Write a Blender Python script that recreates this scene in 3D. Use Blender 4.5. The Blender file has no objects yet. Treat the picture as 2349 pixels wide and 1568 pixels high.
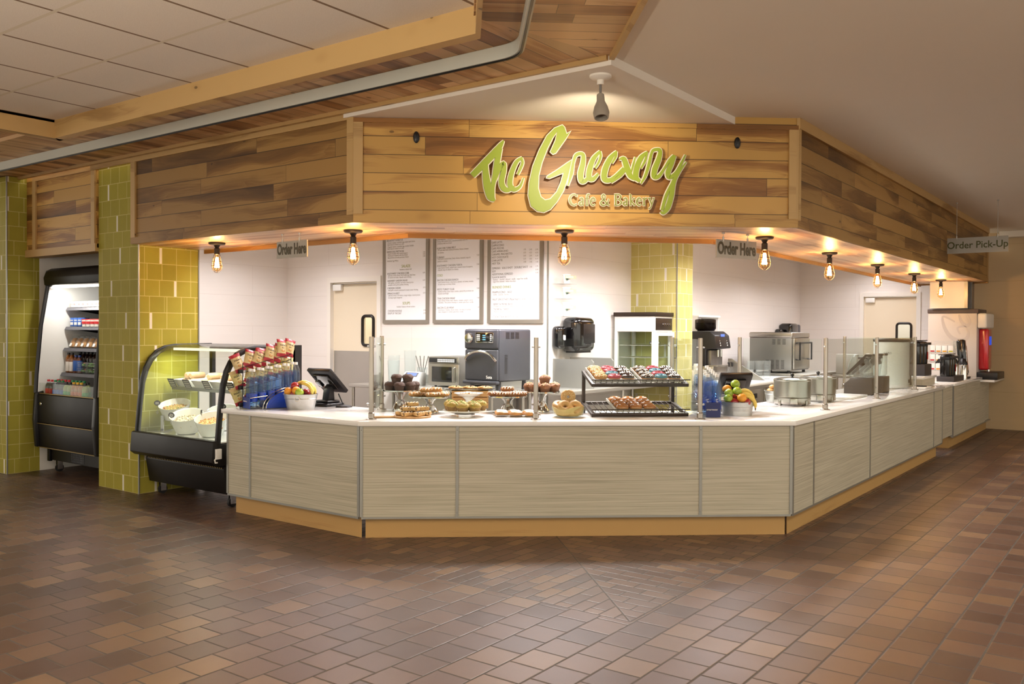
import bpy, bmesh, math, random
from mathutils import Vector, Matrix
random.seed(7)
PI = math.pi
sc = bpy.context.scene
COL = sc.collection

# ---------------------------------------------------------------- camera (world x runs along the right wing, y along the left wing)
F_PX, PITCH, ROLL, CAMZ, HEAD = 2043.46, 0.013011, 0.005055, 1.6183, math.radians(36.4473)
cd = bpy.data.cameras.new('camera'); cam = bpy.data.objects.new('camera', cd); COL.objects.link(cam)
cd.sensor_width = 36; cd.lens = F_PX / 2349 * 36; cd.clip_end = 200; cd.clip_start = .05
cam.matrix_world = Matrix.Translation((0, 0, CAMZ)) @ Matrix.Rotation(HEAD - PI/2, 4, 'Z') @ Matrix.Rotation(PI/2 - PITCH, 4, 'X') @ Matrix.Rotation(ROLL, 4, 'Z')
sc.camera = cam
def ray(x, y):
    v = Vector(((x - 1174.5) / F_PX, -(y - 784) / F_PX, -1))
    return cam.matrix_world.to_3x3() @ v
def atz(x, y, z):                       # pixel -> point at height z
    d = ray(x, y); t = (z - CAMZ) / d.z
    return Vector((d.x * t, d.y * t, z))
def atx(x, y, a):                       # pixel -> point on the plane x = a
    d = ray(x, y); t = a / d.x
    return Vector((a, d.y * t, CAMZ + d.z * t))
def aty(x, y, b):
    d = ray(x, y); t = b / d.y
    return Vector((d.x * t, b, CAMZ + d.z * t))

# middle facet of the counter: s along it from the left corner, t inwards
RM = math.radians(-50.284)
UM = Vector((math.cos(RM), math.sin(RM))); NM = Vector((-UM.y, UM.x))
PA = Vector((4.822, 5.015)); PB = Vector((6.997, 2.396)); LM = 3.404
FA = Vector((4.76, 5.03)); FB = Vector((6.975, 2.363))
def MP(s, t, z=.914):
    p = PA + UM * s + NM * t
    return Vector((p.x, p.y, z))

# ---------------------------------------------------------------- materials
def lin(c):
    if isinstance(c, str):
        c = [int(c[i:i+2], 16) / 255 for i in (0, 2, 4)]
    return tuple((v / 12.92 if v <= .04045 else ((v + .055) / 1.055) ** 2.4) for v in c[:3]) + (1,)
class NT:
    def __init__(s, name):
        s.m = bpy.data.materials.new(name); s.m.use_nodes = True
        s.t = s.m.node_tree; s.n = s.t.nodes; s.n.clear()
        s.out = s.n.new('ShaderNodeOutputMaterial')
    def put(s, sock, v):
        if isinstance(v, bpy.types.NodeSocket): s.t.links.new(v, sock)
        elif v is not None: sock.default_value = v
    def node(s, t, **k):
        nd = s.n.new(t)
        for a, v in k.items(): setattr(nd, a, v)
        return nd
    def m_(s, op, a, b=None, c=None):
        nd = s.node('ShaderNodeMath', operation=op)
        for i, v in enumerate((a, b, c)):
            if v is not None: s.put(nd.inputs[i], v)
        return nd.outputs[0]
    def add(s, a, b): return s.m_('ADD', a, b)
    def sub(s, a, b): return s.m_('SUBTRACT', a, b)
    def mul(s, a, b): return s.m_('MULTIPLY', a, b)
    def div(s, a, b): return s.m_('DIVIDE', a, b)
    def floor(s, a): return s.m_('FLOOR', a)
    def frac(s, a): return s.m_('FRACT', a)
    def lt(s, a, b): return s.m_('LESS_THAN', a, b)
    def gt(s, a, b): return s.m_('GREATER_THAN', a, b)
    def mx(s, a, b): return s.m_('MAXIMUM', a, b)
    def mn(s, a, b): return s.m_('MINIMUM', a, b)
    def uv(s):
        nd = s.node('ShaderNodeTexCoord'); sp = s.node('ShaderNodeSeparateXYZ'); s.t.links.new(nd.outputs['UV'], sp.inputs[0])
        return sp.outputs[0], sp.outputs[1]
    def objc(s): return s.node('ShaderNodeTexCoord').outputs['Object']
    def xyz(s, x, y, z=0.):
        nd = s.node('ShaderNodeCombineXYZ')
        for i, v in enumerate((x, y, z)): s.put(nd.inputs[i], v)
        return nd.outputs[0]
    def wn(s, vec, dim='2D'):
        nd = s.node('ShaderNodeTexWhiteNoise', noise_dimensions=dim)
        s.put(nd.inputs['W' if dim == '1D' else 'Vector'], vec); return nd.outputs['Value']
    def noise(s, vec, scale=1., detail=2., rough=.5, dist=0.):
        nd = s.node('ShaderNodeTexNoise'); s.put(nd.inputs['Vector'], vec)
        nd.inputs['Scale'].default_value = scale; nd.inputs['Detail'].default_value = detail
        nd.inputs['Roughness'].default_value = rough; nd.inputs['Distortion'].default_value = dist
        return nd.outputs['Fac']
    def vor(s, vec, scale=1., out='Distance'):
        nd = s.node('ShaderNodeTexVoronoi'); s.put(nd.inputs['Vector'], vec); nd.inputs['Scale'].default_value = scale
        return nd.outputs[out]
    def ramp(s, f, stops, interp='LINEAR'):
        nd = s.node('ShaderNodeValToRGB'); s.put(nd.inputs[0], f); nd.color_ramp.interpolation = interp
        e = nd.color_ramp.elements
        while len(e) < len(stops): e.new(.5)
        for i, (p, c) in enumerate(stops):
            e[i].position = p; e[i].color = lin(c) if not isinstance(c, float) else (c, c, c, 1)
        return nd.outputs[0]
    def mix(s, f, a, b, mode='MIX'):
        nd = s.node('ShaderNodeMix', data_type='RGBA', blend_type=mode)
        s.put(nd.inputs[0], f)
        for i, v in ((6, a), (7, b)):
            s.put(nd.inputs[i], lin(v) if isinstance(v, str) else v)
        return nd.outputs[2]
    def bump(s, h, strength=.3, dist=.01):
        nd = s.node('ShaderNodeBump'); s.put(nd.inputs['Height'], h)
        nd.inputs['Strength'].default_value = strength; nd.inputs['Distance'].default_value = dist
        return nd.outputs[0]
    def bsdf(s, col, rough=.5, metal=0., normal=None, spec=.5, coat=0., sheen=0., sss=0.):
        b = s.node('ShaderNodeBsdfPrincipled')
        s.put(b.inputs['Base Color'], lin(col) if isinstance(col, str) else col)
        s.put(b.inputs['Roughness'], rough); s.put(b.inputs['Metallic'], metal)
        b.inputs['Specular IOR Level'].default_value = spec
        if coat: b.inputs['Coat Weight'].default_value = coat; b.inputs['Coat Roughness'].default_value = .08
        if normal is not None: s.put(b.inputs['Normal'], normal)
        s.t.links.new(b.outputs[0], s.out.inputs[0]); return b

def mat(name, col, rough=.5, metal=0., var=.06, scale=9., coat=0., spec=.5, bump=0.):
    n = NT(name); f = n.noise(n.objc(), scale, 3)
    c = n.mix(n.mul(f, var * 2), col, tuple(v * .6 for v in lin(col)[:3]) + (1,))
    nr = n.bump(n.noise(n.objc(), scale * 6, 2), bump, .003) if bump else None
    n.bsdf(c, n.add(rough - .05, n.mul(f, .1)), metal, nr, spec, coat); return n.m
def emit(name, col, s):
    n = NT(name); e = n.node('ShaderNodeEmission'); e.inputs[0].default_value = lin(col); e.inputs[1].default_value = s
    n.t.links.new(e.outputs[0], n.out.inputs[0]); return n.m
def clear(name, tint='FFFFFF', gloss=.12, rough=.02, alpha=0., col=None):
    """thin clear sheet: tinted see-through with a fresnel mirror"""
    n = NT(name); t = n.node('ShaderNodeBsdfTransparent'); t.inputs[0].default_value = lin(tint)
    g = n.node('ShaderNodeBsdfGlossy'); g.inputs['Roughness'].default_value = rough
    lw = n.node('ShaderNodeLayerWeight'); lw.inputs[0].default_value = .5
    f = n.add(n.mul(n.m_('POWER', lw.outputs['Facing'], 4.5), .75), gloss * .05)
    mx = n.node('ShaderNodeMixShader'); n.put(mx.inputs[0], n.m_('MINIMUM', f, .9))
    n.t.links.new(t.outputs[0], mx.inputs[1]); n.t.links.new(g.outputs[0], mx.inputs[2])
    o = mx.outputs[0]
    if alpha:
        d = n.node('ShaderNodeBsdfDiffuse'); d.inputs[0].default_value = lin(col or tint)
        m2 = n.node('ShaderNodeMixShader'); m2.inputs[0].default_value = alpha
        n.t.links.new(o, m2.inputs[1]); n.t.links.new(d.outputs[0], m2.inputs[2]); o = m2.outputs[0]
    n.t.links.new(o, n.out.inputs[0]); return n.m

def wood(name, sap, heart, dark, h=.14, L=1.5, rough=.42, gap=.006, heartpos=.5, tone=.35, single=False, jm=.75):
    n = NT(name); u, v = n.uv()
    row = n.floor(n.div(v, h)) if not single else n.floor(n.div(v, 9.))
    uu = n.add(u, n.mul(n.wn(row, '1D'), L * 3))
    LL = n.add(L * .75, n.mul(n.wn(n.add(row, 31.3), '1D'), L * .5)) if not single else 50.
    col = n.floor(n.div(uu, LL))
    rnd = n.wn(n.xyz(row, col)); rnd2 = n.wn(n.xyz(n.add(row, 7.7), n.add(col, 3.1)))
    warp = n.noise(n.xyz(n.mul(uu, 1.3), n.mul(v, 2.), n.mul(rnd, 40)), 1, 2)
    vv = n.add(v, n.mul(warp, .16))
    g0 = n.noise(n.xyz(n.mul(uu, .55), n.mul(vv, 6.), n.mul(rnd, 91)), 1., 1.5, .5, .2)
    g = n.add(g0, n.mul(n.sub(n.frac(n.mul(g0, 14.)), .5), .035))
    fine = n.noise(n.xyz(n.mul(uu, 4.), n.mul(vv, 120.), n.mul(rnd, 13)), 1., 2, .6)
    fac = n.add(n.add(g, n.mul(n.sub(rnd2, .5), tone)), n.mul(n.sub(fine, .5), .16))
    c = n.ramp(fac, ((heartpos - .14, sap), (heartpos - .03, sap), (heartpos + .06, heart), (heartpos + .3, dark)))
    kn = n.vor(n.xyz(n.mul(uu, 2.5), n.mul(vv, 4.6), n.mul(rnd, 17)), 1.)
    kf = n.mul(n.lt(n.add(kn, n.mul(fine, .03)), .07), n.gt(rnd, .3 if not single else .8))
    ring = n.m_('SMOOTH_MAX', n.sub(.2, kn), 0., .06)
    c = n.mix(n.mul(ring, 2.4), c, heart); c = n.mix(n.mul(kf, .6), c, '2F1D0E')
    c = n.mix(1., c, n.ramp(rnd, ((0, .78), (1, 1.0))), 'MULTIPLY')
    nr = None
    if not single:
        j = n.mx(n.lt(n.m_('ABSOLUTE', n.sub(n.frac(n.div(v, h)), .5)), .0), n.gt(n.m_('ABSOLUTE', n.sub(n.frac(n.div(v, h)), .5)), .5 - gap / h / 2))
        fr = n.mul(n.frac(n.div(uu, LL)), LL)
        j = n.mx(j, n.lt(fr, gap * .6))
        c = n.mix(n.mul(j, jm), c, '2B1B0D')
        nr = n.bump(n.sub(1., j), .4, .004)
    n.bsdf(c, n.add(rough, n.mul(fine, .12)), 0., nr, .4)
    return n.m

def tilemat(name, base, grout='D8CFA8', T=.1615, seed=0.):
    n = NT(name); u, v = n.uv(); row = n.floor(n.div(v, T))
    r = n.wn(n.add(row, seed), '1D')
    uu = n.add(n.add(u, n.mul(n.floor(n.mul(r, 9.)), .0539)), 50.)
    P = T * 4 + .028
    w = n.mul(n.frac(n.div(uu, P)), P)                     # narrow white tile, then four square ones
    has = n.lt(n.frac(n.mul(n.add(row, .5), .5)), .5)
    white = n.mul(n.lt(w, .028), has)
    w2 = n.sub(w, .028)
    tf = n.frac(n.div(w2, T)); ti = n.add(n.floor(n.div(w2, T)), n.mul(n.floor(n.div(uu, P)), 5.))
    gw = .018
    j = n.mx(n.lt(tf, gw), n.gt(tf, 1 - gw)); j = n.mul(j, n.sub(1., white))
    j = n.mx(j, n.mul(has, n.mx(n.lt(w, .002), n.mul(n.gt(w, .026), n.lt(w, .031)))))
    vf = n.frac(n.div(v, T)); j = n.mx(j, n.mx(n.lt(vf, gw), n.gt(vf, 1 - gw)))
    rn = n.wn(n.xyz(ti, row)); no = n.noise(n.xyz(u, v), 9, 3)
    b = lin(base)
    c = n.mix(n.add(n.mul(rn, .5), n.mul(no, .5)), tuple(x * .86 for x in b[:3]) + (1,), tuple(min(1, x * 1.12) for x in b[:3]) + (1,))
    c = n.mix(white, c, 'E6E0D2'); c = n.mix(j, c, grout)
    n.bsdf(c, n.add(.42, n.mul(j, .3)), 0., n.bump(n.sub(1., j), .35, .002), .05); return n.m

M = {}
M['steel'] = mat('brushed_steel', 'B4B0A8', .32, 1., .12, 4)
M['chrome'] = mat('polished_steel', 'CFCDC9', .12, 1., .05, 4)
M['post'] = mat('satin_post_steel', 'A9A196', .3, 1., .06, 4)
M['steel_table'] = mat('table_steel', 'BDBAB4', .38, .85, .12, 3)
M['alu'] = mat('aluminium_strip', 'A5A49C', .4, .7, .08, 5)
M['darksteel'] = mat('dark_steel', '8A8783', .38, .8, .12, 3)
M['bronze'] = mat('dark_bronze', '3A2F26', .42, .6, .1, 20)
M['blackm'] = mat('black_metal', '1C1613', .4, .2, .1, 14)
M['blackp'] = mat('black_plastic', '141214', .38, 0., .1, 14)
M['blackg'] = mat('black_gloss', '0C0B0C', .12, 0., .05, 9, coat=.6)
M['greyp'] = mat('grey_plastic', '55545A', .42, 0., .1, 12)
M['charcoal'] = mat('charcoal_enamel', '3A3A40', .36, 0., .08, 8)
M['white'] = mat('white_paint', 'EFEAE2', .45, 0., .03, 3)
M['whitep'] = mat('white_plastic', 'F1EFEA', .3, 0., .03, 8)
M['ceramic'] = mat('white_ceramic', 'F3F2EE', .14, 0., .02, 8, coat=.4)
M['cream'] = mat('cream_paint', 'E9DCC4', .45, 0., .03, 3)
M['paper'] = mat('white_paper', 'F4F2EC', .7, 0., .03, 20)
M['blue'] = mat('blue_print', '1F3E9E', .35, 0., .05, 8)
M['darkblue'] = mat('navy_card', '141F5A', .4, 0., .05, 8)
M['rubber'] = mat('black_rubber', '161414', .6, 0., .1, 20)
M['glass'] = clear('clear_glass', 'FBFEFC', .12)
M['pet'] = clear('clear_plastic', 'F9FBFB', .3, .04, .04, 'FFFFFF')
M['glassblue'] = clear('water_blue_plastic', 'B9D2F2', .3, .03, .10, '2F6FD0')

# ---------------------------------------------------------------- mesh builder
class MB:
    def __init__(s): s.bm = bmesh.new()
    def _take(s, vs, M4):
        if M4 is not None: bmesh.ops.transform(s.bm, matrix=M4, verts=vs)
    def box(s, x0, x1, y0, y1, z0, z1, bev=0., seg=2, M4=None):
        b = bmesh.new(); r = bmesh.ops.create_cube(b, size=1)
        for v in b.verts:
            v.co = Vector((x0 + (v.co.x + .5) * (x1 - x0), y0 + (v.co.y + .5) * (y1 - y0), z0 + (v.co.z + .5) * (z1 - z0)))
        if bev: bmesh.ops.bevel(b, geom=b.edges[:], offset=bev, segments=seg, profile=.5, affect='EDGES')
        return s.merge(b, M4)
    def merge(s, b, M4=None):
        if M4 is not None: bmesh.ops.transform(b, matrix=M4, verts=b.verts[:])
        me = bpy.data.meshes.new('tmp'); b.to_mesh(me); b.free(); s.bm.from_mesh(me); bpy.data.meshes.remove(me); return s
    def cbox(s, c, d, bev=0., rz=0., M4=None, seg=2):
        T = Matrix.Translation(c) @ Matrix.Rotation(rz, 4, 'Z')
        if M4 is not None: T = T @ M4
        return s.box(-d[0]/2, d[0]/2, -d[1]/2, d[1]/2, -d[2]/2, d[2]/2, bev, seg, T)
    def lathe(s, prof, c=(0, 0, 0), n=24, M4=None, sx=1., sy=1.):
        rings = []; new = []
        for r, z in prof:
            if r < 1e-6:
                v = s.bm.verts.new((0, 0, z)); rings.append([v]); new.append(v)
            else:
                R = [s.bm.verts.new((r * sx * math.cos(2*PI*i/n), r * sy * math.sin(2*PI*i/n), z)) for i in range(n)]
                rings.append(R); new += R
        for A, B in zip(rings, rings[1:]):
            for i in range(n):
                j = (i + 1) % n
                f = [A[i % len(A)], A[j % len(A)], B[j % len(B)], B[i % len(B)]]
                f = [f[k] for k in range(4) if f[k] not in f[:k]]
                if len(f) > 2:
                    try: s.bm.faces.new(f)
                    except ValueError: pass
        for R, fl in ((rings[0], True), (rings[-1], False)):
            if len(R) > 1 and prof[0] != prof[-1]:
                try: s.bm.faces.new(R[::-1] if fl else R)
                except ValueError: pass
        T = Matrix.Translation(c)
        if M4 is not None: T = T @ M4
        s._take(new, T); return s
    def cyl(s, c, r, h, n=20, r2=None, M4=None):
        return s.lathe(((r, 0), (r2 if r2 is not None else r, h)), c, n, M4)
    def sphere(s, c, r, n=16, sx=1., sy=1., sz=1., M4=None):
        pr = [(0 if k in (0, n//2) else math.sin(2*PI*k/n) * r, -math.cos(2*PI*k/n) * r * sz) for k in range(n//2 + 1)]
        return s.lathe(pr, c, n, M4, sx, sy)
    def torus(s, c, R, r, n=24, m=10, M4=None, sz=1.):
        new = []; g = []
        for i in range(n):
            a = 2*PI*i/n; row = []
            for k in range(m):
                b = 2*PI*k/m; q = R + r * math.cos(b)
                v = s.bm.verts.new((q * math.cos(a), q * math.sin(a), r * math.sin(b) * sz)); row.append(v); new.append(v)
            g.append(row)
        for i in range(n):
            for k in range(m):
                s.bm.faces.new((g[i][k], g[(i+1) % n][k], g[(i+1) % n][(k+1) % m], g[i][(k+1) % m]))
        T = Matrix.Translation(c)
        if M4 is not None: T = T @ M4
        s._take(new, T); return s
    def tube(s, pts, r, n=8, closed=False):
        pts = [Vector(p) for p in pts]; rings = []; N = len(pts); up = None
        for i, p in enumerate(pts):
            a = pts[(i-1) % N] if closed or i > 0 else p; b = pts[(i+1) % N] if closed or i < N-1 else p
            d = (b - a).normalized()
            if up is None: up = Vector((0, 0, 1)) if abs(d.z) < .9 else Vector((1, 0, 0))
            x = d.cross(up)
            if x.length < 1e-5: x = d.cross(Vector((0, 1, .3)))
            x.normalize(); y = x.cross(d); up = y
            rr = r[i] if isinstance(r, (list, tuple)) else r
            rings.append([s.bm.verts.new(p + x * rr * math.cos(2*PI*k/n) + y * rr * math.sin(2*PI*k/n)) for k in range(n)])
        for i in range(N if closed else N - 1):
            A, B = rings[i], rings[(i+1) % N]
            for k in range(n): s.bm.faces.new((A[k], A[(k+1) % n], B[(k+1) % n], B[k]))
        if not closed: s.bm.faces.new(rings[0][::-1]); s.bm.faces.new(rings[-1])
        return s
    def prism(s, poly, z0, z1, M4=None, bev=0.):
        b = bmesh.new(); lo = [b.verts.new((p[0], p[1], z0)) for p in poly]
        area = sum(poly[i][0] * poly[(i+1) % len(poly)][1] - poly[(i+1) % len(poly)][0] * poly[i][1] for i in range(len(poly)))
        f = b.faces.new(lo if area > 0 else lo[::-1]); b.normal_update()
        r = bmesh.ops.extrude_face_region(b, geom=[f])
        for v in r['geom']:
            if isinstance(v, bmesh.types.BMVert): v.co.z = z1
        bmesh.ops.recalc_face_normals(b, faces=b.faces[:])
        if bev: bmesh.ops.bevel(b, geom=b.edges[:], offset=bev, segments=2, profile=.5, affect='EDGES')
        return s.merge(b, M4)
    def grid(s, rows, close=False):
        """quad sheet through rows of points"""
        g = [[s.bm.verts.new(p) for p in r] for r in rows]
        for A, B in zip(g, g[1:]):
            for i in range(len(A) - (0 if close else 1)):
                j = (i + 1) % len(A); s.bm.faces.new((A[i], A[j], B[j], B[i]))
        return s
    def noise(s, amp, freq=20., seed=0):
        from mathutils import noise as nz
        s.bm.normal_update()
        for v in s.bm.verts: v.co += v.normal * amp * nz.noise(v.co * freq + Vector((seed, seed * 1.7, 3)))
        return s
    def build(s, name, m, parent=None, ud=(1, 0), ang=35, tri=False):
        bm = s.bm; bm.normal_update()
        bmesh.ops.recalc_face_normals(bm, faces=bm.faces[:])
        lay = bm.loops.layers.uv.new('UVMap'); d = Vector(ud).normalized(); pd = Vector((-d.y, d.x))
        for f in bm.faces:
            n = f.normal; f.smooth = True
            if abs(n.z) > .7:
                for l in f.loops: q = l.vert.co.xy; l[lay].uv = (q.dot(d), q.dot(pd))
            else:
                h = Vector((-n.y, n.x)); h = h.normalized() if h.length > 1e-6 else Vector((1, 0))
                if abs(h.x) > abs(h.y) * 1.0001 and h.x < 0 or abs(h.y) >= abs(h.x) and h.y < 0: h = -h
                for l in f.loops: q = l.vert.co; l[lay].uv = (q.xy.dot(h), q.z)
        me = bpy.data.meshes.new(name); bm.to_mesh(me); bm.free()
        me.set_sharp_from_angle(angle=math.radians(ang))
        me.materials.append(m if not isinstance(m, str) else M[m])
        o = bpy.data.objects.new(name, me); COL.objects.link(o)
        if parent is not None: o.parent = parent
        return o

def tag(o, label, cat, group=None, kind=None):
    o['label'] = label; o['category'] = cat
    if group: o['group'] = group
    if kind: o['kind'] = kind
    return o
def thing(name, label, cat, loc=(0, 0, 0), rz=0., group=None):
    o = bpy.data.objects.new(name, None); COL.objects.link(o); o.empty_display_size = .1
    o.location = loc; o.rotation_euler = (0, 0, rz); return tag(o, label, cat, group)
def struct(o): o['kind'] = 'structure'; return o
KIDS = {}
def dup(root, loc, rz=None, label=None, group=None, rot=None, scale=None):
    def cp(o, par):
        c = o.copy(); COL.objects.link(c)
        if par is not None: c.parent = par
        for ch in o.children: cp(ch, c)
        return c
    r = cp(root, None); r.location = loc
    if rot is not None: r.rotation_euler = rot
    elif rz is not None: r.rotation_euler = (0, 0, rz)
    if scale: r.scale = (scale,) * 3 if isinstance(scale, (int, float)) else scale
    if label: r['label'] = label
    if group: r['group'] = group
    return r
def text_mesh(name, s, size, m, parent, M4, depth=.002, offset=0., align='LEFT', sx=1., yalign='BOTTOM_BASELINE'):
    cu = bpy.data.curves.new('tmp_text', 'FONT'); cu.body = s; cu.size = size; cu.extrude = depth; cu.offset = offset
    cu.align_x = align; cu.align_y = yalign; cu.resolution_u = 3
    o = bpy.data.objects.new('tmp_text', cu); COL.objects.link(o)
    bpy.context.view_layer.update()
    me = bpy.data.meshes.new_from_object(o.evaluated_get(bpy.context.evaluated_depsgraph_get()))
    bpy.data.objects.remove(o); bpy.data.curves.remove(cu)
    me.transform(M4 @ Matrix.Diagonal((sx, 1, 1, 1)))
    me.materials.clear(); me.materials.append(M[m] if isinstance(m, str) else m); me.name = name or "lettering"
    if name is None: return me
    ob = bpy.data.objects.new(name, me); COL.objects.link(ob)
    if parent is not None: ob.parent = parent
    return ob
def text_block(name, items, m, parent, M4, depth=.0015):
    """items: (string, size, x, y, align, sx) -> one mesh of lettering"""
    b = bmesh.new()
    for s_, size, x, y, al, sx in items:
        me = text_mesh(None, s_, size, m, None, M4 @ Matrix.Translation((x, y, 0)), depth, 0., al, sx)
        b.from_mesh(me); bpy.data.meshes.remove(me)
    me = bpy.data.meshes.new(name); b.to_mesh(me); b.free(); me.materials.append(M[m] if isinstance(m, str) else m)
    ob = bpy.data.objects.new(name, me); COL.objects.link(ob); ob.parent = parent; return ob
# frames for lettering: plane seen from -x / from -y / on the middle facet
def face_x(x, y, z): return Matrix(((0, 0, -1, x), (-1, 0, 0, y), (0, 1, 0, z), (0, 0, 0, 1)))      # text runs towards -y, faces -x
def face_y(x, y, z): return Matrix(((1, 0, 0, x), (0, 0, -1, y), (0, 1, 0, z), (0, 0, 0, 1)))       # text runs towards +x, faces -y
def face_m(s, t, z):
    p = PA + UM * s + NM * t
    return Matrix.Translation((p.x, p.y, z)) @ Matrix.Rotation(RM, 4, 'Z') @ Matrix.Rotation(PI/2, 4, 'X')
# ================================================================ surfaces of the setting
def floor_mat():
    n = NT('quarry_tile_floor'); x, y = n.uv(); T = .2055
    def lay(u, v, w, h, k):
        row = n.floor(n.div(v, h)); uu = n.add(u, n.mul(n.frac(n.mul(row, .5)), w)); uu = n.add(uu, n.mul(n.sub(n.wn(n.add(row, k), '1D'), .5), w * .12))
        col = n.floor(n.div(uu, w)); fu = n.mul(n.sub(.5, n.m_('ABSOLUTE', n.sub(n.frac(n.div(uu, w)), .5))), w)
        fv = n.mul(n.sub(.5, n.m_('ABSOLUTE', n.sub(n.frac(n.div(v, h)), .5))), h)
        return n.mn(fu, fv), n.wn(n.xyz(n.add(col, k), row))
    dA, rA = lay(n.add(x, 20.04), n.add(y, 20.02), T, T, 0.)
    dB, rB = lay(n.add(x, 20.), n.add(y, 20.), T, T / 2, 50.)
    dC, rC = lay(n.add(y, 20.), n.add(x, 20.), T, T / 2, 90.)
    px = n.sub(x, 4.37); py = n.sub(y, 2.40)
    inner = n.mul(n.gt(px, 0.), n.gt(py, 0.)); left = n.gt(py, px)
    def sel(f, a, b): return n.add(n.mul(f, a), n.mul(n.sub(1., f), b))
    d = sel(inner, sel(left, dB, dC), dA); r = sel(inner, sel(left, rB, rC), rA)
    edge = n.mn(n.m_('ABSOLUTE', px), n.m_('ABSOLUTE', py))
    edge = n.mn(edge, n.add(n.m_('ABSOLUTE', n.mul(n.sub(px, py), .7)), n.mul(n.sub(1., inner), 9.)))
    near = n.mn(n.add(n.m_('ABSOLUTE', px), n.mul(n.lt(py, 0.), 9.)), n.add(n.m_('ABSOLUTE', py), n.mul(n.lt(px, 0.), 9.)))
    near = n.mn(near, n.add(n.m_('ABSOLUTE', n.mul(n.sub(px, py), .7)), n.mul(n.sub(1., inner), 9.)))
    d = n.mn(d, near)
    g = n.sub(1., n.m_('SMOOTHSTEP' if False else 'MULTIPLY', n.mn(n.div(d, .006), 1.), 1.))
    gm = n.lt(d, .0048)
    no = n.noise(n.xyz(x, y), 3., 4, .6); sp = n.noise(n.xyz(x, y), 160., 2)
    c = n.ramp(r, ((0, '4B362E'), (.3, '573F35'), (.55, '60473B'), (.8, '684E40'), (.97, '785C45')))
    c = n.mix(n.mul(n.sub(no, .35), .5), c, '6B5F58'); c = n.mix(n.mul(n.gt(sp, .66), .25), c, '3B2A22')
    c = n.mix(gm, c, '4F4740')
    rough = n.add(n.add(.30, n.mul(no, .16)), n.mul(gm, .3))
    h = n.add(n.mn(n.div(d, .008), 1.), n.mul(sp, .06))
    n.bsdf(c, rough, 0., n.bump(h, .45, .004), .5); return n.m
def board_wall(name, col, pitch, line='B9AFA6', rough=.5, vlen=0., lw=.004):
    n = NT(name); u, v = n.uv(); r = n.floor(n.div(v, pitch)); f = n.mul(n.frac(n.div(v, pitch)), pitch)
    g = n.noise(n.xyz(n.mul(u, 1.2), n.mul(v, 22), r), 1., 3)
    c = n.mix(n.mul(g, .5), col, tuple(x * .88 for x in lin(col)[:3]) + (1,))
    j = n.lt(f, lw)
    if vlen:
        uu = n.add(u, n.mul(n.frac(n.mul(r, .5)), vlen)); j = n.mx(j, n.lt(n.mul(n.frac(n.div(uu, vlen)), vlen), lw))
    c = n.mix(n.mul(j, .35), c, line); n.bsdf(c, rough, 0., n.bump(n.sub(1., j), .25, .003), .35); return n.m
def actile():
    n = NT('acoustic_ceiling_tile'); x, y = n.uv(); T = .642
    ax = n.mul(n.sub(.5, n.m_('ABSOLUTE', n.sub(n.frac(n.div(n.sub(x, 3.09 - T * 20), T)), .5))), T)
    ay = n.mul(n.sub(.5, n.m_('ABSOLUTE', n.sub(n.frac(n.div(n.sub(y, 4.927 - T * 20), T)), .5))), T)
    sp = n.noise(n.xyz(x, y), 90., 3, .7); sp2 = n.noise(n.xyz(x, y), 260., 2)
    c = n.mix(n.mul(n.gt(sp2, .57), .4), 'EEE6DA', 'B9AB99'); c = n.mix(n.mul(sp, .25), c, 'D2C6B6')
    gx = n.lt(ax, .012); gy = n.lt(ay, .011)
    c = n.mix(gy, c, '8A7460'); c = n.mix(gx, c, 'DDD3BE')
    n.bsdf(c, .85, 0., n.bump(n.add(n.mul(sp2, .5), n.mul(n.mx(gx, gy), 1.)), .3, .004), .2); return n.m

SAP, HRT, DRK = 'D8AE6C', 'A9763C', '6E4722'
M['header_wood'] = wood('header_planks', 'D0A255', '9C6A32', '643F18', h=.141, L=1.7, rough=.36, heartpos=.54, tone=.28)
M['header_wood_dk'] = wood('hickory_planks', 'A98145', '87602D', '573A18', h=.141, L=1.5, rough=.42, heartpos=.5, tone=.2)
M['ceil_wood'] = wood('ceiling_planks', 'DDB584', 'BD8C5C', '7F5433', h=.135, L=1.5, rough=.42, heartpos=.52, tone=.45)
M['soffit_wood'] = wood('soffit_planks', 'E4BF92', 'C99663', '95653A', h=.11, L=1.4, rough=.33, heartpos=.55, tone=.3, jm=.35)
M['trim_wood'] = wood('trim_board', 'C4A068', 'A98450', '7F5B30', single=True, rough=.4, heartpos=.56, tone=.2)
M['edge_wood'] = wood('edge_board', 'A67A45', '94652F', '6E451F', single=True, rough=.4, heartpos=.56, tone=.2)
M['kick_wood'] = wood('kick_board', 'BC955C', '9E7440', '664423', single=True, rough=.45, heartpos=.56, tone=.3)
M['green_tile'] = tilemat('green_tile', 'A3983F', 'CBBF7E')
M['green_tile_back'] = tilemat('pale_green_tile', 'CDC27A', 'E8E2C0', seed=13.)
M['wall_white'] = board_wall('white_wall_board', 'EFE9E4', .415, 'B9AAA0', .42, 3.1)
M['wall_beige'] = board_wall('beige_wall_panel', 'C8AE86', .62, '8E7448', .5, 1.9, .006)
M['drywall'] = mat('beige_drywall', 'E9DFCE', .75, 0., .03, 2)
M['drywall_white'] = mat('pale_drywall', 'EFE7DA', .7, 0., .03, 2)
M['tile_ceiling'] = actile()
M['floor'] = floor_mat()

struct(MB().box(-9, 22, -12, 17, -.1, 0).build('floor', 'floor'))
ZC = 3.297
ND = Vector((-NM.x, -NM.y))
ap = Vector((4.74, 2.77)); bc = Vector((3.78, 3.03))
far = 8.
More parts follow.
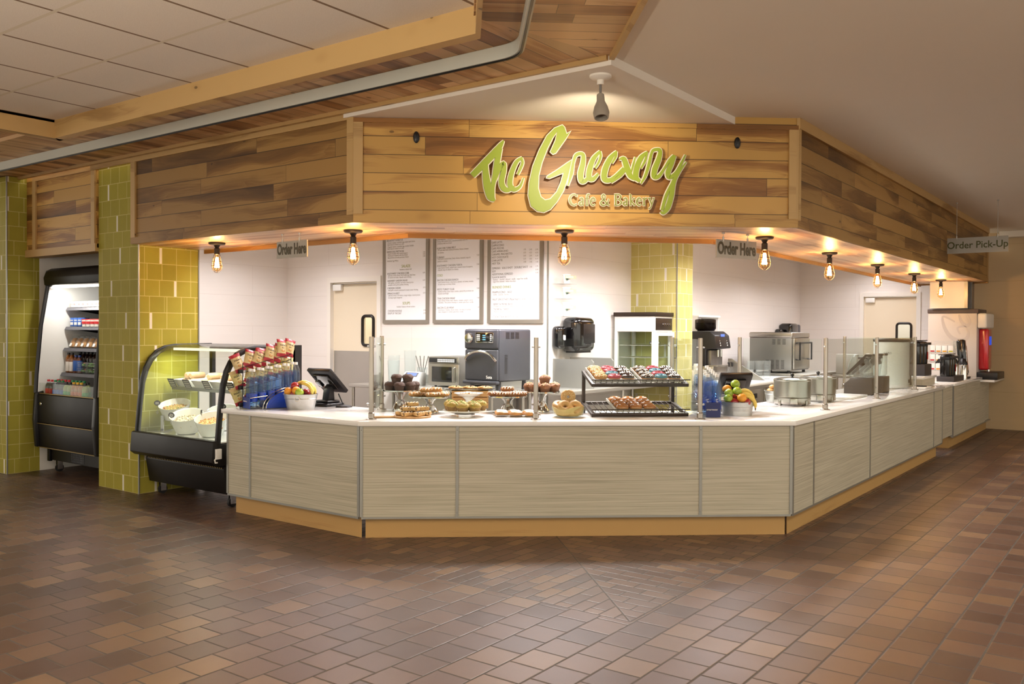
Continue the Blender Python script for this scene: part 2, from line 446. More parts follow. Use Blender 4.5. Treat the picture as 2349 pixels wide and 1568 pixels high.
# drywall over the concourse on the right
struct(MB().prism([(4.74, 2.77), tuple(ap + ND * far), (22, -12), (22, 2.9), (7.2, 2.9)], ZC, ZC + .1).build('ceiling', 'drywall'))
struct(MB().prism([(4.74, 2.76), (6.69, 2.76), (4.74, 5.12)], 3.24, ZC).build('ceiling_drop', 'drywall_white'))
struct(MB().prism([(4.74, 2.77), (4.74, 14), (3.74, 14), (3.74, 3.03)], ZC, ZC + .1).build('ceiling_wood_left', 'ceil_wood', ud=(1, 0)))
struct(MB().prism([(4.74, 2.77), (3.74, 3.03), tuple(bc + ND * far), tuple(ap + ND * far)], ZC, ZC + .1).build('ceiling_wood_right', 'ceil_wood', ud=tuple(UM)))
struct(MB().prism([(3.8, 3.0), (3.8, 7.55), (-9, 7.55), (-9, -9), tuple(bc + ND * far)], 3.35, 3.42).build('ceiling_tile', 'tile_ceiling'))
struct(MB().prism([(3.8, 7.5), (3.8, 14), (-9, 14), (-9, 7.5)], 3.33, 3.42).build('ceiling_wood_end', 'ceil_wood', ud=(0, 1)))
# trims of the wood ceiling
def trim(i, mb, m='trim_wood'): return struct(mb.build('trim_%d' % i, m))
trim(1, MB().box(4.715, 4.75, 2.78, 10.4, 3.268, ZC))
trim(2, MB().cbox((ap.x + ND.x * far / 2 + .012 * UM.x, ap.y + ND.y * far / 2 + .012 * UM.y, 3.285), (far, .032, .03), 0, math.atan2(ND.y, ND.x)))
def dirbox(p, q, w, z0, z1, side=0.):
    d = (q - p); L = d.length; d.normalize(); nn = Vector((-d.y, d.x)); c = (p + q) / 2 + nn * side
    return MB().cbox((c.x, c.y, (z0 + z1) / 2), (L, w, z1 - z0), 0, math.atan2(d.y, d.x))
trim(3, MB().prism([(3.72, 3.0), (3.72, 7.5), (3.8, 7.58), (3.8, 3.03)], 3.20, 3.352))
trim(4, MB().prism([(3.72, 3.0), (3.80, 3.03), tuple(Vector((3.80, 3.03)) + ND * far), tuple(Vector((3.735, 2.955)) + ND * far + UM * -.02)], 3.20, 3.345))
trim(5, MB().box(-9, 3.8, 7.5, 7.58, 3.20, 3.352))
# hanging track
def arc(c, r, a0, a1, n): return [Vector((c[0] + r * math.cos(a0 + (a1 - a0) * i / n), c[1] + r * math.sin(a0 + (a1 - a0) * i / n))) for i in range(n + 1)]
tp = [Vector((4.21, 14)), Vector((4.21, 3.28))]
q = Vector((4.21, 3.06)); r_ = .26; th = PI/2 - math.atan2(NM.y, NM.x)
tl = r_ * math.tan(th / 2)
cen = Vector((4.21 - r_, 3.06 + tl)); tp = [Vector((4.21, 14)), Vector((4.21, 3.06 + tl))] + arc(cen, r_, 0, -th, 8)[1:]
tp.append(tp[-1] + ND * 6)
tk = thing('curtain_track', 'long silver metal track bending round below the wooden plank ceiling', 'track', (0, 0, 0))
def ribbon(pts, w, z0, z1):
    mb = MB(); L = []; R = []
    for i, p in enumerate(pts):
        a = pts[max(0, i-1)]; b = pts[min(len(pts)-1, i+1)]; d = (b - a).normalized(); nn = Vector((-d.y, d.x)) * w / 2
        L.append(p + nn); R.append(p - nn)
    for A, B in zip(range(len(pts)-1), range(1, len(pts))):
        mb.prism([L[A], L[B], R[B], R[A]], z0, z1)
    bmesh.ops.remove_doubles(mb.bm, verts=mb.bm.verts[:], dist=1e-4); return mb
ribbon(tp, .034, 3.215, 3.296).build('rail', mat('track_silver', 'C9C9BC', .4, 0., .08, 3), tk)
ribbon([p for p in tp], .012, 3.205, 3.2149).build('groove', 'blackm', tk)

# ---------------------------------------------------------------- header boards over the counter
ZF = 2.436
def header(i, poly, m):
    return struct(MB().prism(poly, ZF + .008, ZC).build('wall_header_%s' % i, m))
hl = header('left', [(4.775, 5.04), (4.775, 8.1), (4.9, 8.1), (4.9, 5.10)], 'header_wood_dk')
NMM = NM
def off(p, d, s=0.): v = Vector(p) + NM * d + UM * s; return (v.x, v.y)
hm = header('middle', [off(FA, .015, .01), off(FB, .015, -.0), off(FB, .14, -.06), off(FA, .14, .06)], 'header_wood')
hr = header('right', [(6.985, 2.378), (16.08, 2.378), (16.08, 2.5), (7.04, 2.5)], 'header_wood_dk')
# boards framing them
def tr(par, name, mb, m='trim_wood'): return mb.build(name, m, par)
tr(hl, 'top_board', MB().box(4.755, 4.775, 5.03, 8.86, ZC - .072, ZC)); tr(hl, 'bottom_board', MB().box(4.757, 4.775, 5.03, 8.12, ZF, ZF + .062), 'header_wood_dk')
tr(hl, 'end_board', MB().box(4.757, 4.775, 8.045, 8.12, ZF + .062, ZC - .072)); tr(hl, 'corner_board', MB().box(4.757, 4.775, 5.03, 5.10, ZF + .062, ZC - .072))
def mbox(s0, s1, t0, t1, z0, z1, o=FA):
    c = Vector(o) + UM * (s0 + s1) / 2 + NM * (t0 + t1) / 2
    return MB().cbox((c.x, c.y, (z0 + z1) / 2), (s1 - s0, t1 - t0, z1 - z0), 0, RM)
LF = (FB - FA).length
tr(hm, 'top_board', mbox(0, LF, 0, .015, ZC - .095, ZC - .06), 'header_wood'); tr(hm, 'bottom_board', mbox(0, LF, 0, .015, ZF, ZF + .068), 'header_wood')
tr(hm, 'corner_board', mbox(0, .072, -.004, .015, ZF + .068, ZC - .095)); tr(hm, 'corner_board', mbox(LF - .075, LF, -.004, .015, ZF + .068, ZC - .095))
tr(hr, 'top_board', MB().box(6.975, 16.1, 2.352, 2.378, ZC - .085, ZC)); tr(hr, 'bottom_board', MB().box(6.975, 16.1, 2.362, 2.378, ZF, ZF + .055), 'header_wood_dk')
tr(hr, 'corner_board', MB().box(6.975, 7.03, 2.358, 2.378, ZF + .055, ZC - .085)); tr(hr, 'end_board', MB().box(16.08, 16.1, 2.362, 2.5, ZF, ZC))
# header over the open fridge
hf = header('fridge', [(4.815, 8.84), (4.815, 10.33), (4.93, 10.33), (4.93, 8.84)], 'header_wood')
tr(hf, 'side_board', MB().box(4.797, 4.815, 8.86, 8.93, ZF - .03, ZC)); tr(hf, 'side_board', MB().box(4.797, 4.815, 10.1, 10.17, ZF - .03, ZC))
tr(hf, 'bottom_board', MB().box(4.795, 4.95, 8.84, 10.33, ZF - .03, ZF + .05)); tr(hf, 'top_board', MB().box(4.797, 4.815, 8.93, 10.1, ZC - .06, ZC))
# soffit
IN = [(5.56, 8.098), (5.56, 5.21), (7.45, 3.28), (16.35, 3.42)]
struct(MB().prism([(4.77, 5.04), (4.77, 8.098), IN[0], IN[1]], ZF, ZF + .05).build('ceiling_soffit_left', 'soffit_wood', ud=(0, 1)))
struct(MB().prism([(4.77, 5.04), IN[1], IN[2], (6.98, 2.37)], ZF, ZF + .05).build('ceiling_soffit_middle', 'soffit_wood', ud=tuple(UM)))
struct(MB().prism([(6.98, 2.37), IN[2], IN[3], (16.08, 2.37)], ZF, ZF + .05).build('ceiling_soffit_right', 'soffit_wood', ud=(1, 0)))
for k in range(3): trim(6 + k, dirbox(Vector(IN[k]), Vector(IN[k+1]), .03, ZF - .038, ZF + .05, .015), 'edge_wood')
trim(9, dirbox(Vector((16.08, 2.37)), Vector(IN[3]), .03, ZF - .02, ZF + .05, -.015), 'edge_wood')
struct(MB().prism([(4.9, 5.2), (4.9, 12), (17, 12), (17, 2.5), (7.04, 2.5)], 2.96, 3.02).build('ceiling_kitchen', 'white'))

# ---------------------------------------------------------------- pillars and walls
struct(MB().box(4.833, 5.494, 8.098, 8.84, 0, 3.29).build('pillar_left', 'green_tile'))
struct(MB().box(4.6, 4.95, 10.33, 11.4, 0, 3.29).build('pillar_far_left', 'green_tile'))
struct(MB().box(10.29, 10.75, 5.015, 5.68, 0, 2.98).build('pillar_back', 'green_tile_back'))
for k, (x, y) in enumerate(((4.831, 8.096), (5.496, 8.096), (10.288, 5.013), (4.598, 10.328))):
    trim(11 + k, MB().box(x - .006, x + .006, y - .006, y + .006, 0, 3.29 if k != 2 else 2.96), M['alu'])
struct(MB().box(8.35, 8.47, 5.8, 8.33, 0, 2.98).box(8.35, 8.47, 9.27, 10.3, 0, 2.98).box(8.35, 8.47, 8.33, 9.27, 2.285, 2.98).build('wall_menu', 'wall_white'))
struct(MB().box(5.9, 8.5, 10.17, 10.3, 0, 2.98).build('wall_left', 'wall_white'))
struct(MB().box(5.78, 5.9, 8.84, 10.33, 0, 2.98).build('wall_alcove', 'white'))
struct(MB().box(4.95, 5.9, 10.33, 10.45, 0, 3.2).build('wall_alcove_side', 'white'))
struct(MB().box(8.35, 16.9, 5.67, 5.8, 0, 2.98).build('wall_right', 'wall_white'))
struct(MB().box(16.9, 17.05, 2.8, 3.58, 0, 3.3).box(16.9, 17.05, 4.53, 5.8, 0, 3.3).box(16.9, 17.05, 3.58, 4.53, 2.3, 3.3).build('wall_end', 'wall_white'))
struct(MB().box(16.9, 17.05, -12, 2.8, 0, 3.3).build('wall_concourse', 'wall_beige'))
struct(MB().box(16.885, 16.9, -12, 2.6, 0, .14).build('baseboard_right', 'wall_beige'))
struct(MB().box(4.72, 4.85, 11.4, 17, 0, 3.3).build('wall_far_left', 'wall_beige'))
struct(MB().box(15.75, 16.2, 2.65, 3.16, 2.01, ZF).build('wall_duct', 'white'))
struct(MB().box(16.0, 16.2, 2.58, 2.65, 2.01, ZF + .02).box(15.74, 15.8, 2.6, 2.65, 2.01, ZF).build('trim_20', 'darksteel'))
trim(21, MB().box(8.335, 8.35, 5.655, 5.67, 0, 2.98), M['alu'])
trim(22, MB().box(16.7, 16.9, -12, 2.3, 3.2, 3.297), M['drywall'])
# room behind the first door (seen through its window)
struct(MB().box(9.9, 10., 7.9, 9.9, 0, 2.98).build('wall_storeroom', 'cream'))
struct(MB().box(8.5, 9.9, 7.8, 7.9, 0, 2.98).box(8.5, 9.9, 9.9, 10., 0, 2.98).build('wall_storeroom_side', 'cream'))

def door(i, x, y0, y1, zt, kick, win):
    """door in a wall facing -x; y0<y1 outer edges of the frame"""
    d = struct(MB().box(x + .045, x + .085, y0 + .07, y1 - .07, 0, zt).build('door_%d' % i, 'cream')) if win is None else None
    if win:
        a, b, c, e = win; mb = MB()
        for (p, q, r, s) in ((y0 + .07, a, 0, zt), (b, y1 - .07, 0, zt), (a, b, 0, c), (a, b, e, zt)): mb.box(x + .045, x + .085, p, q, r, s)
        d = struct(mb.build('door_%d' % i, 'cream'))
        rim = []
        for (cy, cz, a0) in ((b - .04, e - .04, 0), (a + .04, e - .04, PI/2), (a + .04, c + .04, PI), (b - .04, c + .04, 1.5 * PI)):
            rim += [(x + .04, cy + .05 * math.cos(a0 + PI/2 * k / 5), cz + .05 * math.sin(a0 + PI/2 * k / 5)) for k in range(6)]
        MB().tube(rim, .021, 8, True).build('window_rim', 'blackm', d)
        MB().box(x + .06, x + .066, a - .003, b + .003, c - .003, e + .003).build('window_pane', 'glass', d)
    fr = MB().box(x - .02, x + .1, y0, y0 + .07, 0, zt + .075).box(x - .02, x + .1, y1 - .07, y1, 0, zt + .075).box(x - .02, x + .1, y0 + .07, y1 - .07, zt + .005, zt + .075)
    fr.build('door_frame', 'white', d)
    MB().box(x - .005, x + .04, y1 - .26, y1 - .1, zt - .105, zt - .02, .006).build('door_closer', 'whitep', d)
    MB().box(x + .0, x + .02, y0 + .08, y1 - .15, zt - .02, zt - .006).build('closer_arm', 'steel', d)
    if kick: MB().box(x + .041, x + .045, y0 + .08, y1 - .08, .05, kick).build('kick_plate', 'steel_table', d)
    return d
door(1, 8.35, 8.289, 9.317, 2.25, 1.33, (8.485, 8.67, 1.42, 1.79))
door(2, 16.9, 3.535, 4.572, 2.26, 0, (3.71, 3.93, 1.42, 1.77))
struct(MB().box(18., 18.1, 3, 5.5, 0, 3).build('wall_back_room', 'white'))
# ================================================================ service counter
def laminate():
    n = NT('grey_oak_laminate'); u, v = n.uv()
    w = n.noise(n.xyz(n.mul(u, .8), n.mul(v, 2.)), 1., 2)
    g = n.noise(n.xyz(n.mul(u, .9), n.mul(n.add(v, n.mul(w, .035)), 95.)), 1., 4, .65)
    g2 = n.noise(n.xyz(n.mul(u, 2.5), n.mul(v, 330.)), 1., 2)
    c = n.ramp(n.add(g, n.mul(n.sub(g2, .5), .25)), ((.26, '958D79'), (.45, 'B3AC97'), (.62, 'C4BDA9'), (.8, 'CFC9B7')))
    n.bsdf(c, .42, 0., None, .4); return n.m
M['laminate'] = laminate()
M['quartz'] = mat('white_quartz', 'F5F2ED', .1, 0., .03, 30)
TOP = .914
def ang2(d): return math.atan2(d.y, d.x)
def isect(p, u, q, v):
    d = u.x * v.y - u.y * v.x; w = q - p; t = (w.x * v.y - w.y * v.x) / d; return p + u * t
EX, EY = Vector((1, 0)), Vector((0, 1))
def offpts(d):
    a = isect(Vector((PA.x + d, 0)), EY, PA + NM * d, UM); b = isect(Vector((0, PB.y + d)), EX, PA + NM * d, UM); return a, b
ao, bo = offpts(-.026); ai, bi = offpts(.88)
ct = MB().prism([(ao.x, 6.735), tuple(ao), tuple(bo), (12.8, bo.y), (12.8, bi.y), tuple(bi), tuple(ai), (ai.x, 6.735)], TOP - .038, TOP, None, .004).build('countertop', 'quartz')
tag(ct, 'long white quartz countertop running round the whole service counter', 'countertop')
PBOT, KI = .172, .055
def base_unit(name, label, p, q, seams, ends, inner_p, inner_q, kick_p, kick_q, corner=True):
    """straight run of counter front from p to q (seen from outside), with seams at distances along it"""
    d = (q - p); L = d.length; d.normalize(); n = Vector((-d.y, d.x)); th = ang2(d)
    r = thing(name, label, 'counter', (p.x, p.y, 0), th)
    loc = lambda w: Vector(((w - p).dot(d), (w - p).dot(n)))
    ip, iq, kp, kq = loc(inner_p), loc(inner_q), loc(kick_p), loc(kick_q)
    MB().prism([(.014, .0152), (L - .014, .0152), (iq.x - .01, iq.y), (ip.x + .01, ip.y)], PBOT, TOP - .039).build('cabinet_body', 'white', r)
    cuts = [0] + seams + [L]
    for a, b in zip(cuts, cuts[1:]):
        MB().box(a + (.003 if a else .01), b - (.003 if b < L else .01), 0, .0149, PBOT, TOP - .039).build('panel', 'laminate', r)
    for s in seams + ([.012] if ends[0] else []) + ([L - .012] if ends[1] else []):
        mb = MB().box(s - .0115, s + .0115, -.006, 0, PBOT, TOP - .04)
        for z in (PBOT + .03, .5, TOP - .07): mb.sphere((s, -.006, z), .004, 8)
        mb.build('joint_strip', 'alu', r)
    MB().box(.012, L - .012, -.005, .012, PBOT - .016, PBOT).build('bottom_strip', 'alu', r)
    k0, k1 = kp, kq
    MB().prism([(k0.x + .012, k0.y), (k1.x - .012, k1.y), (k1.x - .04, k1.y + .02), (k0.x + .04, k0.y + .02)], 0, PBOT - .017).build('kick_board', 'kick_wood', r)
    return r
ka, kb = offpts(KI); ja, jb = offpts(.8)
base_unit('counter_unit', 'left wing of the counter, pale oak panels beside the glass deli case', Vector((PA.x, 6.682)), PA, [.325], (1, 1), Vector((ja.x, 6.66)), ja, Vector((ka.x, 6.638)), ka)
base_unit('counter_unit', 'middle front of the counter, wide pale oak panels facing the viewer', PA, PB, [.75, 2.665], (1, 1), ja, jb, ka + UM * .008, kb)
base_unit('counter_unit', 'right wing of the counter, pale oak panels receding beside the brick red floor', PB, Vector((12.78, PB.y)), [.52, 2.27, 5.245], (1, 1), jb, Vector((12.76, jb.y)), kb, Vector((12.7, kb.y)))
# swing gate and far counter
g = thing('swing_gate', 'narrow pale oak swing gate between the counter and the far beverage counter', 'gate', (12.83, 2.42, 0))
MB().box(0, .75, 0, .04, .2, .875).build('panel', 'laminate', g)
MB().box(0, .75, -.01, .18, .876, .905, .004).build('gate_top', 'quartz', g)
f = thing('beverage_counter', 'far beverage counter with pale oak front and white top near the end wall', 'counter', (13.62, 2.42, 0))
def pan(x0, x1, y): MB().box(x0, x1, y, y + .03, .17, .875).build('panel', 'laminate', f)
pan(.03, .98, 0); pan(.99, 2.2, 0); MB().box(2.205, 2.7, 0, .03, .17, .835).build('panel', 'laminate', f); MB().box(2.71, 3.2, .02, .05, .17, .835).build('panel', 'laminate', f)
MB().box(.0, .03, -.01, .75, .17, .875).build('end_panel', 'alu', f)
MB().box(-.02, .0, .02, .07, .25, .42).build('hinge', 'darksteel', f); MB().box(-.02, .0, .02, .07, .62, .8).build('hinge', 'darksteel', f)
MB().box(0, 3.2, -.006, .02, .155, .17).build('bottom_strip', 'alu', f)
MB().box(.04, 3.2, .06, .08, 0, .155).box(.02, .04, .06, .7, 0, .155).build('kick_board', 'kick_wood', f)
MB().box(-.03, 2.2, -.03, .85, .876, .914, .004).build('counter_top', 'quartz', f); MB().box(2.2, 3.26, -.2, .85, .836, .872, .004).build('lower_top', 'quartz', f)
rb = thing('riser_block', 'pale oak riser block with a white top at the counter end', 'riser', (12.35, 2.56, TOP))
MB().box(0, .78, 0, .6, .001, .1).build('block', 'laminate', rb); MB().box(-.02, .8, -.02, .62, .1005, .13, .004).build('riser_top', 'quartz', rb)

# ---------------------------------------------------------------- sneeze guards
def post(loc, rz, label):
    r = thing('guard_post', label, 'post', loc, rz, 'stainless sneeze guard posts')
    MB().lathe(((.042, 0), (.042, .006), (.024, .012), (.024, .05), (.019, .055), (.019, .64), (.017, .65), (0, .65)), n=20).build('post', 'post', r)
    for z in (.12, .575):
        MB().cyl((0, 0, 0), .008, .034, 10, M4=Matrix.Translation((0, .0, z)) @ Matrix.Rotation(PI/2, 4, 'Y')).build('clamp', 'chrome', r)
        MB().cyl((0, 0, 0), .008, .034, 10, M4=Matrix.Translation((-.034, .0, z)) @ Matrix.Rotation(PI/2, 4, 'Y')).build('clamp', 'chrome', r)
    return r
S0, S1, S2, TP = .075, 1.37, 2.69, .12
posts = [(MP(S0, TP), RM, 'stainless guard post at the left end of the pastry display'), (MP(S1, TP), RM, 'stainless guard post between the pastry plates and the basket of bagels'),
         (MP(S2, TP), RM, 'stainless guard post between the doughnut rack and the water bottles'), (MP(S0, 1.03), RM, 'thin rear guard post behind the chocolate muffins'),
         (MP(S2 - .02, .99), RM, 'rear guard post behind the doughnut rack by the green pillar'),
         (Vector((8.155, 2.5, TOP)), 0, 'stainless guard post in front of the second soup kettle'), (Vector((9.9, 2.5, TOP)), 0, 'stainless guard post in front of the blenders'),
         (Vector((11.76, 2.52, TOP)), 0, 'stainless guard post beside the big iced tea urn'), (Vector((8.1, 3.29, TOP)), 0, 'rear guard post beside the steel conveyor oven'),
         (Vector((11.5, 3.29, TOP)), 0, 'rear guard post behind the blenders')]
for p, rz, l in posts: post(p, rz, l)
def pane(p, q, z0, z1, label):
    d = Vector(q[:2]) - Vector(p[:2]); L = d.length
    o = MB().box(.036, L - .036, -.005, .005, z0, z1).build('glass_guard', 'glass'); o.location = (p[0], p[1], 0); o.rotation_euler = (0, 0, ang2(d))
    tag(o, label, 'glass panel', 'clear sneeze guard panels')
P = [q[0] for q in posts]
Z0, Z1 = .965, 1.555
pane(P[0], P[1], Z0, Z1, 'clear glass guard in front of the muffins and cookies'); pane(P[1], P[2], Z0, Z1, 'clear glass guard in front of the doughnut rack')
pane(P[0], P[3], Z0, Z1, 'clear glass guard at the left end of the pastry display'); pane(P[2], P[4], Z0, Z1, 'clear glass guard between the doughnuts and the water bottles')
pane(P[5], P[6], Z0, Z1, 'clear glass guard in front of the second soup kettle'); pane(P[6], P[7], Z0, Z1, 'clear glass guard in front of the blenders')
pane(P[8], P[5], Z0, Z1, 'clear glass guard beside the front soup kettle'); pane(P[7], P[9], Z0, Z1, 'clear glass guard behind the iced tea urn')

# ---------------------------------------------------------------- lamps and hanging signs
M['bulb_glass'] = clear('amber_bulb_glass', 'FFE9C4', .1)
M['filament'] = emit('filament', 'FFCF8C', 220)
def caged(loc, label, first=[None]):
    if first[0] is None:
        r = thing('cage_bulb_light', label, 'lamp', loc, 0, 'caged bulbs under the soffit')
        MB().lathe(((.0, 0), (.078, 0), (.078, -.012), (.07, -.02), (.03, -.026), (.022, -.04), (.018, -.05), (.026, -.056), (.026, -.11), (.02, -.115), (0, -.115))).build('canopy', 'bronze', r)
        MB().lathe(((.014, -.112), (.022, -.14), (.036, -.18), (.043, -.22), (.037, -.252), (.018, -.27), (0, -.274)), n=20).build('bulb', 'bulb_glass', r)
        fl = MB()
        for k in range(6):
            a = k * PI / 3; fl.tube([(.008 * math.cos(a), .008 * math.sin(a), -.14), (.02 * math.cos(a), .02 * math.sin(a), -.235)], .0045, 6)
        fl.build('filament', 'filament', r)
        cg = MB()
        for k in range(6):
            a = k * PI / 3; cg.tube([(q * math.cos(a), q * math.sin(a), z) for q, z in ((.028, -.11), (.04, -.16), (.052, -.22), (.046, -.255), (.02, -.28), (0, -.285))], .0016, 5)
        for q, z in ((.036, -.145), (.044, -.18), (.052, -.22)): cg.torus((0, 0, z), q, .0022, 24, 5)
        cg.build('wire_cage', 'bronze', r)
        first[0] = r
    else: r = dup(first[0], loc, 0, label)
    l = bpy.data.lights.new('bulb_glow', 'POINT'); l.energy = 5.6; l.color = (1., .78, .52); l.shadow_soft_size = .03
    o = bpy.data.objects.new('bulb_glow', l); COL.objects.link(o); o.location = Vector(loc) + Vector((0, 0, -.2))
BL = [((5.14, 7.28), 'caged bulb nearest the green pillar'), ((5.13, 5.42), 'caged bulb at the left corner of the soffit'), ((6.10, 3.98), 'caged bulb under the middle of the sign board'),
      ((7.49, 2.825), 'caged bulb beside the right hand Order Here sign'), ((9.33, 2.83), 'caged bulb second along the right wing soffit'), ((11.26, 2.845), 'caged bulb third along the right wing soffit'),
      ((13.25, 2.86), 'caged bulb second from the far end of the soffit'), ((15.03, 2.86), 'caged bulb at the far end of the soffit')]
for (x, y), l in BL: caged((x, y, ZF - .001), l)
M['sign_grey'] = mat('sign_grey', 'A9A498', .5, 0., .03, 6); M['sign_ink'] = mat('sign_ink', '4A4022', .5, 0., .05, 6); M['sign_green'] = mat('sign_green_ink', '4B4E22', .5, 0., .05, 6)
def hang_sign(loc, rz, W, H, txt, size, ink, label, drop, wires, sx=1.):
    r = thing('hanging_sign', label, 'sign', loc, rz)
    MB().box(0, W, -.006, .006, -drop - H, -drop).build('board', 'sign_grey', r)
    text_mesh('lettering', txt, size, ink, r, Matrix.Translation((W / 2, -.0075, -drop - H / 2)) @ Matrix.Rotation(PI/2, 4, 'X'), .0004, .005 if sx < .9 else .0015, 'CENTER', sx, 'CENTER')
    for x in wires:
        MB().tube([(x, 0, -.001), (x, 0, -drop + .01)], .0025, 6).cyl((x, 0, -.014), .012, .014, 10).cyl((x, 0, -drop - .015), .008, .04, 8).build('wire', 'steel', r)
hang_sign((5.0, 6.223, ZF), -PI/2, .39, .142, 'Order Here', .125, 'sign_ink', 'grey Order Here sign hanging over the left wing of the counter', .066, (.07, .29), .60)
hang_sign(atz(1643, 531, ZF), math.radians(-22), .46, .15, 'Order Here', .14, 'sign_ink', 'grey Order Here sign hanging beside the bulb over the fruit tub', .06, (.08, .36), .63)
hang_sign((12.7, 2.345, ZC), -PI/2, .70, .2, 'Order Pick-Up', .125, 'sign_green', 'grey Order Pick-Up sign hanging on long wires over the aisle', .456, (.11, .58), .93)

# spot lamp above the sign
sp = thing('spot_lamp', 'white adjustable spot lamp aimed at the green sign letters', 'lamp', (4.90, 2.93, 3.24))
MB().lathe(((0, 0), (.07, 0), (.07, -.012), (.055, -.024), (.022, -.03), (.022, -.06), (0, -.06))).build('canopy', 'drywall_white', sp)
MB().cyl((0, 0, -.12), .008, .07, 10).sphere((0, 0, -.122), .014).build('swivel_arm', 'darksteel', sp)
Rt = Matrix.Translation((0, 0, -.12)) @ Matrix.Rotation(RM, 4, 'Z') @ Matrix.Rotation(math.radians(-16), 4, 'X')
MB().lathe(((0, 0), (.024, -.004), (.026, -.05), (.043, -.09), (.052, -.13), (.046, -.165), (.04, -.165), (.044, -.13), (.03, -.07), (0, -.06)), M4=Rt).build('lamp_head', mat('spot_shade', 'A39A8C', .4, 0., .04, 6), sp)
l = bpy.data.lights.new('spot_beam', 'SPOT'); l.energy = 42; l.color = (1., .84, .62); l.spot_size = math.radians(95); l.spot_blend = .8; l.shadow_soft_size = .03
so = bpy.data.objects.new('spot_beam', l); COL.objects.link(so); so.location = (4.90 + NM.x * .06, 2.93 + NM.y * .06, 3.24 - .29)
tgt = Vector((*(FA + UM * 1.72), 2.86)); so.rotation_euler = (tgt - so.location).to_track_quat('-Z', 'Y').to_euler()
# ================================================================ open fridge in the alcove
ORD = ['first', 'second', 'third', 'fourth', 'fifth', 'sixth', 'seventh', 'eighth', 'ninth', 'tenth', 'eleventh', 'twelfth']
XZ = lambda y: Matrix(((1, 0, 0, 0), (0, 0, -1, y), (0, 1, 0, 0), (0, 0, 0, 1)))     # polygon (x, z) extruded towards -y from y
def xzprism(mb, poly, y0, y1, bev=0.): return mb.prism(poly, 0, y1 - y0, XZ(y1), bev)
def caster(par, x, y, h=.11, name='caster'):
    c = MB().box(x - .03, x + .03, y - .03, y + .03, h - .006, h + .001).box(x - .02, x + .04, y - .02, y - .015, .03, h).box(x - .02, x + .04, y + .015, y + .02, .03, h).build(name, 'chrome', par)
    MB().cyl((x + .01, y + .013, .045), .045, .026, 18, M4=Matrix.Rotation(PI/2, 4, 'X')).build('wheel', 'rubber', c)
FY0, FY1 = 8.88, 10.17
fr = thing('open_display_fridge', 'tall black open front fridge with white inside in the alcove between green pillars', 'fridge', (0, 0, 0))
side = [(4.98, .14), (4.98, .28), (4.83, .32), (4.815, .6), (4.83, .90), (4.84, 1.1), (4.89, 1.65), (4.965, 2.09), (4.97, 2.26), (5.72, 2.26), (5.72, .14)]
for y0, y1 in ((FY1 - .03, FY1), (FY0, FY0 + .03)):
    p = xzprism(MB(), side, y0, y1).build('end_panel', 'whitep', fr)
    edge = [(x - .006, (y0 + y1) / 2, z) for x, z in side[4:9]]
    MB().tube(edge, .022, 8).build('edge_bead', 'blackp', p)
    xzprism(MB(), [(4.96, .12), (4.96, .27), (4.82, .30), (4.795, .6), (4.815, .90), (4.9, .92), (4.99, .3), (5.0, .12)], y0 - .012, y1 + .012, .008).build('corner_cover', 'blackp', fr)
M['fridge_black'] = mat('fridge_black', '15100D', .42, 0., .08, 6, spec=.3)
M['brass'] = mat('brass_strip', '8A7448', .35, .8, .1, 12)
a, b = FY0 + .045, FY1 - .045
xzprism(MB(), [(4.83, .57), (4.83, .88), (4.87, .89), (4.87, .57)], a, b, .006).build('front_panel', 'fridge_black', fr)
xzprism(MB(), [(4.85, .30), (4.835, .555), (4.88, .555), (4.89, .3)], a, b, .006).build('front_panel', 'fridge_black', fr)
xzprism(MB(), [(4.985, .135), (4.985, .29), (5.7, .29), (5.7, .135)], a, b).build('base', 'fridge_black', fr)
for z, x in ((.562, 4.825), (.298, 4.842), (.893, 4.85)): MB().box(x - .006, x + .01, a, b, z - .004, z + .005).build('trim_strip', 'brass', fr)
gl = MB()
for i in range(9):
    for k in range(5): gl.box(4.981, 4.985, 9.42 + i * .03, 9.442 + i * .03, .15 + k * .025, .168 + k * .025)
gl.build('grille', 'charcoal', fr)
MB().sphere((4.828, 10.06, .78), .03, 12, .12, 1., .6).build('badge', 'chrome', fr)
MB().box(5.62, 5.72, a, b, .3, 2.2).build('back_wall', 'greyp', fr)
MB().box(4.86, 5.62, a, b, .79, .83).build('deck', 'charcoal', fr)
xzprism(MB(), [(4.93, 2.10), (4.92, 2.18), (4.95, 2.26), (5.01, 2.29), (5.72, 2.29), (5.72, 2.2), (5.3, 2.16), (5.1, 2.09), (4.97, 2.08)], FY0 - .01, FY1 + .01, .01).build('canopy', 'fridge_black', fr)
MB().box(4.96, 4.985, a + .05, b - .05, 2.062, 2.08).build('light_tube', emit('fridge_tube', 'FFF6E8', 9), fr)
MB().box(4.845, 4.851, a, b, .9, 1.01).build('front_glass', 'glass', fr)
SH = [1.855, 1.635, 1.395, 1.115]
for z, x in zip(SH, (5.145, 5.13, 5.11, 5.08)):
    s = MB().box(x + .02, 5.62, a, b, z - .012, z).build('shelf', 'charcoal', fr)
    xzprism(MB(), [(x + .02, z - .001), (x, z - .036), (x + .006, z - .038), (x + .03, z - .002)], a, b).build('price_rail', 'greyp', s)
    for y in (b - .06, a + .06): xzprism(MB(), [(x + .06, z - .012), (x + .06, z - .03), (5.62, z - .09), (5.62, z - .012)], y - .004, y + .004).build('bracket', 'blackp', s)
for y in (10.08, 8.98): caster(fr, 5.04, y, .135)
caster(fr, 5.62, 10.08, .135); caster(fr, 5.62, 8.98, .135)
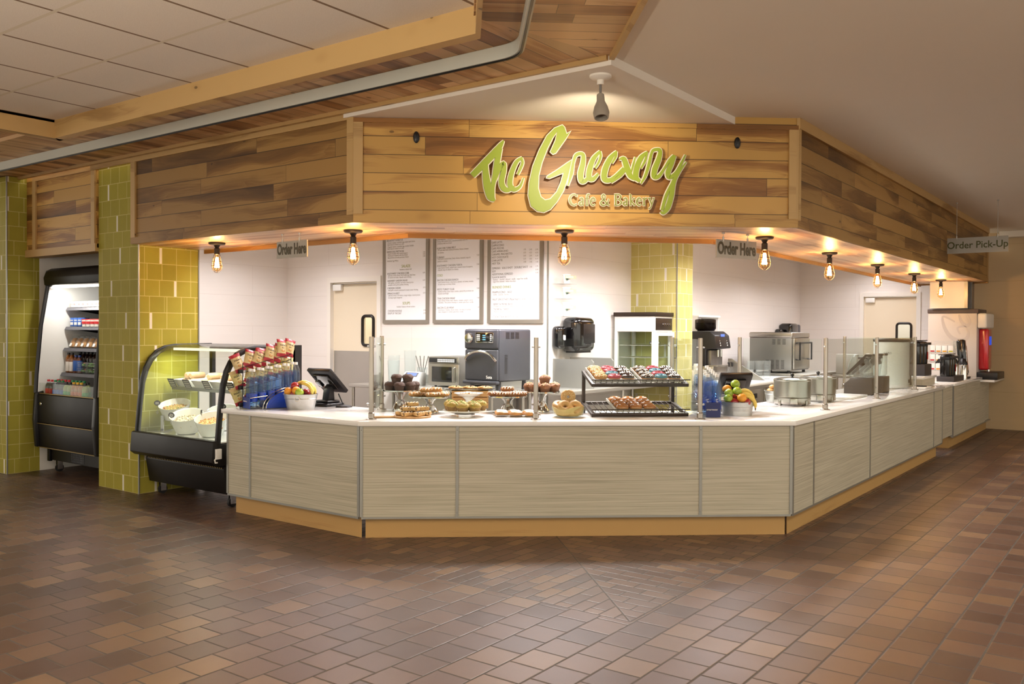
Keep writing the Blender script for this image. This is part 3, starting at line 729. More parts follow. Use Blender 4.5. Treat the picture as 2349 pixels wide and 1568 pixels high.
lt = bpy.data.lights.new('fridge_light', 'AREA'); lt.shape = 'RECTANGLE'; lt.size = 1.1; lt.size_y = .05; lt.energy = 6; lt.color = (1, .97, .9)
lo = bpy.data.objects.new('fridge_light', lt); COL.objects.link(lo); lo.location = (4.99, 9.52, 2.055); lo.rotation_euler = (0, math.radians(-22), PI/2); lo.rotation_euler = (math.radians(0), math.radians(-25), 0); lt.size = .05; lt.size_y = 1.1

# --- bottles
def bottle(name, label, H, R, body, cap, band=None, liquid=None, neck=.36, group=None, loc=(0, 0, 0), fill=.8):
    r = thing(name, label, 'bottle', loc, 0, group); z1 = H * (1 - neck)
    MB().lathe(((0, .001), (R * .86, .001), (R, .012), (R, z1), (R * .93, z1 + .1 * H), (R * .55, z1 + .22 * H), (R * .40, H - .022), (R * .40, H - .016)), n=14).build('body', body, r)
    MB().lathe(((0, H), (R * .44, H), (R * .46, H - .003), (R * .46, H - .022), (R * .42, H - .022)), n=14).build('cap', cap, r)
    if liquid: MB().lathe(((0, .004), (R * .85, .004), (R * .95, .014), (R * .95, z1), (R * .86, z1 + .1 * H), (R * .5, z1 + .2 * H), (0, z1 + .2 * H)), n=14).build('drink', liquid, r)
    if band: MB().lathe(((R * 1.01, band[0] * H), (R * 1.025, band[0] * H + .001), (R * 1.025, band[1] * H), (R * 1.01, band[1] * H)), n=14).build('label_band', band[2], r)
    return r
M['cap_red'] = mat('red_cap', 'C22028', .4); M['cap_green'] = mat('green_cap', '1E7A46', .4); M['cap_white'] = mat('white_cap', 'F0EEEA', .35, 0., .02)
M['cap_black'] = mat('black_cap', '191515', .4); M['cap_blue'] = mat('blue_cap', '2A4BA0', .4); M['cap_yellow'] = mat('yellow_cap', 'E0B021', .4)
M['cola'] = mat('cola', '2A120B', .2, 0., .05); M['clearjuice'] = clear('pale_drink', 'D5DEE2', .2); M['amberjuice'] = mat('amber_drink', 'B5722A', .25); M['greentea'] = mat('green_tea', '8F9A3A', .25)
M['lab_red'] = mat('red_label', 'C6262B', .4); M['lab_white'] = mat('white_label', 'EDE8E0', .45, 0., .03); M['lab_blue'] = mat('blue_label', '2F62B5', .4); M['lab_green'] = mat('green_label', '3C9A3C', .4); M['lab_black'] = mat('black_label', '221C1A', .45); M['lab_orange'] = mat('orange_label', 'CC6A33', .45)
kinds = {'cola': bottle('soda_bottle', '', .215, .033, 'pet', 'cap_red', (.26, .55, 'lab_red'), 'cola'),
         'water': bottle('soda_bottle', '', .215, .033, 'pet', 'cap_green', (.22, .5, 'lab_blue'), 'clearjuice'),
         'juice': bottle('juice_bottle', '', .20, .034, 'pet', 'cap_black', (.1, .5, 'lab_green'), 'greentea'),
         'tea': bottle('tea_bottle', '', .205, .034, 'pet', 'cap_yellow', (.12, .5, 'lab_orange'), 'amberjuice')}
used = set()
def put(k, loc, label, group, rz=0.):
    if k not in used:
        used.add(k); o = kinds[k]; o.location = loc; o['label'] = label; o['group'] = group; o.rotation_euler = (0, 0, rz); return o
    return dup(kinds[k], loc, rz, label, group)
seq = ['cola', 'cola', 'water', 'water', 'water', 'juice', 'juice', 'tea', 'tea', 'tea', 'juice']
desc = {'cola': 'red capped cola bottle', 'water': 'green capped clear soda bottle', 'juice': 'green labelled juice bottle', 'tea': 'yellow capped tea bottle'}
for i, k in enumerate(seq): put(k, (4.92 , 10.06 - i * .079, .831), '%s, %s from the left in the front row of the fridge' % (desc[k], ORD[i]), 'bottles on the fridge deck')
seq2 = ['cola', 'cola', 'cola', 'cola', 'water', 'water', 'water', 'water', 'juice']
for i, k in enumerate(seq2): put(k, (5.01, 10.02 - i * .079, .831), '%s, %s from the left in the second row of the fridge' % (desc[k], ORD[i]), 'bottles on the fridge deck')
# shelf four: sauces, dark bottles, boxed salads
kinds['sauce'] = bottle('sauce_bottle', '', .225, .034, mat('sauce_amber', '7A4A22', .2), 'cap_black', (.08, .55, 'lab_white'))
kinds['shake'] = bottle('shake_bottle', '', .20, .033, mat('shake_brown', '5A3320', .35), 'cap_blue', (.12, .7, 'lab_blue'))
kinds['dark'] = bottle('dark_bottle', '', .235, .033, mat('dark_bottle', '25130D', .15), 'cap_black')
for i in range(2): put('sauce', (5.135, 10.035 - i * .078, 1.116), '%s white labelled sauce bottle from the left on the lowest fridge shelf' % ORD[i], 'bottles on the lowest fridge shelf')
for i in range(2): put('shake', (5.135, 9.875 - i * .078, 1.116), '%s blue labelled milkshake bottle from the left on the lowest fridge shelf' % ORD[i], 'bottles on the lowest fridge shelf')
for i in range(7): put('dark', (5.235, 9.97 - i * .08, 1.116), '%s dark brown bottle from the left behind the boxed salads' % ORD[i], 'dark bottles on the lowest fridge shelf')
M['lettuce'] = mat('lettuce', '5E8A35', .6, 0., .35, 40); M['radicchio'] = mat('beet_leaf', '6E2A3A', .6, 0., .2, 40); M['tomato'] = mat('tomato', 'C23A28', .35)
def saladbox(loc, label):
    r = thing('salad_box', label, 'salad', loc, 0, 'boxed salads on the lowest fridge shelf')
    MB().box(-.07, .07, -.075, .075, .001, .045, .012).build('tray', 'pet', r); MB().box(-.072, .072, -.077, .077, .046, .062, .01).build('lid', 'pet', r)
    mb = MB(); rnd = random.Random(loc[1] * 100 + loc[2])
    for k in range(26): mb.sphere((rnd.uniform(-.05, .05), rnd.uniform(-.055, .055), rnd.uniform(.015, .045)), rnd.uniform(.01, .018), 8, 1.2, 1., .6)
    mb.noise(.006, 60).build('leaves', 'lettuce', r)
    mb = MB()
    for k in range(8): mb.sphere((rnd.uniform(-.05, .05), rnd.uniform(-.055, .055), rnd.uniform(.03, .05)), .009, 8)
    mb.build('toppings', 'tomato' if int(loc[1] * 10) % 2 else 'radicchio', r)
for i, (y, z, w) in enumerate(((9.70, 1.116, 'lower left'), (9.70, 1.18, 'upper left'), (9.535, 1.116, 'lower middle'), (9.535, 1.18, 'upper middle'), (9.37, 1.116, 'lower right'), (9.37, 1.18, 'upper right'))):
    saladbox((5.165, y, z), '%s clear box of green salad on the lowest fridge shelf' % w)
# shelf three: sandwich packs
M['bread'] = mat('bread_brown', 'C08A4C', .7, 0., .2, 30)
def pack(loc, label):
    r = thing('sandwich_pack', label, 'sandwich', loc, 0, 'clamshell sandwiches on the third fridge shelf')
    T = Matrix.Rotation(math.radians(24), 4, 'Y')
    MB().box(-.02, .03, -.058, .058, .001, .15, .018, 3, T).build('clamshell', 'pet', r)
    MB().box(-.012, .022, -.045, .045, .01, .12, .014, 3, T).noise(.006, 40, 3).build('sandwich', 'bread', r)
    MB().box(-.0215, -.0202, -.022, .022, .012, .05, 0, 2, T).build('price_sticker', 'paper', r)
for i in range(6): pack((5.155, 10.02 - i * .125, 1.396), '%s clear clamshell sandwich from the left on the third fridge shelf' % ORD[i])
# shelf two: blue cartons and red cups
def carton(loc, label):
    r = thing('yogurt_carton', label, 'carton', loc, 0, 'blue cartons on the second fridge shelf')
    MB().prism([(-.05, -.035), (.05, -.035), (.05, .035), (-.05, .035)], .001, .10, None, .004).build('carton', 'lab_blue', r)
    MB().box(-.0515, -.05, -.03, .03, .02, .05).box(-.0515, -.05, -.03, .03, .066, .076).build('printed_panel', 'lab_white', r)
for i in range(3): carton((5.21, 10.02 - i * .085, 1.636), '%s blue yogurt carton from the left on the second fridge shelf' % ORD[i])
def cup(name, loc, label, R, H, body, lid, group, z0=None):
    r = thing(name, label, 'cup', loc, 0, group)
    MB().lathe(((0, .001), (R * .8, .001), (R, H - .006), (0, H - .006)), n=16).build('cup', body, r)
    MB().lathe(((0, H), (R * 1.04, H), (R * 1.05, H - .008), (R, H - .008)), n=16).build('lid', lid, r); return r
c0 = cup('parfait_cup', (5.17, 9.74, 1.636), 'first red lidded white cup from the left on the second fridge shelf', .04, .085, 'lab_white', 'cap_red', 'red cups on the second fridge shelf')
MB().lathe(((.0355, .03), (.0372, .03), (.0392, .058), (.0375, .058)), n=16).build('printed_band', 'lab_red', c0)
for i in range(1, 6): dup(c0, (5.17, 9.74 - i * .088, 1.636), 0, '%s red lidded white cup from the left on the second fridge shelf' % ORD[i])
c1 = cup('snack_cup', (5.19, 10.01, 1.856), 'first white snack cup from the left in the front row on the top fridge shelf', .045, .07, 'lab_white', 'pet', 'white cups on the top fridge shelf')
MB().lathe(((.037, .022), (.0395, .022), (.043, .045), (.041, .045)), n=16).build('printed_band', mat('pink_print', 'C9A0A0', .5), c1)
for i in range(1, 8): dup(c1, (5.19, 10.01 - i * .095, 1.856), 0, '%s white snack cup from the left in the front row on the top fridge shelf' % ORD[i])
for i in range(7): dup(c1, (5.29, 9.97 - i * .095, 1.856), 0, '%s white snack cup from the left in the rear row on the top fridge shelf' % ORD[i])

# ================================================================ glass deli case
CY0, CY1 = 6.752, 8.06
prof = [(4.775, .612), (4.80, .9), (4.828, 1.12), (4.865, 1.24), (4.915, 1.33), (4.985, 1.40), (5.08, 1.445), (5.2, 1.462), (5.62, 1.466)]
cs = thing('deli_display_case', 'curved glass deli case with black base between the green pillar and the counter', 'display case', (0, 0, 0))
xzprism(MB(), [(4.715, .44), (4.728, .62), (4.74, .63), (4.785, .63), (4.79, .592), (5.62, .592), (5.62, .40), (4.9, .40), (4.76, .405)], CY0, CY1, .006).build('front_panel', 'fridge_black', cs)
xzprism(MB(), [(4.88, .395), (4.86, .36), (4.9, .13), (5.62, .13), (5.62, .395)], CY0 + .03, CY1 - .03, .006).build('base', 'fridge_black', cs)
gr = MB()
for i in range(44): gr.cyl((4.862, CY0 + .06 + i * .027, .372), .006, .006, 8, M4=Matrix.Rotation(-PI/2, 4, 'Y'))
gr.build('vent_holes', 'brass', cs)
MB().box(4.78, 5.6, CY0 + .02, CY1 - .02, .6005, .612).build('deck', 'ceramic', cs)
def sheet(mb, y0, y1, pr, th=.006):
    poly = pr + [(x + .004, z - th) for x, z in pr[::-1]]
    return xzprism(mb, poly, y0, y1)
sheet(MB(), CY0 + .03, CY1 - .03, prof).build('curved_glass', clear('case_glass', 'F8FCF8', .2), cs)
for y0, y1, nm in ((CY0, CY0 + .03, 'end_frame'), (CY1 - .03, CY1, 'end_frame')):
    poly = [(x - .012, z + .006) for x, z in prof] + [(x + .032, z - .03) for x, z in prof[::-1]]
    o = xzprism(MB(), poly, y0, y1, .004).build(nm, 'blackp', cs)
    xzprism(MB(), [(4.81, .612)] + [(x + .03, z - .03) for x, z in prof[1:]] + [(5.62, .612)], (y0 + y1) / 2 - .003, (y0 + y1) / 2 + .003).build('end_glass', M['glass'], o)
MB().box(5.5, 5.72, CY0, CY0 + .03, .6, 1.466).box(5.6, 5.64, CY0, CY1, 1.40, 1.466).box(5.6, 5.64, CY1 - .05, CY1, .6, 1.4).box(5.6, 5.64, 7.40, 7.46, .6, 1.4).box(5.6, 5.64, CY0, CY0 + .05, .6, 1.4).build('rear_frame', 'blackp', cs)
MB().box(5.16, 5.58, CY0 + .03, CY1 - .03, 1.035, 1.045).build('shelf', 'glass', cs)
MB().box(5.145, 5.165, CY0 + .03, CY1 - .03, 1.012, 1.046).build('shelf_rail', 'darksteel', cs)
MB().box(5.15, 5.19, CY0 + .05, CY1 - .05, 1.405, 1.43).build('light_tube', emit('case_tube', 'FFF1DC', 1.3), cs)
xzprism(MB(), [(4.745, .47), (4.745, .56), (4.80, .56), (4.80, .47)], CY0 - .028, CY0 - .001, .004).tube([(4.752, CY0 - .014, .48), (4.735, CY0 - .014, .465), (4.742, CY0 - .014, .44), (4.762, CY0 - .014, .44)], .007, 8).build('latch', 'whitep', cs)
caster(cs, 4.99, CY1 - .1, .131); caster(cs, 4.99, CY0 + .1, .131); caster(cs, 5.5, CY1 - .1, .131); caster(cs, 5.5, CY0 + .1, .131)
area_l = bpy.data.lights.new('case_light', 'AREA'); area_l.shape = 'RECTANGLE'; area_l.size = .06; area_l.size_y = 1.1; area_l.energy = 8; area_l.color = (1, .93, .8)
ao_ = bpy.data.objects.new('case_light', area_l); COL.objects.link(ao_); ao_.location = (5.12, 7.4, 1.40)

# salad bowls: slanted white bowls
def salad_mat(nm, stops, sc_=70):
    n = NT(nm); c = n.ramp(n.wn(n.node('ShaderNodeTexVoronoi').outputs['Color'] if False else n.vor(n.objc(), sc_, 'Color'), '3D'), stops, 'CONSTANT')
    n.bsdf(c, .45, 0., None, .5); return n.m
M['slaw'] = salad_mat('grain_salad', ((0, 'C9A860'), (.4, 'D8BE80'), (.7, 'B4532C'), (.85, '7E9A4A')))
M['potato'] = salad_mat('potato_salad', ((0, 'E8E0C8'), (.5, 'DCD2B0'), (.75, 'B9A98A'), (.9, '7A7060')))
M['pasta'] = salad_mat('pasta_salad', ((0, 'E0B266'), (.5, 'D79C4E'), (.8, 'EBC98A'), (.93, 'B03A22')))
M['nuts'] = salad_mat('nut_salad', ((0, 'D9CDB5'), (.5, 'B9A58A'), (.8, '8A3A3A')))
def bowl(loc, R, H, label, food, flabel, fcat, tilt, rz, stand=0., seed=1):
    b = thing('salad_bowl', label, 'bowl', loc, rz, 'white bowls in the deli case')
    mb = MB(); n = 32; A = []; B = []
    pr = [(.0, 0), (.5, 0), (.62, .06), (.78, .4), (.92, .75), (1.0, 1.0), (.955, .985), (.86, .72), (.7, .36), (.5, .1), (0, .08)]
    mb.lathe([(r * R, z * H) for r, z in pr], n=n)
    for v in mb.bm.verts: v.co.z *= 1 + tilt * v.co.x / R
    mb.build('bowl', 'ceramic', b)
    fo = MB().lathe([(0, .8), (.3, .79), (.6, .76), (.84, .66), (.8, .5), (0, .2)], n=28)
    for v in fo.bm.verts: v.co = Vector((v.co.x * R, v.co.y * R, v.co.z * H)); v.co.z *= 1 + tilt * v.co.x / R
    bmesh.ops.subdivide_edges(fo.bm, edges=fo.bm.edges[:], cuts=2, use_grid_fill=True); fo.noise(.012, 55, seed)
    rnd = random.Random(seed)
    for k in range(90):
        q, a = math.sqrt(rnd.random()) * .8 * R, rnd.uniform(0, 2 * PI); x, y = q * math.cos(a), q * math.sin(a)
        z = (.80 - .12 * (q / R) ** 2) * H * (1 + tilt * x / R) + rnd.uniform(-.004, .006)
        T = Matrix.Translation((x, y, z)) @ Matrix.Rotation(rnd.uniform(0, PI), 4, 'Z') @ Matrix.Rotation(rnd.uniform(0, PI), 4, 'X')
        fo.cyl((0, 0, -.007), .005, .016, 6, M4=None) if False else fo.lathe(((0, -.009), (.005, -.007), (.0055, .006), (0, .009)), n=6, M4=T)
    f = fo.build(food[0], food[1]); f.location = loc; f.rotation_euler = (0, 0, rz); f.location.z += .001
    tag(f, flabel, fcat, None, 'stuff')
    if stand:
        for s in (-1, 1):
            MB().box(-.006, .006, -.0, .028, -stand, .06, 0, 2, Matrix.Translation((-R * .72, s * R * .5 - .014, 0))).box(-R * .72, .06, s * R * .5 - .014, s * R * .5 + .014, -stand, -stand + .008).build('stand_leg', 'chrome', b)
    return b
RZB = math.radians(34)
bowl((5.07, 7.865, .715), .150, .165, 'white bowl of grain salad raised on steel legs beside the pillar end', ('grain_salad', 'slaw'), 'orange flecked grain salad in the raised bowl', 'salad', .28, RZB, .10, 3)
bowl((5.0, 7.56, .6125), .155, .185, 'white bowl of creamy potato salad at the front middle of the case', ('potato_salad', 'potato'), 'creamy white potato salad in the middle bowl', 'salad', .28, RZB, 0, 5)
bowl((5.02, 7.19, .6125), .155, .18, 'white bowl of orange pasta salad beside the black end frame', ('pasta_salad', 'pasta'), 'orange pasta salad in the front right bowl', 'salad', .28, RZB, 0, 8)
bowl((5.40, 7.55, .6125), .150, .21, 'white bowl of pale salad behind the potato salad', ('egg_salad', 'potato'), 'pale yellow salad in the rear bowl', 'salad', .2, RZB, 0, 11)
bowl((5.40, 7.06, .72), .150, .17, 'white bowl of nut salad raised at the rear right of the case', ('nut_salad', 'nuts'), 'nut and dried fruit salad in the rear right bowl', 'salad', .25, RZB, .107, 13)
# tags on wire clips
M['tag'] = mat('black_tag', '2B2624', .5, 0., .1, 20)
def cliptag(loc, rz, label, h=.10, lean=0., oval=True):
    t = thing('clip_tag', label, 'label', loc, rz, 'black tags on the salad bowls')
    MB().tube([(0, 0, -.02), (.004, 0, .02), (0, 0, h)], .002, 6).torus((0, 0, 0), .012, .002, 12, 6, Matrix.Rotation(PI/2, 4, 'X')).build('wire_clip', 'chrome', t)
    T = Matrix.Translation((0, -.002, h)) @ Matrix.Rotation(lean, 4, 'Y') @ Matrix.Rotation(PI/2, 4, 'X')
    (MB().lathe(((0, 0), (.03, 0), (.03, .003), (0, .003)), n=20, M4=T, sy=.85) if oval else MB().box(-.008, .008, -.035, .04, 0, .003, 0, 2, T)).build('tag', 'tag', t)
    mb = MB()
    for k in range(3): mb.box(-.016, .016, -.012 + k * .009, -.009 + k * .009, .003, .0036, 0, 2, T)
    mb.build('lettering', 'lab_white', t)
cliptag((4.955, 7.98, .80), RM * .8, 'oval black tag clipped to the grain salad bowl', .09); cliptag((4.895, 7.645, .725), RM * .8, 'oval black tag clipped to the potato salad bowl', .07, .4)
cliptag((5.01, 7.34, .745), RM * .8, 'slim black tag clipped to the pasta salad bowl', .07, .1, False); cliptag((5.23, 7.31, .80), RM * .8, 'oval black tag clipped to the rear salad bowl', .075, .3)
cliptag((5.29, 7.19, .85), RM * .8, 'slim black tag clipped to the nut salad bowl', .10, .3, False)
# paper trays of wraps on the glass shelf
M['wrap'] = mat('tortilla_wrap', 'C9A57E', .55, 0., .25, 14); M['film'] = clear('cling_film', 'FFFFFF', .5, .12)
def paper_tray(loc, label, W=.26, D=.3):
    t = thing('paper_tray', label, 'tray', loc, 0, 'white trays on the case shelf'); mb = MB()
    w, d, h, e = W / 2, D / 2, .065, .025
    lo = [(-d, -w + e, .002), (d, -w + e, .002), (d, w - e, .002), (-d, w - e, .002)]; hi = [(-d - .03, -w, h), (d + .02, -w, h + .03), (d + .02, w, h + .03), (-d - .03, w, h)]
    for i in range(4):
        j = (i + 1) % 4; mb.grid([[lo[i], lo[j]], [hi[i], hi[j]]])
    mb.grid([[lo[0], lo[1]], [lo[3], lo[2]]])
    bmesh.ops.remove_doubles(mb.bm, verts=mb.bm.verts[:], dist=1e-5); bmesh.ops.solidify(mb.bm, geom=mb.bm.faces[:], thickness=.003)
    mb.build('tray', 'paper', t); return t
def wrap0(loc, label, rz, seed):
    r = thing('wrapped_sandwich', label, 'sandwich', loc, rz, 'film wrapped sandwiches on the case shelf')
    T = Matrix.Rotation(PI/2, 4, 'Y')
    MB().lathe(((0, -.085), (.02, -.084), (.034, -.07), (.037, 0), (.034, .07), (.02, .084), (0, .085)), n=14, M4=T, sy=1.1).noise(.006, 30, seed).build('wrap', 'wrap', r)
    MB().lathe(((.012, -.1), (.012, -.088), (.037, -.071), (.0395, 0), (.037, .071), (.012, .088), (.014, .1)), n=14, M4=T, sy=1.1).noise(.004, 45, seed).build('film', 'film', r); return r
w0 = None
for t_i, (yy, nm) in enumerate(((7.88, 'left'), (7.585, 'second'), (7.29, 'third'), (6.995, 'right'))):
    paper_tray((5.33, yy, 1.047), '%s white paper tray on the shelf of the deli case' % nm)
    for k in range(5 if t_i in (0, 2) else 4):
        dy = (-.065, .0, .065, -.035, .035)[k]; z = 1.089 + (0 if k < 3 else .062)
        lab = '%s film wrapped sandwich in the %s paper tray' % (('near side', 'middle', 'far side', 'upper near', 'upper far')[k], nm)
        w0 = wrap0((5.30, yy + dy, z), lab, 0, 2) if w0 is None else dup(w0, (5.30 + .01 * (k % 2), yy + dy, z), .1 * (k - 2), lab)
for i, y in enumerate((7.99, 7.74, 7.42, 7.05)):
    o = MB().box(-.001, .001, -.055, .055, -.05, .05, 0, 2, Matrix.Rotation(math.radians(-28), 4, 'Y')).build('menu_tag', 'tag'); o.location = (5.125, y, 1.078)
    tag(o, '%s black menu tag from the left on the case shelf' % ORD[i], 'label', 'black menu tags on the case shelf')
    mb = MB()
    for k in range(4): mb.box(-.0018, -.001, -.04, .04, .024 - k * .02, .03 - k * .02, 0, 2, Matrix.Rotation(math.radians(-28), 4, 'Y'))
    mb.build('lettering', 'lab_white', o)
# ================================================================ goods on the counter, left wing
RT = Vector((.594, -.8044)); FW = Vector((.8044, .594))
# --- fruit
M['apple_red'] = mat('apple_red', 'A3262C', .3, 0., .35, 12, coat=.3); M['apple_green'] = mat('apple_green', '9DB83A', .3, 0., .25, 10, coat=.3)
M['orange'] = mat('orange_peel', 'E39A2C', .45, 0., .1, 30, bump=.25); M['banana'] = mat('banana_peel', 'E6CB62', .45, 0., .2, 9); M['stem'] = mat('brown_stem', '5A4326', .7)
M['banana_tip'] = mat('banana_tip', '5A4A22', .6)
def apple(label, col, group, cat='apple'):
    r = thing('apple', label, cat, (0, 0, 0), 0, group); R = .039
    pr = [(0, -.78 * R)] + [(R * math.sin(a) * (1 + .06 * math.cos(a)), -R * math.cos(a) * .92) for a in [k * PI / 10 for k in range(2, 10)]] + [(.2 * R, .78 * R), (0, .62 * R)]
    MB().lathe(pr, n=18).build('flesh', col, r); MB().tube([(0, 0, .6 * R), (.002, 0, .95 * R), (.006, 0, 1.1 * R)], .0018, 6).build('stem', 'stem', r); return r
def orange(label, group):
    r = thing('orange', label, 'orange', (0, 0, 0), 0, group); MB().sphere((0, 0, 0), .040, 18, sz=.95).build('peel', 'orange', r)
    MB().cyl((0, 0, .0365), .004, .003, 8).build('stem_scar', 'stem', r); return r
def banana(label, group):
    r = thing('banana', label, 'banana', (0, 0, 0), 0, group); mb = MB(); pts = []; rad = []
    for k in range(13):
        a = -1. + 2. * k / 12; pts.append((.085 * math.sin(a), 0, .085 * math.cos(a) - .085)); q = abs(k - 6) / 6; rad.append(.0185 * (1 - q ** 4 * .7))
    mb.tube(pts, rad, 8).build('peel', 'banana', r)
    MB().tube([pts[-1], (pts[-1][0] + .012, 0, pts[-1][2] - .016)], [.006, .004], 6).tube([pts[0], (pts[0][0] - .004, 0, pts[0][2] - .006)], [.006, .003], 6).build('stem', 'banana_tip', r); return r
fruit = {}
def fr_put(k, loc, label, group, rot=(0, 0, 0)):
    if k not in fruit:
        fruit[k] = apple('', 'apple_red', group) if k == 'red' else apple('', 'apple_green', group) if k == 'green' else orange('', group) if k == 'orange' else banana('', group)
        o = fruit[k]; o.location = loc; o.rotation_euler = rot; o['label'] = label; o['group'] = group; return o
    return dup(fruit[k], loc, None, label, group, rot)
M['galv'] = mat('galvanised_steel', 'C9CAC8', .38, .75, .3, 25)
def tub(loc, label, rb, rt, H, sy=1., rz=0., m='galv', lip=False):
    t = thing('fruit_tub', label, 'tub', loc, rz)
    if lip: pr = [(0, 0), (rb, 0), (rb * 1.03, H * .62), (rt, H * .66), (rt * 1.02, H * .97), (rt * 1.05, H), (rt * 1.0, H), (rt * .97, H * .7), (rb * .98, H * .1), (0, H * .08)]
    else: pr = [(0, 0), (rb, 0), (rb + (rt - rb) * .68, H * .68), (rb + (rt - rb) * .72 + .003, H * .7), (rb + (rt - rb) * .74, H * .73), (rt, H), (rt + .004, H), (rt + .004, H - .005), (rt - .004, H - .002), (rb - .002, .006), (0, .005)]
    MB().lathe(pr, n=36, sy=sy).build('body', m, t); return t
tl_ = Vector((5.229, 6.184)); TB = RM * .9
t1 = tub((tl_.x, tl_.y, TOP), 'small galvanised tub of fruit beside the blue bottle rack', .118, .15, .135, .86, math.radians(-54))
MB().torus((.0, -.128, .098), .022, .003, 16, 6, Matrix.Rotation(PI/2 - .15, 4, 'X')).build('ring_handle', 'chrome', t1)
def rel(c, r, f): v = Vector((c[0], c[1])) + RT * r + FW * f; return v.x, v.y
G1 = 'fruit in the left galvanised tub'
for k, r, f, z, lab, rot in (('orange', -.098, -.04, .155, 'orange at the left edge of the galvanised tub', (0, 0, 0)), ('red', -.045, -.02, .205, 'red apple on top of the galvanised tub', (.2, .1, 0)),
        ('orange', -.02, -.075, .165, 'orange behind the green apple in the galvanised tub', (0, 0, 0)), ('green', .012, -.098, .155, 'green apple at the front of the galvanised tub', (.3, 0, 0)),
        ('red', -.04, -.06, .138, 'red apple half sunk in the galvanised tub', (.3, .2, 0)), ('red', .03, .07, .14, 'red apple under the bananas in the galvanised tub', (0, 0, 0))):
    fr_put(k, (*rel(tl_, r, f), TOP + z), lab, G1, rot)
for i, (r, f, z, ry, rz) in enumerate(((.03, .02, .228, .25, -.95), (.055, .0, .232, .35, -1.05), (.078, -.02, .225, .5, -1.15), (.09, -.055, .205, .75, -1.25), (.105, -.0, .20, .9, -.9))):
    fr_put('banana', (*rel(tl_, r, f), TOP + z), '%s banana from the left of the bunch in the galvanised tub' % ORD[i], G1, (0, ry, rz))

# --- water bottles and their racks
kinds['aqua'] = bottle('water_bottle', '', .335, .0365, 'pet', 'cap_white', None, None, .3)
a_ = kinds['aqua']
MB().lathe(((0, .005), (.0318, .005), (.035, .015), (.035, .215), (.030, .25), (.02, .262), (0, .262)), n=14).build('water', clear('bottled_water', 'D3E4F8', .1, .03, .03, '6FA0E8'), a_)
MB().lathe(((.0372, .05), (.0376, .051), (.0376, .115), (.0372, .116)), n=14).build('label_band', 'blue', a_)
def smart(par, sc_=1., rot=0.):
    pass
smt = text_mesh('lettering', 'smart', .034, 'lab_white', a_, Matrix.Rotation(math.radians(-90), 4, 'Z') @ Matrix.Translation((.0, 0, 0)) if False else Matrix(((0, 0, 1, .0378), (1, 0, 0, .012), (0, 1, 0, .06), (0, 0, 0, 1))) @ Matrix.Rotation(PI/2, 4, 'Z'), .0004, 0, 'LEFT', 1.)
E_ = (RT * .806 + FW * .59); EN = Vector((-E_.y, E_.x))
def bottle_rack(base, e, n, rise, label, gname, bl, cols=6, rows=2, front=None, sp=.0735, rotb=None):
    th = ang2(e); en = Vector((-e.y, e.x))
    r = thing('bottle_rack', label, 'rack', (base.x, base.y, TOP), th)
    L = sp * cols + .01; Wd = sp * rows
    MB().prism([(-.045, 0), (L - .04, 0), (L - .04, .004 + rise * cols), (-.045, .004)], 0, Wd + .01, Matrix(((1, 0, 0, 0), (0, 0, 1, -.042), (0, 1, 0, .0), (0, 0, 0, 1)))).build('tray', 'pet', r)
    arcp = [(.10 + .28 * (1 - math.cos(a)) , .165 * math.sin(a)) for a in [k * PI / 2 / 10 for k in range(11)]]
    poly = [(.10, .004)] + arcp + [(L - .04, .165), (L - .04, .004)]
    for y in (-.046, Wd - .03):
        MB().prism(poly, 0, .003, Matrix(((1, 0, 0, 0), (0, 0, 1, y), (0, 1, 0, 0), (0, 0, 0, 1)))).build('side_card', 'pet' if front else 'blue', r)
        MB().tube([(x - .002, y, z + .004) for x, z in [(.098, .0)] + arcp + [(L - .04, .168)]], .003, 6).tube([(.07 + .3 * (1 - math.cos(a)), y, .19 * math.sin(a)) for a in [k * PI / 2 / 10 for k in range(11)]], .003, 6).tube([(-.045, y, .1), (.11, y, .115)], .0025, 6).build('wire_side', 'chrome', r)
    MB().box(-.047, -.044, -.02 if front else -.044, Wd - (.055 if front else .03), .004, .125 if front else .1).build('front_card', 'darkblue' if front else 'blue', r)
    text_block('lettering', [('smart', .022, 0, 0, 'LEFT', 1.), ('water', .022, .05, 0, 'LEFT', .8)], 'lab_white', r, Matrix(((0, 0, -1, -.0475), (-1, 0, 0, Wd - (.06 if front else .04)), (0, 1, 0, .06), (0, 0, 0, 1))))
    for k in range(cols):
        for j in range(rows):
            p = Vector((base.x, base.y)) + e * (sp * k) + en * (sp * j)
            lab = '%s water bottle in the %s row of the %s' % (ORD[k], 'near' if j == 0 else 'far', bl)
            put('aqua', (p.x, p.y, TOP + .006 + rise * (k + .9)), lab, gname, rotb if rotb is not None else th + .6)
    return r
bottle_rack(Vector((4.96, 6.496)), E_, 6, .011, 'blue sloping rack of water bottles on the left wing of the counter', 'water bottles in the left rack', 'rack on the left wing', sp=.079)

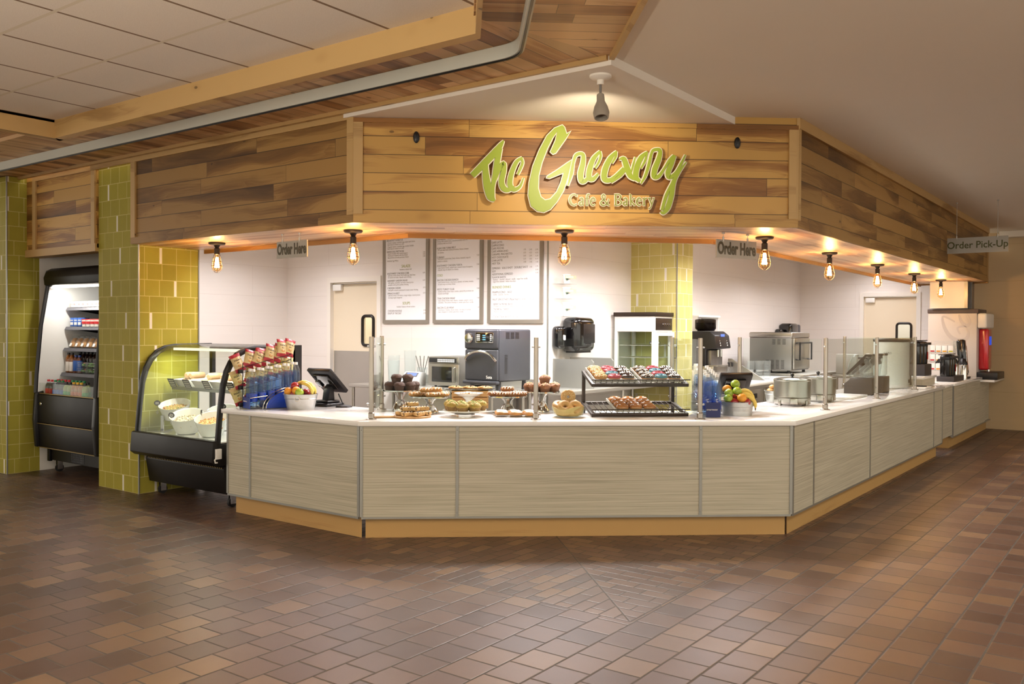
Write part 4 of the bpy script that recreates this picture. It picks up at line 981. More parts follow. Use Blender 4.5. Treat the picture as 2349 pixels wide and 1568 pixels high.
# --- crisps rack behind
M['bag'] = mat('crisp_bag', 'D2BE8C', .35, 0., .22, 30); M['bag_red'] = mat('crisp_bag_red', 'A52A35', .35, 0., .15, 25); M['bag_yel'] = mat('crisp_bag_yellow', 'CFC07A', .38, 0., .2, 25)
def bag(label, red, group):
    b = thing('crisp_bag', label, 'crisps', (0, 0, 0), 0, group); W, H, T = .056, .165, .022
    def rows(z0, z1, n, side):
        out = []
        for i in range(n + 1):
            z = z0 + (z1 - z0) * i / n; q = abs(2 * z / H - 1); th = T * max(0, 1 - q ** 3.2); w = W * (1 - .10 * (1 - q ** 4))
            out.append([(w * (2 * k / 10 - 1), side * th * (1 - abs(2 * k / 10 - 1) ** 2.4) + .0012 * side, z) for k in range(11)])
        return out
    def shell(z0, z1, n, m, nm, sd):
        mb = MB(); F = rows(z0, z1, n, -1); Bk = rows(z0, z1, n, 1); mb.grid([f + bk[::-1] + f[:1] for f, bk in zip(F, Bk)])
        bmesh.ops.remove_doubles(mb.bm, verts=mb.bm.verts[:], dist=1e-5); mb.noise(.004, 45, sd); return mb.build(nm, m, b, ang=60)
    shell(.03, .135, 8, 'bag' if red else 'bag_yel', 'bag', 3); shell(0, .032, 3, 'bag_red', 'bottom_band', 3); shell(.133, H, 3, 'bag_red' if red else 'bag', 'top_band', 3)
    mb = MB()
    text_block('lettering', [("Vickie's", .026, 0, .10, 'CENTER', .95), ('SALT', .013, 0, .078, 'CENTER', 1.)], 'lab_black', b, Matrix(((1, 0, 0, 0), (0, 0, -1, -.0235), (0, 1, 0, 0), (0, 0, 0, 1))), .0006)
    mb.sphere((0, -.022, .055), .016, 10, 1.2, .15, .7).build('chips_picture', 'bread', b); return b
CR = Vector((4.959, 6.643)); E2 = (RT * .806 + FW * .59); E2N = Vector((-E2.y, E2.x)); TH2 = ang2(E2)
cr = thing('crisps_rack', 'black wire rack of crisp bags behind the water bottles', 'rack', (CR.x, CR.y, TOP), TH2)
fm = MB()
for y in (0, .08):
    for x in (0, .45): fm.tube([(x, y, 0), (x, y, .40 + .13 * x + (.08 if y and x else 0))], .004, 6)
fm.tube([(0, 0, .004), (.45, 0, .004), (.45, .08, .004), (0, .08, .004)], .004, 6, True)
fm.tube([(.45, .08, .48), (.47, .08, .5), (.465, .08, .55), (.48, .08, .56)], .004, 6); fm.build('frame', 'blackm', cr)
for z in (.02, .17, .315):
    bk = MB()
    for dz in (.0, .05): bk.tube([(0, -.005, z + dz), (.45, -.005, z + dz + .11), (.45, .085, z + dz + .11), (0, .085, z + dz)], .003, 6, True)
    for k in range(9): bk.tube([(k * .055, 0, z + .0135 * k), (k * .055, .08, z + .0135 * k)], .002, 5)
    bk.box(-.035, -.0, -.01, .06, z - .005, z + .03, .004).build('basket', 'blackm', cr)
proto = None
for tier, (z, n, red) in enumerate(((.325, 8, True), (.18, 7, False), (.03, 4, False))):
    for k in range(n):
        x = .0 + k * (.44 / (n - 1)) * (1 if n > 4 else .5); p = CR + E2 * x + E2N * (.035 + .012 * (k % 2))
        lab = '%s crisp bag from the left in the %s basket of the black rack' % (ORD[k], ('top', 'middle', 'bottom')[tier])
        rot = (-.25, .30 - .5 * (k == 0) + .15 * ((k * 7) % 3 - 1), TH2 + .18 - .1 * (k % 3)); loc = (p.x, p.y, TOP + z + .25 * x + .01 * ((k * 5) % 3))
        if tier == 0 and k == 6: loc = (loc[0], loc[1], loc[2] + .03)
        if proto is None or (tier == 1 and k == 0):
            proto = bag(lab, red, 'crisp bags in the black rack'); proto.location = loc; proto.rotation_euler = rot
        else: dup(proto, loc, None, lab, None, rot)
# --- till
def till(loc, rz, label, W=.31, screen=True):
    t = thing('till_terminal', label, 'till', loc, rz)
    MB().box(-.1, .12, -.11, .11, .0, .03, .012, 3).box(-.07, .09, -.085, .085, .03, .055, .012, 3).build('base', 'blackp', t)
    xzprism(MB(), [(-.02, .05), (.06, .05), (.05, .14), (.13, .22), (.09, .25), (-.0, .16)], -.045, .045, .008).build('stand', 'blackp', t)
    T = Matrix.Translation((-.10, 0, .34)) @ Matrix.Rotation(math.radians(44), 4, 'Y')
    MB().box(0, .30, -W / 2, W / 2, -.018, .018, .008, 2, T).build('screen_housing', 'blackp', t)
    MB().box(.05, .24, -W * .32, W * .32, -.036, -.017, .008, 2, T).box(.12, .2, W * .2, W * .36, -.05, -.03, .006, 2, T).build('rear_hump', 'blackg', t)
    MB().box(.012, .288, -W / 2 + .012, W / 2 - .012, .0182, .019, 0, 2, T).build('screen', 'blackg', t)
    MB().tube([(.0, -W * .5, .12), (.03, -W * .5 - .03, .02), (.02, -W * .45, .012)], .006, 6).build('card_slot', 'blackp', t); return t
till((5.60, 6.26, TOP), 0, 'black till terminal seen from behind on the left wing')
MB_ = MB().lathe(((0, 0), (.075, 0), (.07, .012), (.03, .02), (0, .022)), n=24); sc0 = MB_.build('scanner_base', 'blackp'); sc0.location = (5.60, 6.03, TOP + .001); tag(sc0, 'flat round black scanner base beside the till', 'scanner')

# ================================================================ pastries behind the glass
def pleat(n=22):
    pass
M['muffin_choc'] = mat('chocolate_muffin', '4A2A1B', .75, 0., .35, 30, bump=.5); M['cup_dark'] = mat('dark_muffin_paper', '4A2E20', .6, 0., .15, 40)
M['muffin_green'] = mat('pistachio_muffin', 'B7994B', .7, 0., .3, 30, bump=.5); M['muffin_spot'] = mat('green_streusel', '8E9A3C', .7, 0., .3, 40); M['cup_tan'] = mat('tan_muffin_paper', '94713F', .6, 0., .12, 40)
M['muffin_bran'] = mat('bran_muffin', '8A5A3A', .75, 0., .3, 30, bump=.5); M['crumb'] = mat('crumb_topping', 'CFAE7C', .8, 0., .3, 60); M['cup_brown'] = mat('brown_muffin_paper', '7A4E34', .6, 0., .12, 40)
def muffin(label, top, cupm, extra, group, R=.047):
    m = thing('muffin', label, 'muffin', (0, 0, 0), 0, group); mb = MB(); n = 36
    mb.lathe(((0, .001), (R * .76, .001), (R * .97, .042), (R * .92, .043), (0, .038)), n=n)
    for i, v in enumerate(mb.bm.verts):
        q = v.co.xy.length
        if q > .01 and v.co.z < .0425: a = math.atan2(v.co.y, v.co.x); v.co.xy *= 1 + .03 * math.cos(18 * a)
    mb.build('paper_cup', cupm, m, ang=70)
    MB().lathe(((R * .9, .038), (R * 1.1, .046), (R * 1.08, .055), (R * .85, .068), (R * .45, .076), (0, .078)), n=20).noise(.008, 45, 2).build('crown', top, m)
    if extra:
        rnd = random.Random(5); mb = MB()
        for k in range(26):
            q, a = math.sqrt(rnd.random()) * R * .9, rnd.uniform(0, 2 * PI)
            mb.sphere((q * math.cos(a), q * math.sin(a), .078 - .022 * (q / R) ** 2 + .001), rnd.uniform(.004, .008), 6)
        mb.build('topping', extra, m)
    return m
def stand(loc, label, R, H, m='chrome', rb=.075):
    s = thing('cake_stand', label, 'cake stand', loc, 0, 'silver cake stands')
    MB().lathe(((0, 0), (rb, 0), (rb, .006), (rb * .92, .02), (rb * .62, H * .4), (rb * .34, H * .52), (rb * .5, H * .7), (rb * .95, H - .018), (0, H - .018)), n=32).build('pedestal', m, s)
    MB().lathe(((0, H - .0178), (R * .97, H - .014), (R, H - .01), (R, H), (R * .985, H), (R * .975, H - .006), (0, H - .006)), n=44).build('plate', m, s); return s
def px(u, v, back=0., z=TOP):
    p = atz(u, v, z); q = p.xy.normalized() * back; return Vector((p.x + q.x, p.y + q.y, z))
st1 = px(919, 941, .075); st2 = px(986, 948, .075); st4 = px(1164, 947, .075); st5 = px(1241, 945, .075)
stand(st1, 'silver cake stand of dark chocolate muffins at the left', .165, .178); stand(st2, 'silver cake stand of iced pastry twists behind the cookie board', .175, .145)
stand(st4, 'silver cake stand of drizzled pastries behind the glazed buns', .170, .145); stand(st5, 'silver cake stand of crumb topped muffins by the bagels', .163, .178)
def muffins(c, top, first, desc, spots, group):
    o = None
    for i, (r, f, dz, w) in enumerate(spots):
        loc = (*rel(c, r, f), top + dz); lab = '%s %s' % (desc, w)
        if o is None: o = first(lab, group); o.location = loc
        else: dup(o, loc, i * 1.1, lab)
muffins(st1, TOP + .1725, lambda l, g: muffin(l, 'muffin_choc', 'cup_dark', None, g), 'chocolate muffin', [(-.09, -.045, 0, 'at the left of the cake stand'), (0, -.095, 0, 'front and centre on the cake stand'), (.09, -.05, 0, 'at the right front of the cake stand'),
        (.115, .045, 0, 'at the right rear of the cake stand'), (-.06, .05, 0, 'at the left rear of the cake stand'), (.03, .07, 0, 'at the back of the cake stand'), (-.035, -.02, .066, 'upper left of the stacked pair'), (.062, -.0, .066, 'upper right of the stacked pair')], 'chocolate muffins on the left cake stand')
muffins(st5, TOP + .1725, lambda l, g: muffin(l, 'muffin_bran', 'cup_brown', 'crumb', g), 'crumb topped muffin', [(-.105, -.01, 0, 'at the far left of its cake stand'), (-.06, -.075, 0, 'at the left front of its cake stand'), (.03, -.10, 0, 'front and centre on its cake stand'), (.105, -.04, 0, 'at the right front of its cake stand'),
        (.12, .05, 0, 'at the right rear of its cake stand'), (0, .07, 0, 'at the back of its cake stand'), (.03, -.02, .066, 'on top of the pile')], 'crumb topped muffins on the right cake stand')
# pistachio muffins on a low stand, fluted stand behind, wooden crate with pastries
c3 = px(1066, 957, .085)
s3 = thing('cake_stand', 'low round white cake stand of green muffins at the front', 'cake stand', c3, 0, 'silver cake stands')
MB().lathe(((0, 0), (.085, 0), (.085, .022), (.07, .03), (0, .03)), n=36).build('pedestal', 'chrome', s3)
MB().lathe(((0, .031), (.12, .033), (.175, .048), (.18, .055), (.17, .053), (.12, .04), (0, .04)), n=44).build('plate', 'ceramic', s3)
muffins(c3, TOP + .0405, lambda l, g: muffin(l, 'muffin_green', 'cup_tan', 'muffin_spot', g, .05), 'green pistachio muffin', [(-.125, .0, .01, 'at the far left of the low stand'), (-.10, -.03 + .0, .004, 'second from the left on the low stand'), (-.01, -.1, .0, 'front left of the low stand'), (.085, -.085, .0, 'front right of the low stand'),
        (.13, .01, .01, 'at the far right of the low stand'), (-.03, .04, .004, 'rear left of the low stand'), (.06, .04, .004, 'rear right of the low stand')][1:] + [(-.125, .07, .01, 'at the left rear of the low stand')], 'green muffins on the low stand')
M['crate'] = mat('pale_crate_wood', 'C69A62', .5, 0., .25, 8)
c4 = px(1078, 942, .34)
cr8 = thing('wooden_crate', 'pale wooden crate riser behind the green muffins', 'crate', (c4.x, c4.y, TOP), RM)
for i in range(3): MB().box(-.165, .165, -.105, -.095, .002 + i * .052, .046 + i * .052, .003).box(-.165, .165, .095, .105, .002 + i * .052, .046 + i * .052, .003).build('slat', 'crate', cr8)
MB().box(-.165, -.153, -.095, .095, .002, .15).box(.153, .165, -.095, .095, .002, .15).build('end_board', 'crate', cr8)
MB().box(-.165, .165, -.105, .105, .1505, .158).build('lid', 'crate', cr8)
tr8 = MB().lathe(((0, 0), (.2, 0), (.235, .012), (.235, .016), (.2, .006), (0, .006)), n=40, sy=.55).build('oval_platter', 'chrome'); tr8.location = (c4.x, c4.y, TOP + .159); tr8.rotation_euler = (0, 0, RM); tag(tr8, 'oval steel platter lying on the wooden crate', 'platter')
c5 = px(1075, 941, .06)
s6 = thing('cake_stand', 'fluted white cake stand of nut pastry between the crate and green muffins', 'cake stand', c5 + Vector((0, 0, 0)), 0, 'silver cake stands')
mb = MB().lathe(((0, .118), (.07, .12), (.10, .132), (.125, .148), (.128, .15), (.10, .138), (.06, .128), (0, .127)), n=80)
for v in mb.bm.verts:
    if v.co.xy.length > .08: v.co.xy *= 1 + .02 * math.cos(40 * math.atan2(v.co.y, v.co.x)); v.co.z += .002 * math.cos(40 * math.atan2(v.co.y, v.co.x))
mb.build('plate', 'ceramic', s6, ang=60); MB().lathe(((0, 0), (.06, 0), (.055, .01), (.025, .05), (.03, .09), (.06, .117), (0, .117)), n=28).build('pedestal', 'ceramic', s6)
M['pastry'] = mat('baked_pastry', 'C28B4C', .6, 0., .35, 18, bump=.4); M['pastry_dk'] = mat('dark_pastry', '9A6234', .6, 0., .35, 18, bump=.4); M['icing'] = mat('white_icing', 'F0E8DA', .35, 0., .05, 20); M['chips'] = mat('choc_chips', '3A2016', .5); M['cookie'] = mat('cookie_dough', 'CFA468', .7, 0., .3, 22, bump=.4)
def bun(label, group, R=.05, H=.035, m='pastry', ice=None, sx=1.3, chips=False, name='pastry', cat='pastry', seed=1):
    b = thing(name, label, cat, (0, 0, 0), 0, group)
    MB().lathe(((0, .001), (R * .8, .001), (R, H * .35), (R * .92, H * .7), (R * .6, H * .95), (0, H)), n=18, sx=sx).noise(.008, 28, seed).build('dough', m, b)
    rnd = random.Random(seed)
    if ice == 'glaze': MB().lathe(((R * .85, H * .74), (R * .62, H * .99), (0, H * 1.06), (0, H * 1.02), (R * .6, H * .93), (R * .82, H * .7)), n=18, sx=sx).noise(.007, 28, seed).build('glaze', 'icing', b)
    if ice == 'drizzle':
        mb = MB()
        for k in range(9):
            x = R * sx * (-.8 + 1.6 * k / 8); w = R * math.sqrt(max(.05, 1 - (x / R / sx) ** 2)); s = 1 if k % 2 else -1
            mb.tube([(x - .006, -w * s, H * .55), (x, -w * .5 * s, H * .93), (x + .004, w * .4 * s, H * .98), (x + .008, w * .95 * s, H * .6)], .0032, 6)
        mb.build('drizzle', 'icing', b)
    if chips:
        mb = MB()
        for k in range(14):
            q, a = math.sqrt(rnd.random()) * R * .9, rnd.uniform(0, 2 * PI); mb.sphere((q * math.cos(a) * sx, q * math.sin(a), H * (1 - .4 * (q / R) ** 2)), .005, 6)
        mb.build('chips', 'chips', b)
    return b
def pile(first, spots, lab, group, c):
    o = None
    for r, f, z, rz, w in spots:
        loc = (*rel(c, r, f), z); l = lab + ' ' + w
        if o is None: o = first(l, group); o.location = loc; o.rotation_euler = (0, 0, rz)
        else: dup(o, loc, rz, l)
Z2 = TOP + .1395
pile(lambda l, g: bun(l, g, .034, .04, 'pastry', 'drizzle', 1.9), [(-.12, -.02, Z2, -.4, 'at the far left of its cake stand'), (-.06, .05, Z2, -.2, 'at the left rear of its cake stand'), (.03, -.09, Z2, -.5, 'at the front of its cake stand'), (.115, -.05, Z2, -.3, 'at the right front of its cake stand'), (.1, .05, Z2, -.6, 'at the right rear of its cake stand'),
     (-.03, -.03, Z2 + .036, -1.2, 'upper left in the pile'), (.045, -.02, Z2 + .04, -1.0, 'upper right in the pile')], 'drizzled golden pastry twist', 'iced pastry twists', st2)
pile(lambda l, g: bun(l, g, .034, .042, 'pastry_dk', 'drizzle', 1.8, seed=4), [(-.12, -.02, Z2, -.2, 'at the far left of its cake stand'), (-.04, -.09, Z2, -1.2, 'at the front of its cake stand'), (.045, -.08, Z2, -.9, 'right of centre on its cake stand'), (.12, -.03, Z2, -.3, 'at the far right of its cake stand'), (-.03, .05, Z2, .2, 'at the left rear of its cake stand'), (.06, .05, Z2, -.6, 'at the right rear of its cake stand'), (-.0, -.02, Z2 + .042, -1.1, 'on top of the pile')],
     'white drizzled brown pastry', 'drizzled brown pastries', st4)
pile(lambda l, g: bun(l, g, .048, .03, 'pastry', None, 1.5, True, seed=6), [(-.13, -.0, TOP + .168, RM, 'at the left of the oval platter'), (.0, -.0, TOP + .168, RM, 'in the middle of the oval platter'), (.135, .0, TOP + .168, RM + .1, 'at the right of the oval platter')], 'flat fruit pastry', 'fruit pastries on the platter', c4)
pile(lambda l, g: bun(l, g, .035, .03, 'pastry', 'glaze', 1.2, True, seed=9), [(-.045, -.03, TOP + .1275, 0, 'at the left of the fluted stand'), (.045, -.04, TOP + .1275, .5, 'at the right of the fluted stand'), (0, .03, TOP + .1275, 1., 'at the back of the fluted stand')], 'small nut pastry', 'nut pastries on the fluted stand', c5)
# cookie board
c6 = px(946, 960, .13)
bd = thing('paddle_board', 'round pale wooden paddle board of chocolate chip scones at the front left', 'board', (c6.x, c6.y, TOP), RM)
MB().lathe(((0, .001), (.135, .001), (.138, .005), (.138, .013), (.134, .016), (0, .016)), n=44, sx=1.1).build('board', 'crate', bd)
MB().box(-.31, -.12, -.026, .026, .002, .015, .005, 2, Matrix.Rotation(math.radians(14), 4, 'Z')).build('handle', 'crate', bd)
def scone(l, g):
    b = thing('scone', l, 'scone', (0, 0, 0), 0, g)
    MB().prism([(-.055, -.012), (-.03, -.036), (.045, -.03), (.06, .0), (.035, .034), (-.04, .03)], .001, .03, None, .008).noise(.006, 35, 2).build('dough', 'cookie', b)
    rnd = random.Random(3); mb = MB()
    for k in range(26):
        x, y = rnd.uniform(-.05, .05), rnd.uniform(-.03, .03); s = rnd.choice((0, 1, 2))
        mb.sphere((x, y, .031) if s else (x, -.031 + .004 * abs(x) / .05, rnd.uniform(.008, .026)), .0045, 6)
    mb.build('chips', 'chips', b); mb = MB()
    for k in range(4): mb.tube([(-.045 + k * .025, -.028, .03), (-.03 + k * .025, .0, .0335), (-.02 + k * .025, .025, .03)], .003, 5)
    mb.build('drizzle', 'icing', b); return b
ZB = TOP + .017
pile(scone, [(-.095, -.0, ZB, .3, 'at the far left of the board'), (-.035, -.085, ZB, -.3, 'at the front left of the board'), (.06, -.075, ZB, .0, 'at the front right of the board'), (.115, -.0, ZB, .5, 'at the far right of the board'), (-.03, .06, ZB, -.5, 'at the back left of the board'), (.06, .06, ZB, -.2, 'at the back right of the board'),
     (-.045, -.02, ZB + .036, -.6, 'upper left in the pile'), (.03, -.015, ZB + .036, .2, 'upper middle in the pile'), (.08, .03, ZB + .036, -.4, 'upper right in the pile'), (-.01, .04, ZB + .07, -.7, 'on top of the pile')], 'chocolate chip scone', 'scones on the paddle board', c6)
# tray of glazed buns
c7 = px(1184, 957, .12)
ty = thing('bun_tray', 'shallow steel tray of glazed buns beside the second guard post', 'tray', (c7.x, c7.y, TOP), RM + .12)
xx = MB().box(-.175, .175, -.12, .12, .001, .006, .002).tube([(-.18, -.125, .018), (.18, -.125, .018), (.18, .125, .018), (-.18, .125, .018)], .004, 6, True); xx.build('tray', 'steel', ty)
MB().lathe(((0, .0062), (.1, .0062), (.112, .007), (0, .0072)), n=36, sx=1.35).build('paper_doily', 'paper', ty)
pile(lambda l, g: bun(l, g, .048, .04, 'pastry', 'glaze', 1.25, seed=12, name='glazed_bun', cat='bun'), [(-.115, -.075, TOP + .008, RM, 'front left on the steel tray'), (.0, -.085, TOP + .008, RM + .1, 'front middle on the steel tray'), (.12, -.075, TOP + .008, RM, 'front right on the steel tray'), (-.12, .04, TOP + .008, RM, 'back left on the steel tray'), (-.01, .045, TOP + .008, RM, 'back middle on the steel tray'), (.11, .045, TOP + .008, RM, 'back right on the steel tray')],
     'golden glazed bun', 'glazed buns on the steel tray', c7)
# bagel bowl
M['bagel'] = mat('bagel_crust', 'D3A468', .5, 0., .3, 14, bump=.2); M['parchment'] = mat('parchment', 'D8B77C', .6, 0., .1, 10); M['seed'] = mat('sesame_seed', 'EBDCB4', .6)
c9 = px(1303, 959, .115)
gb = thing('glass_bowl', 'clear glass bowl of bagels lined with brown paper', 'bowl', c9, 0)
MB().lathe(((0, .001), (.105, .001), (.125, .02), (.14, .085), (.143, .088), (.136, .086), (.12, .024), (.1, .008), (0, .008)), n=40).build('bowl', 'glass', gb)
fl = MB().lathe(((0, .012), (.09, .012), (.118, .04), (.133, .088), (.131, .088), (.116, .04), (.088, .014), (0, .014)), n=36)
for v in fl.bm.verts:
    if v.co.z > .03: v.co.z += .014 * math.sin(3 * math.atan2(v.co.y, v.co.x) + 1) - .006
fl.build('paper_liner', 'parchment', gb)
def bagel(l, seeds):
    b = thing('bagel', l, 'bagel', (0, 0, 0), 0, 'bagels in the glass bowl'); MB().torus((0, 0, 0), .036, .0255, 28, 14, sz=.85).noise(.002, 25).build('crust', 'bagel', b)
    if seeds:
        rnd = random.Random(2); mb = MB()
        for k in range(130):
            a, q = rnd.uniform(0, 2 * PI), rnd.uniform(.2, 2.9); rr = .036 + .026 * math.cos(q); mb.sphere((rr * math.cos(a), rr * math.sin(a), .0222 * math.sin(q)), .0024, 6, 1.4, .8, .6)
        mb.build('seeds', 'seed', b)
    return b
bg = bagel('seeded bagel standing upright on top of the glass bowl', True); bg.location = (*rel(c9, .0, -.0), TOP + .165); bg.rotation_euler = (math.radians(75), 0, RM)
b2 = bagel('plain bagel at the left of the glass bowl', False); b2.location = (*rel(c9, -.07, -.02), TOP + .095); b2.rotation_euler = (.4, -.3, 0)
for r, f, z, rot, w in ((-.03, -.075, .09, (.9, 0, RM), 'plain bagel at the front left of the glass bowl'), (.05, -.07, .09, (.9, .1, RM), 'plain bagel at the front right of the glass bowl'), (.08, .03, .10, (.5, .5, 0), 'plain bagel at the right of the glass bowl'), (0, .06, .09, (.2, 0, 0), 'plain bagel at the back of the glass bowl')):
    dup(b2, (*rel(c9, r, f), TOP + z), None, w, None, rot)

# ================================================================ doughnut rack
M['rackbr'] = mat('brown_rack', '3E322B', .42, .4, .1, 14); M['donut'] = mat('doughnut', 'C98E4E', .5, 0., .15, 18); M['glaze'] = mat('doughnut_glaze', 'B9743C', .22, 0., .1, 14, coat=.4)
M['choc'] = mat('chocolate_icing', '2E1811', .22, 0., .1, 14, coat=.5); M['pinkspr'] = mat('pink_sprinkles', 'C2485A', .5, 0., .4, 60); M['bluespr'] = mat('blue_sprinkles', '5B93A6', .5, 0., .4, 60); M['coco'] = mat('coconut_bits', 'F0EAE0', .6); M['nutc'] = mat('chopped_nuts', 'D8BD85', .7, 0., .3, 50)
RK = MP(1.838, .285); RD = .42
rk = thing('doughnut_rack', 'brown two tier sloping wire rack of doughnuts', 'rack', RK, RM + .06)
RW = .815
def shelf(z0, z1, nm):
    T = Matrix.Rotation(math.atan2(z1 - z0, RD), 4, 'X'); T = Matrix.Translation((0, 0, z0)) @ T; L = math.hypot(RD, z1 - z0)
    f = MB().box(-.0, RW, -.008, .02, -.014, .014, .003, 2, T).box(0, .03, .0, L, -.014, .014, .003, 2, T).box(RW - .03, RW, 0, L, -.014, .014, .003, 2, T).box(0, RW, L - .025, L, -.014, .014, .003, 2, T).build(nm, 'rackbr', rk)
    mb = MB()
    for k in range(17): mb.tube([T @ Vector((.03 + k * .047, .01, .014)), T @ Vector((.03 + k * .047, L - .01, .014))], .0025, 5)
    for k in range(17): mb.tube([T @ Vector((.03 + k * .047, .0, .012)), T @ Vector((.03 + k * .047, -.004, .045))], .0025, 5)
    mb.tube([T @ Vector((.0, -.004, .045)), T @ Vector((RW + .01, -.004, .045))], .005, 6).build('wire_grid', 'rackbr', f)
    return T @ Matrix.Translation((0, 0, .017))
TL = shelf(.018, .085, 'lower_shelf'); TU = shelf(.262, .352, 'upper_shelf')
MB().box(.0, .028, RD - .035, RD - .01, 0, .36, .003).box(RW - .028, RW, RD - .035, RD - .01, 0, .36, .003).build('upright', 'rackbr', rk)
RKM = Matrix.Translation(RK) @ Matrix.Rotation(RM + .06, 4, 'Z')
def sheet_tray(T, x, label):
    Tw = RKM @ T @ Matrix.Translation((x, .03, 0)); w, d = .355, .385
    o = MB().prism([(0, 0), (w, 0), (w, d), (0, d)], .001, .004).tube([(0, 0, .02), (w, 0, .02), (w, d, .02), (0, d, .02)], .005, 6, True).box(-.002, .002, 0, d, .002, .02).box(w - .002, w + .002, 0, d, .002, .02).box(0, w, -.002, .002, .002, .02).box(0, w, d - .002, d + .002, .002, .02).build('sheet_tray', mat('tray_metal', 'DCD6CC', .35, .5, .05, 8) if 'tray_m' not in M else M['tray_m'])
    o.matrix_world = Tw; tag(o, label, 'tray', 'sheet trays on the doughnut rack'); return Tw
def doughnut(l, kind, group):
    d = thing('doughnut', l, 'doughnut', (0, 0, 0), 0, group); MB().torus((0, 0, .02), .0265, .0182, 26, 12, sz=1.08).build('dough', 'donut', d)
    mb = MB(); n = 28
    prof_ = [(.0265 + .0187 * math.cos(a), .02 + .0212 * math.sin(a)) for a in [.05 + k * (PI - .1) / 8 for k in range(9)]]
    g = [[( q * math.cos(2*PI*i/n) , q * math.sin(2*PI*i/n), z) for q, z in prof_] for i in range(n)]; mb.grid(g + [g[0]]); bmesh.ops.remove_doubles(mb.bm, verts=mb.bm.verts[:], dist=1e-5)
    mb.noise(.0015, 40).build('icing', {'glazed': 'glaze', 'choc': 'choc', 'drizzle': 'choc', 'coco': 'choc', 'pink': 'pinkspr', 'blue': 'bluespr', 'nut': 'donut'}[kind], d)
    rnd = random.Random(4); mb = MB()
    if kind in ('pink', 'blue', 'coco', 'nut'):
        for k in range(110 if kind != 'coco' else 60):
            a, q = rnd.uniform(0, 2*PI), rnd.uniform(.25, 2.9); rr = .0265 + .019 * math.cos(q); T = Matrix.Translation((rr * math.cos(a), rr * math.sin(a), .02 + .0222 * math.sin(q))) @ Matrix.Rotation(rnd.uniform(0, PI), 4, 'Z')
            s = {'pink': .0035, 'blue': .0035, 'coco': .005, 'nut': .005}[kind]; mb.box(-s, s, -.0014, .0014, -.0012, .0014, 0, 2, T) if kind != 'nut' else mb.sphere((0, 0, 0), .0042, 6, M4=T)
        mb.build('sprinkles', {'pink': 'pinkspr', 'blue': 'bluespr', 'coco': 'coco', 'nut': 'nutc'}[kind], d)
    if kind == 'drizzle':
        for k in range(6):
            x = -.042 + k * .016; pts = []
            for y in [(-.045 + .015 * j) for j in range(7)]:
                rr = math.hypot(x + .1 * y, y); h = 1 - ((rr - .0265) / .0187) ** 2
                if h > 0: pts.append((x + .1 * y, y, .0215 + .0212 * math.sqrt(h)))
            if len(pts) > 1: mb.tube(pts, .0022, 5)
        mb.build('drizzle', 'icing', d)
    return d
dn = {}
def lay(Tw, cols, where, group, names):
    for c, seq_ in enumerate(cols):
        for k, kd in enumerate(seq_):
            Mx = Tw @ Matrix.Translation((.062 + c * .115, .058 + k * .09, .005)) @ Matrix.Rotation(PI * ((k + c) % 2), 4, 'Z') @ Matrix.Diagonal((1.2, 1.02, 1.06, 1))
            lab = '%s doughnut, %s from the front, %s column of %s' % (names[kd], ORD[k], ('left', 'middle', 'right')[c], where)
            if kd not in dn: o = dn[kd] = doughnut(lab, kd, group)
            else: o = dup(dn[kd], (0, 0, 0), 0, lab, group)
            o.matrix_world = Mx
NM_ = {'nut': 'nut crusted', 'pink': 'pink sprinkled', 'blue': 'blue sprinkled', 'choc': 'plain chocolate', 'drizzle': 'white drizzled chocolate', 'coco': 'coconut topped', 'glazed': 'glazed'}
lay(sheet_tray(TU, .03, 'left sheet tray on the upper doughnut shelf'), [['nut'] * 4, ['pink', 'blue', 'pink', 'pink'], ['choc', 'drizzle', 'drizzle', 'drizzle']], 'upper left tray', 'doughnuts on the upper shelf', NM_)
lay(sheet_tray(TU, .425, 'right sheet tray on the upper doughnut shelf'), [['coco'] * 4, ['blue', 'pink', 'blue', 'pink'], ['drizzle'] * 4], 'upper right tray', 'doughnuts on the upper shelf', NM_)
lay(sheet_tray(TL, .215, 'sheet tray of glazed doughnuts on the lower shelf'), [['glazed'] * 4] * 3, 'lower tray', 'glazed doughnuts on the lower shelf', NM_)
# ================================================================ right of the doughnuts
e2 = FW.copy()
bottle_rack(Vector((6.875, 2.985)), e2, 6, .0115, 'rack of water bottles beside the round fruit tub', 'water bottles in the right rack', 'rack by the fruit tub', sp=.0768, front=True, rotb=math.radians(200))
tb2 = px(1691, 954, .125); t2 = tub(tb2, 'round steel tub heaped with fruit beside the water bottles', .122, .135, .115, 1, 0, 'galv', True)
G2 = 'fruit in the round steel tub'
for k, r, f, z, lab, rot in (('green', -.02, -.01, .262, 'green apple at the very top of the heap in the round tub', (.2, 0, 0)), ('orange', -.085, .01, .215, 'orange at the upper left of the heap in the round tub', (0, 0, 0)), ('green', -.082, -.045, .188, 'green apple at the left middle of the heap', (.3, .2, 0)),
        ('green', -.015, -.055, .205, 'green apple in the middle of the heap', (.1, .3, 0)), ('green', -.095, -.075, .145, 'green apple at the lower left edge of the round tub', (0, .4, 0)), ('orange', .012, -.10, .15, 'orange at the front of the round tub', (0, 0, 0)),
        ('red', -.045, -.085, .115, 'red apple low at the front left of the round tub', (.5, 0, 0)), ('red', .055, -.085, .112, 'red apple low at the front right of the round tub', (.4, .2, 0)), ('orange', .045, .06, .16, 'orange hidden behind the bananas in the round tub', (0, 0, 0)), ('red', -.02, .07, .14, 'red apple at the back of the round tub', (0, 0, 0))):
    fr_put(k, (*rel(tb2, r, f), TOP + z), lab, G2, rot)
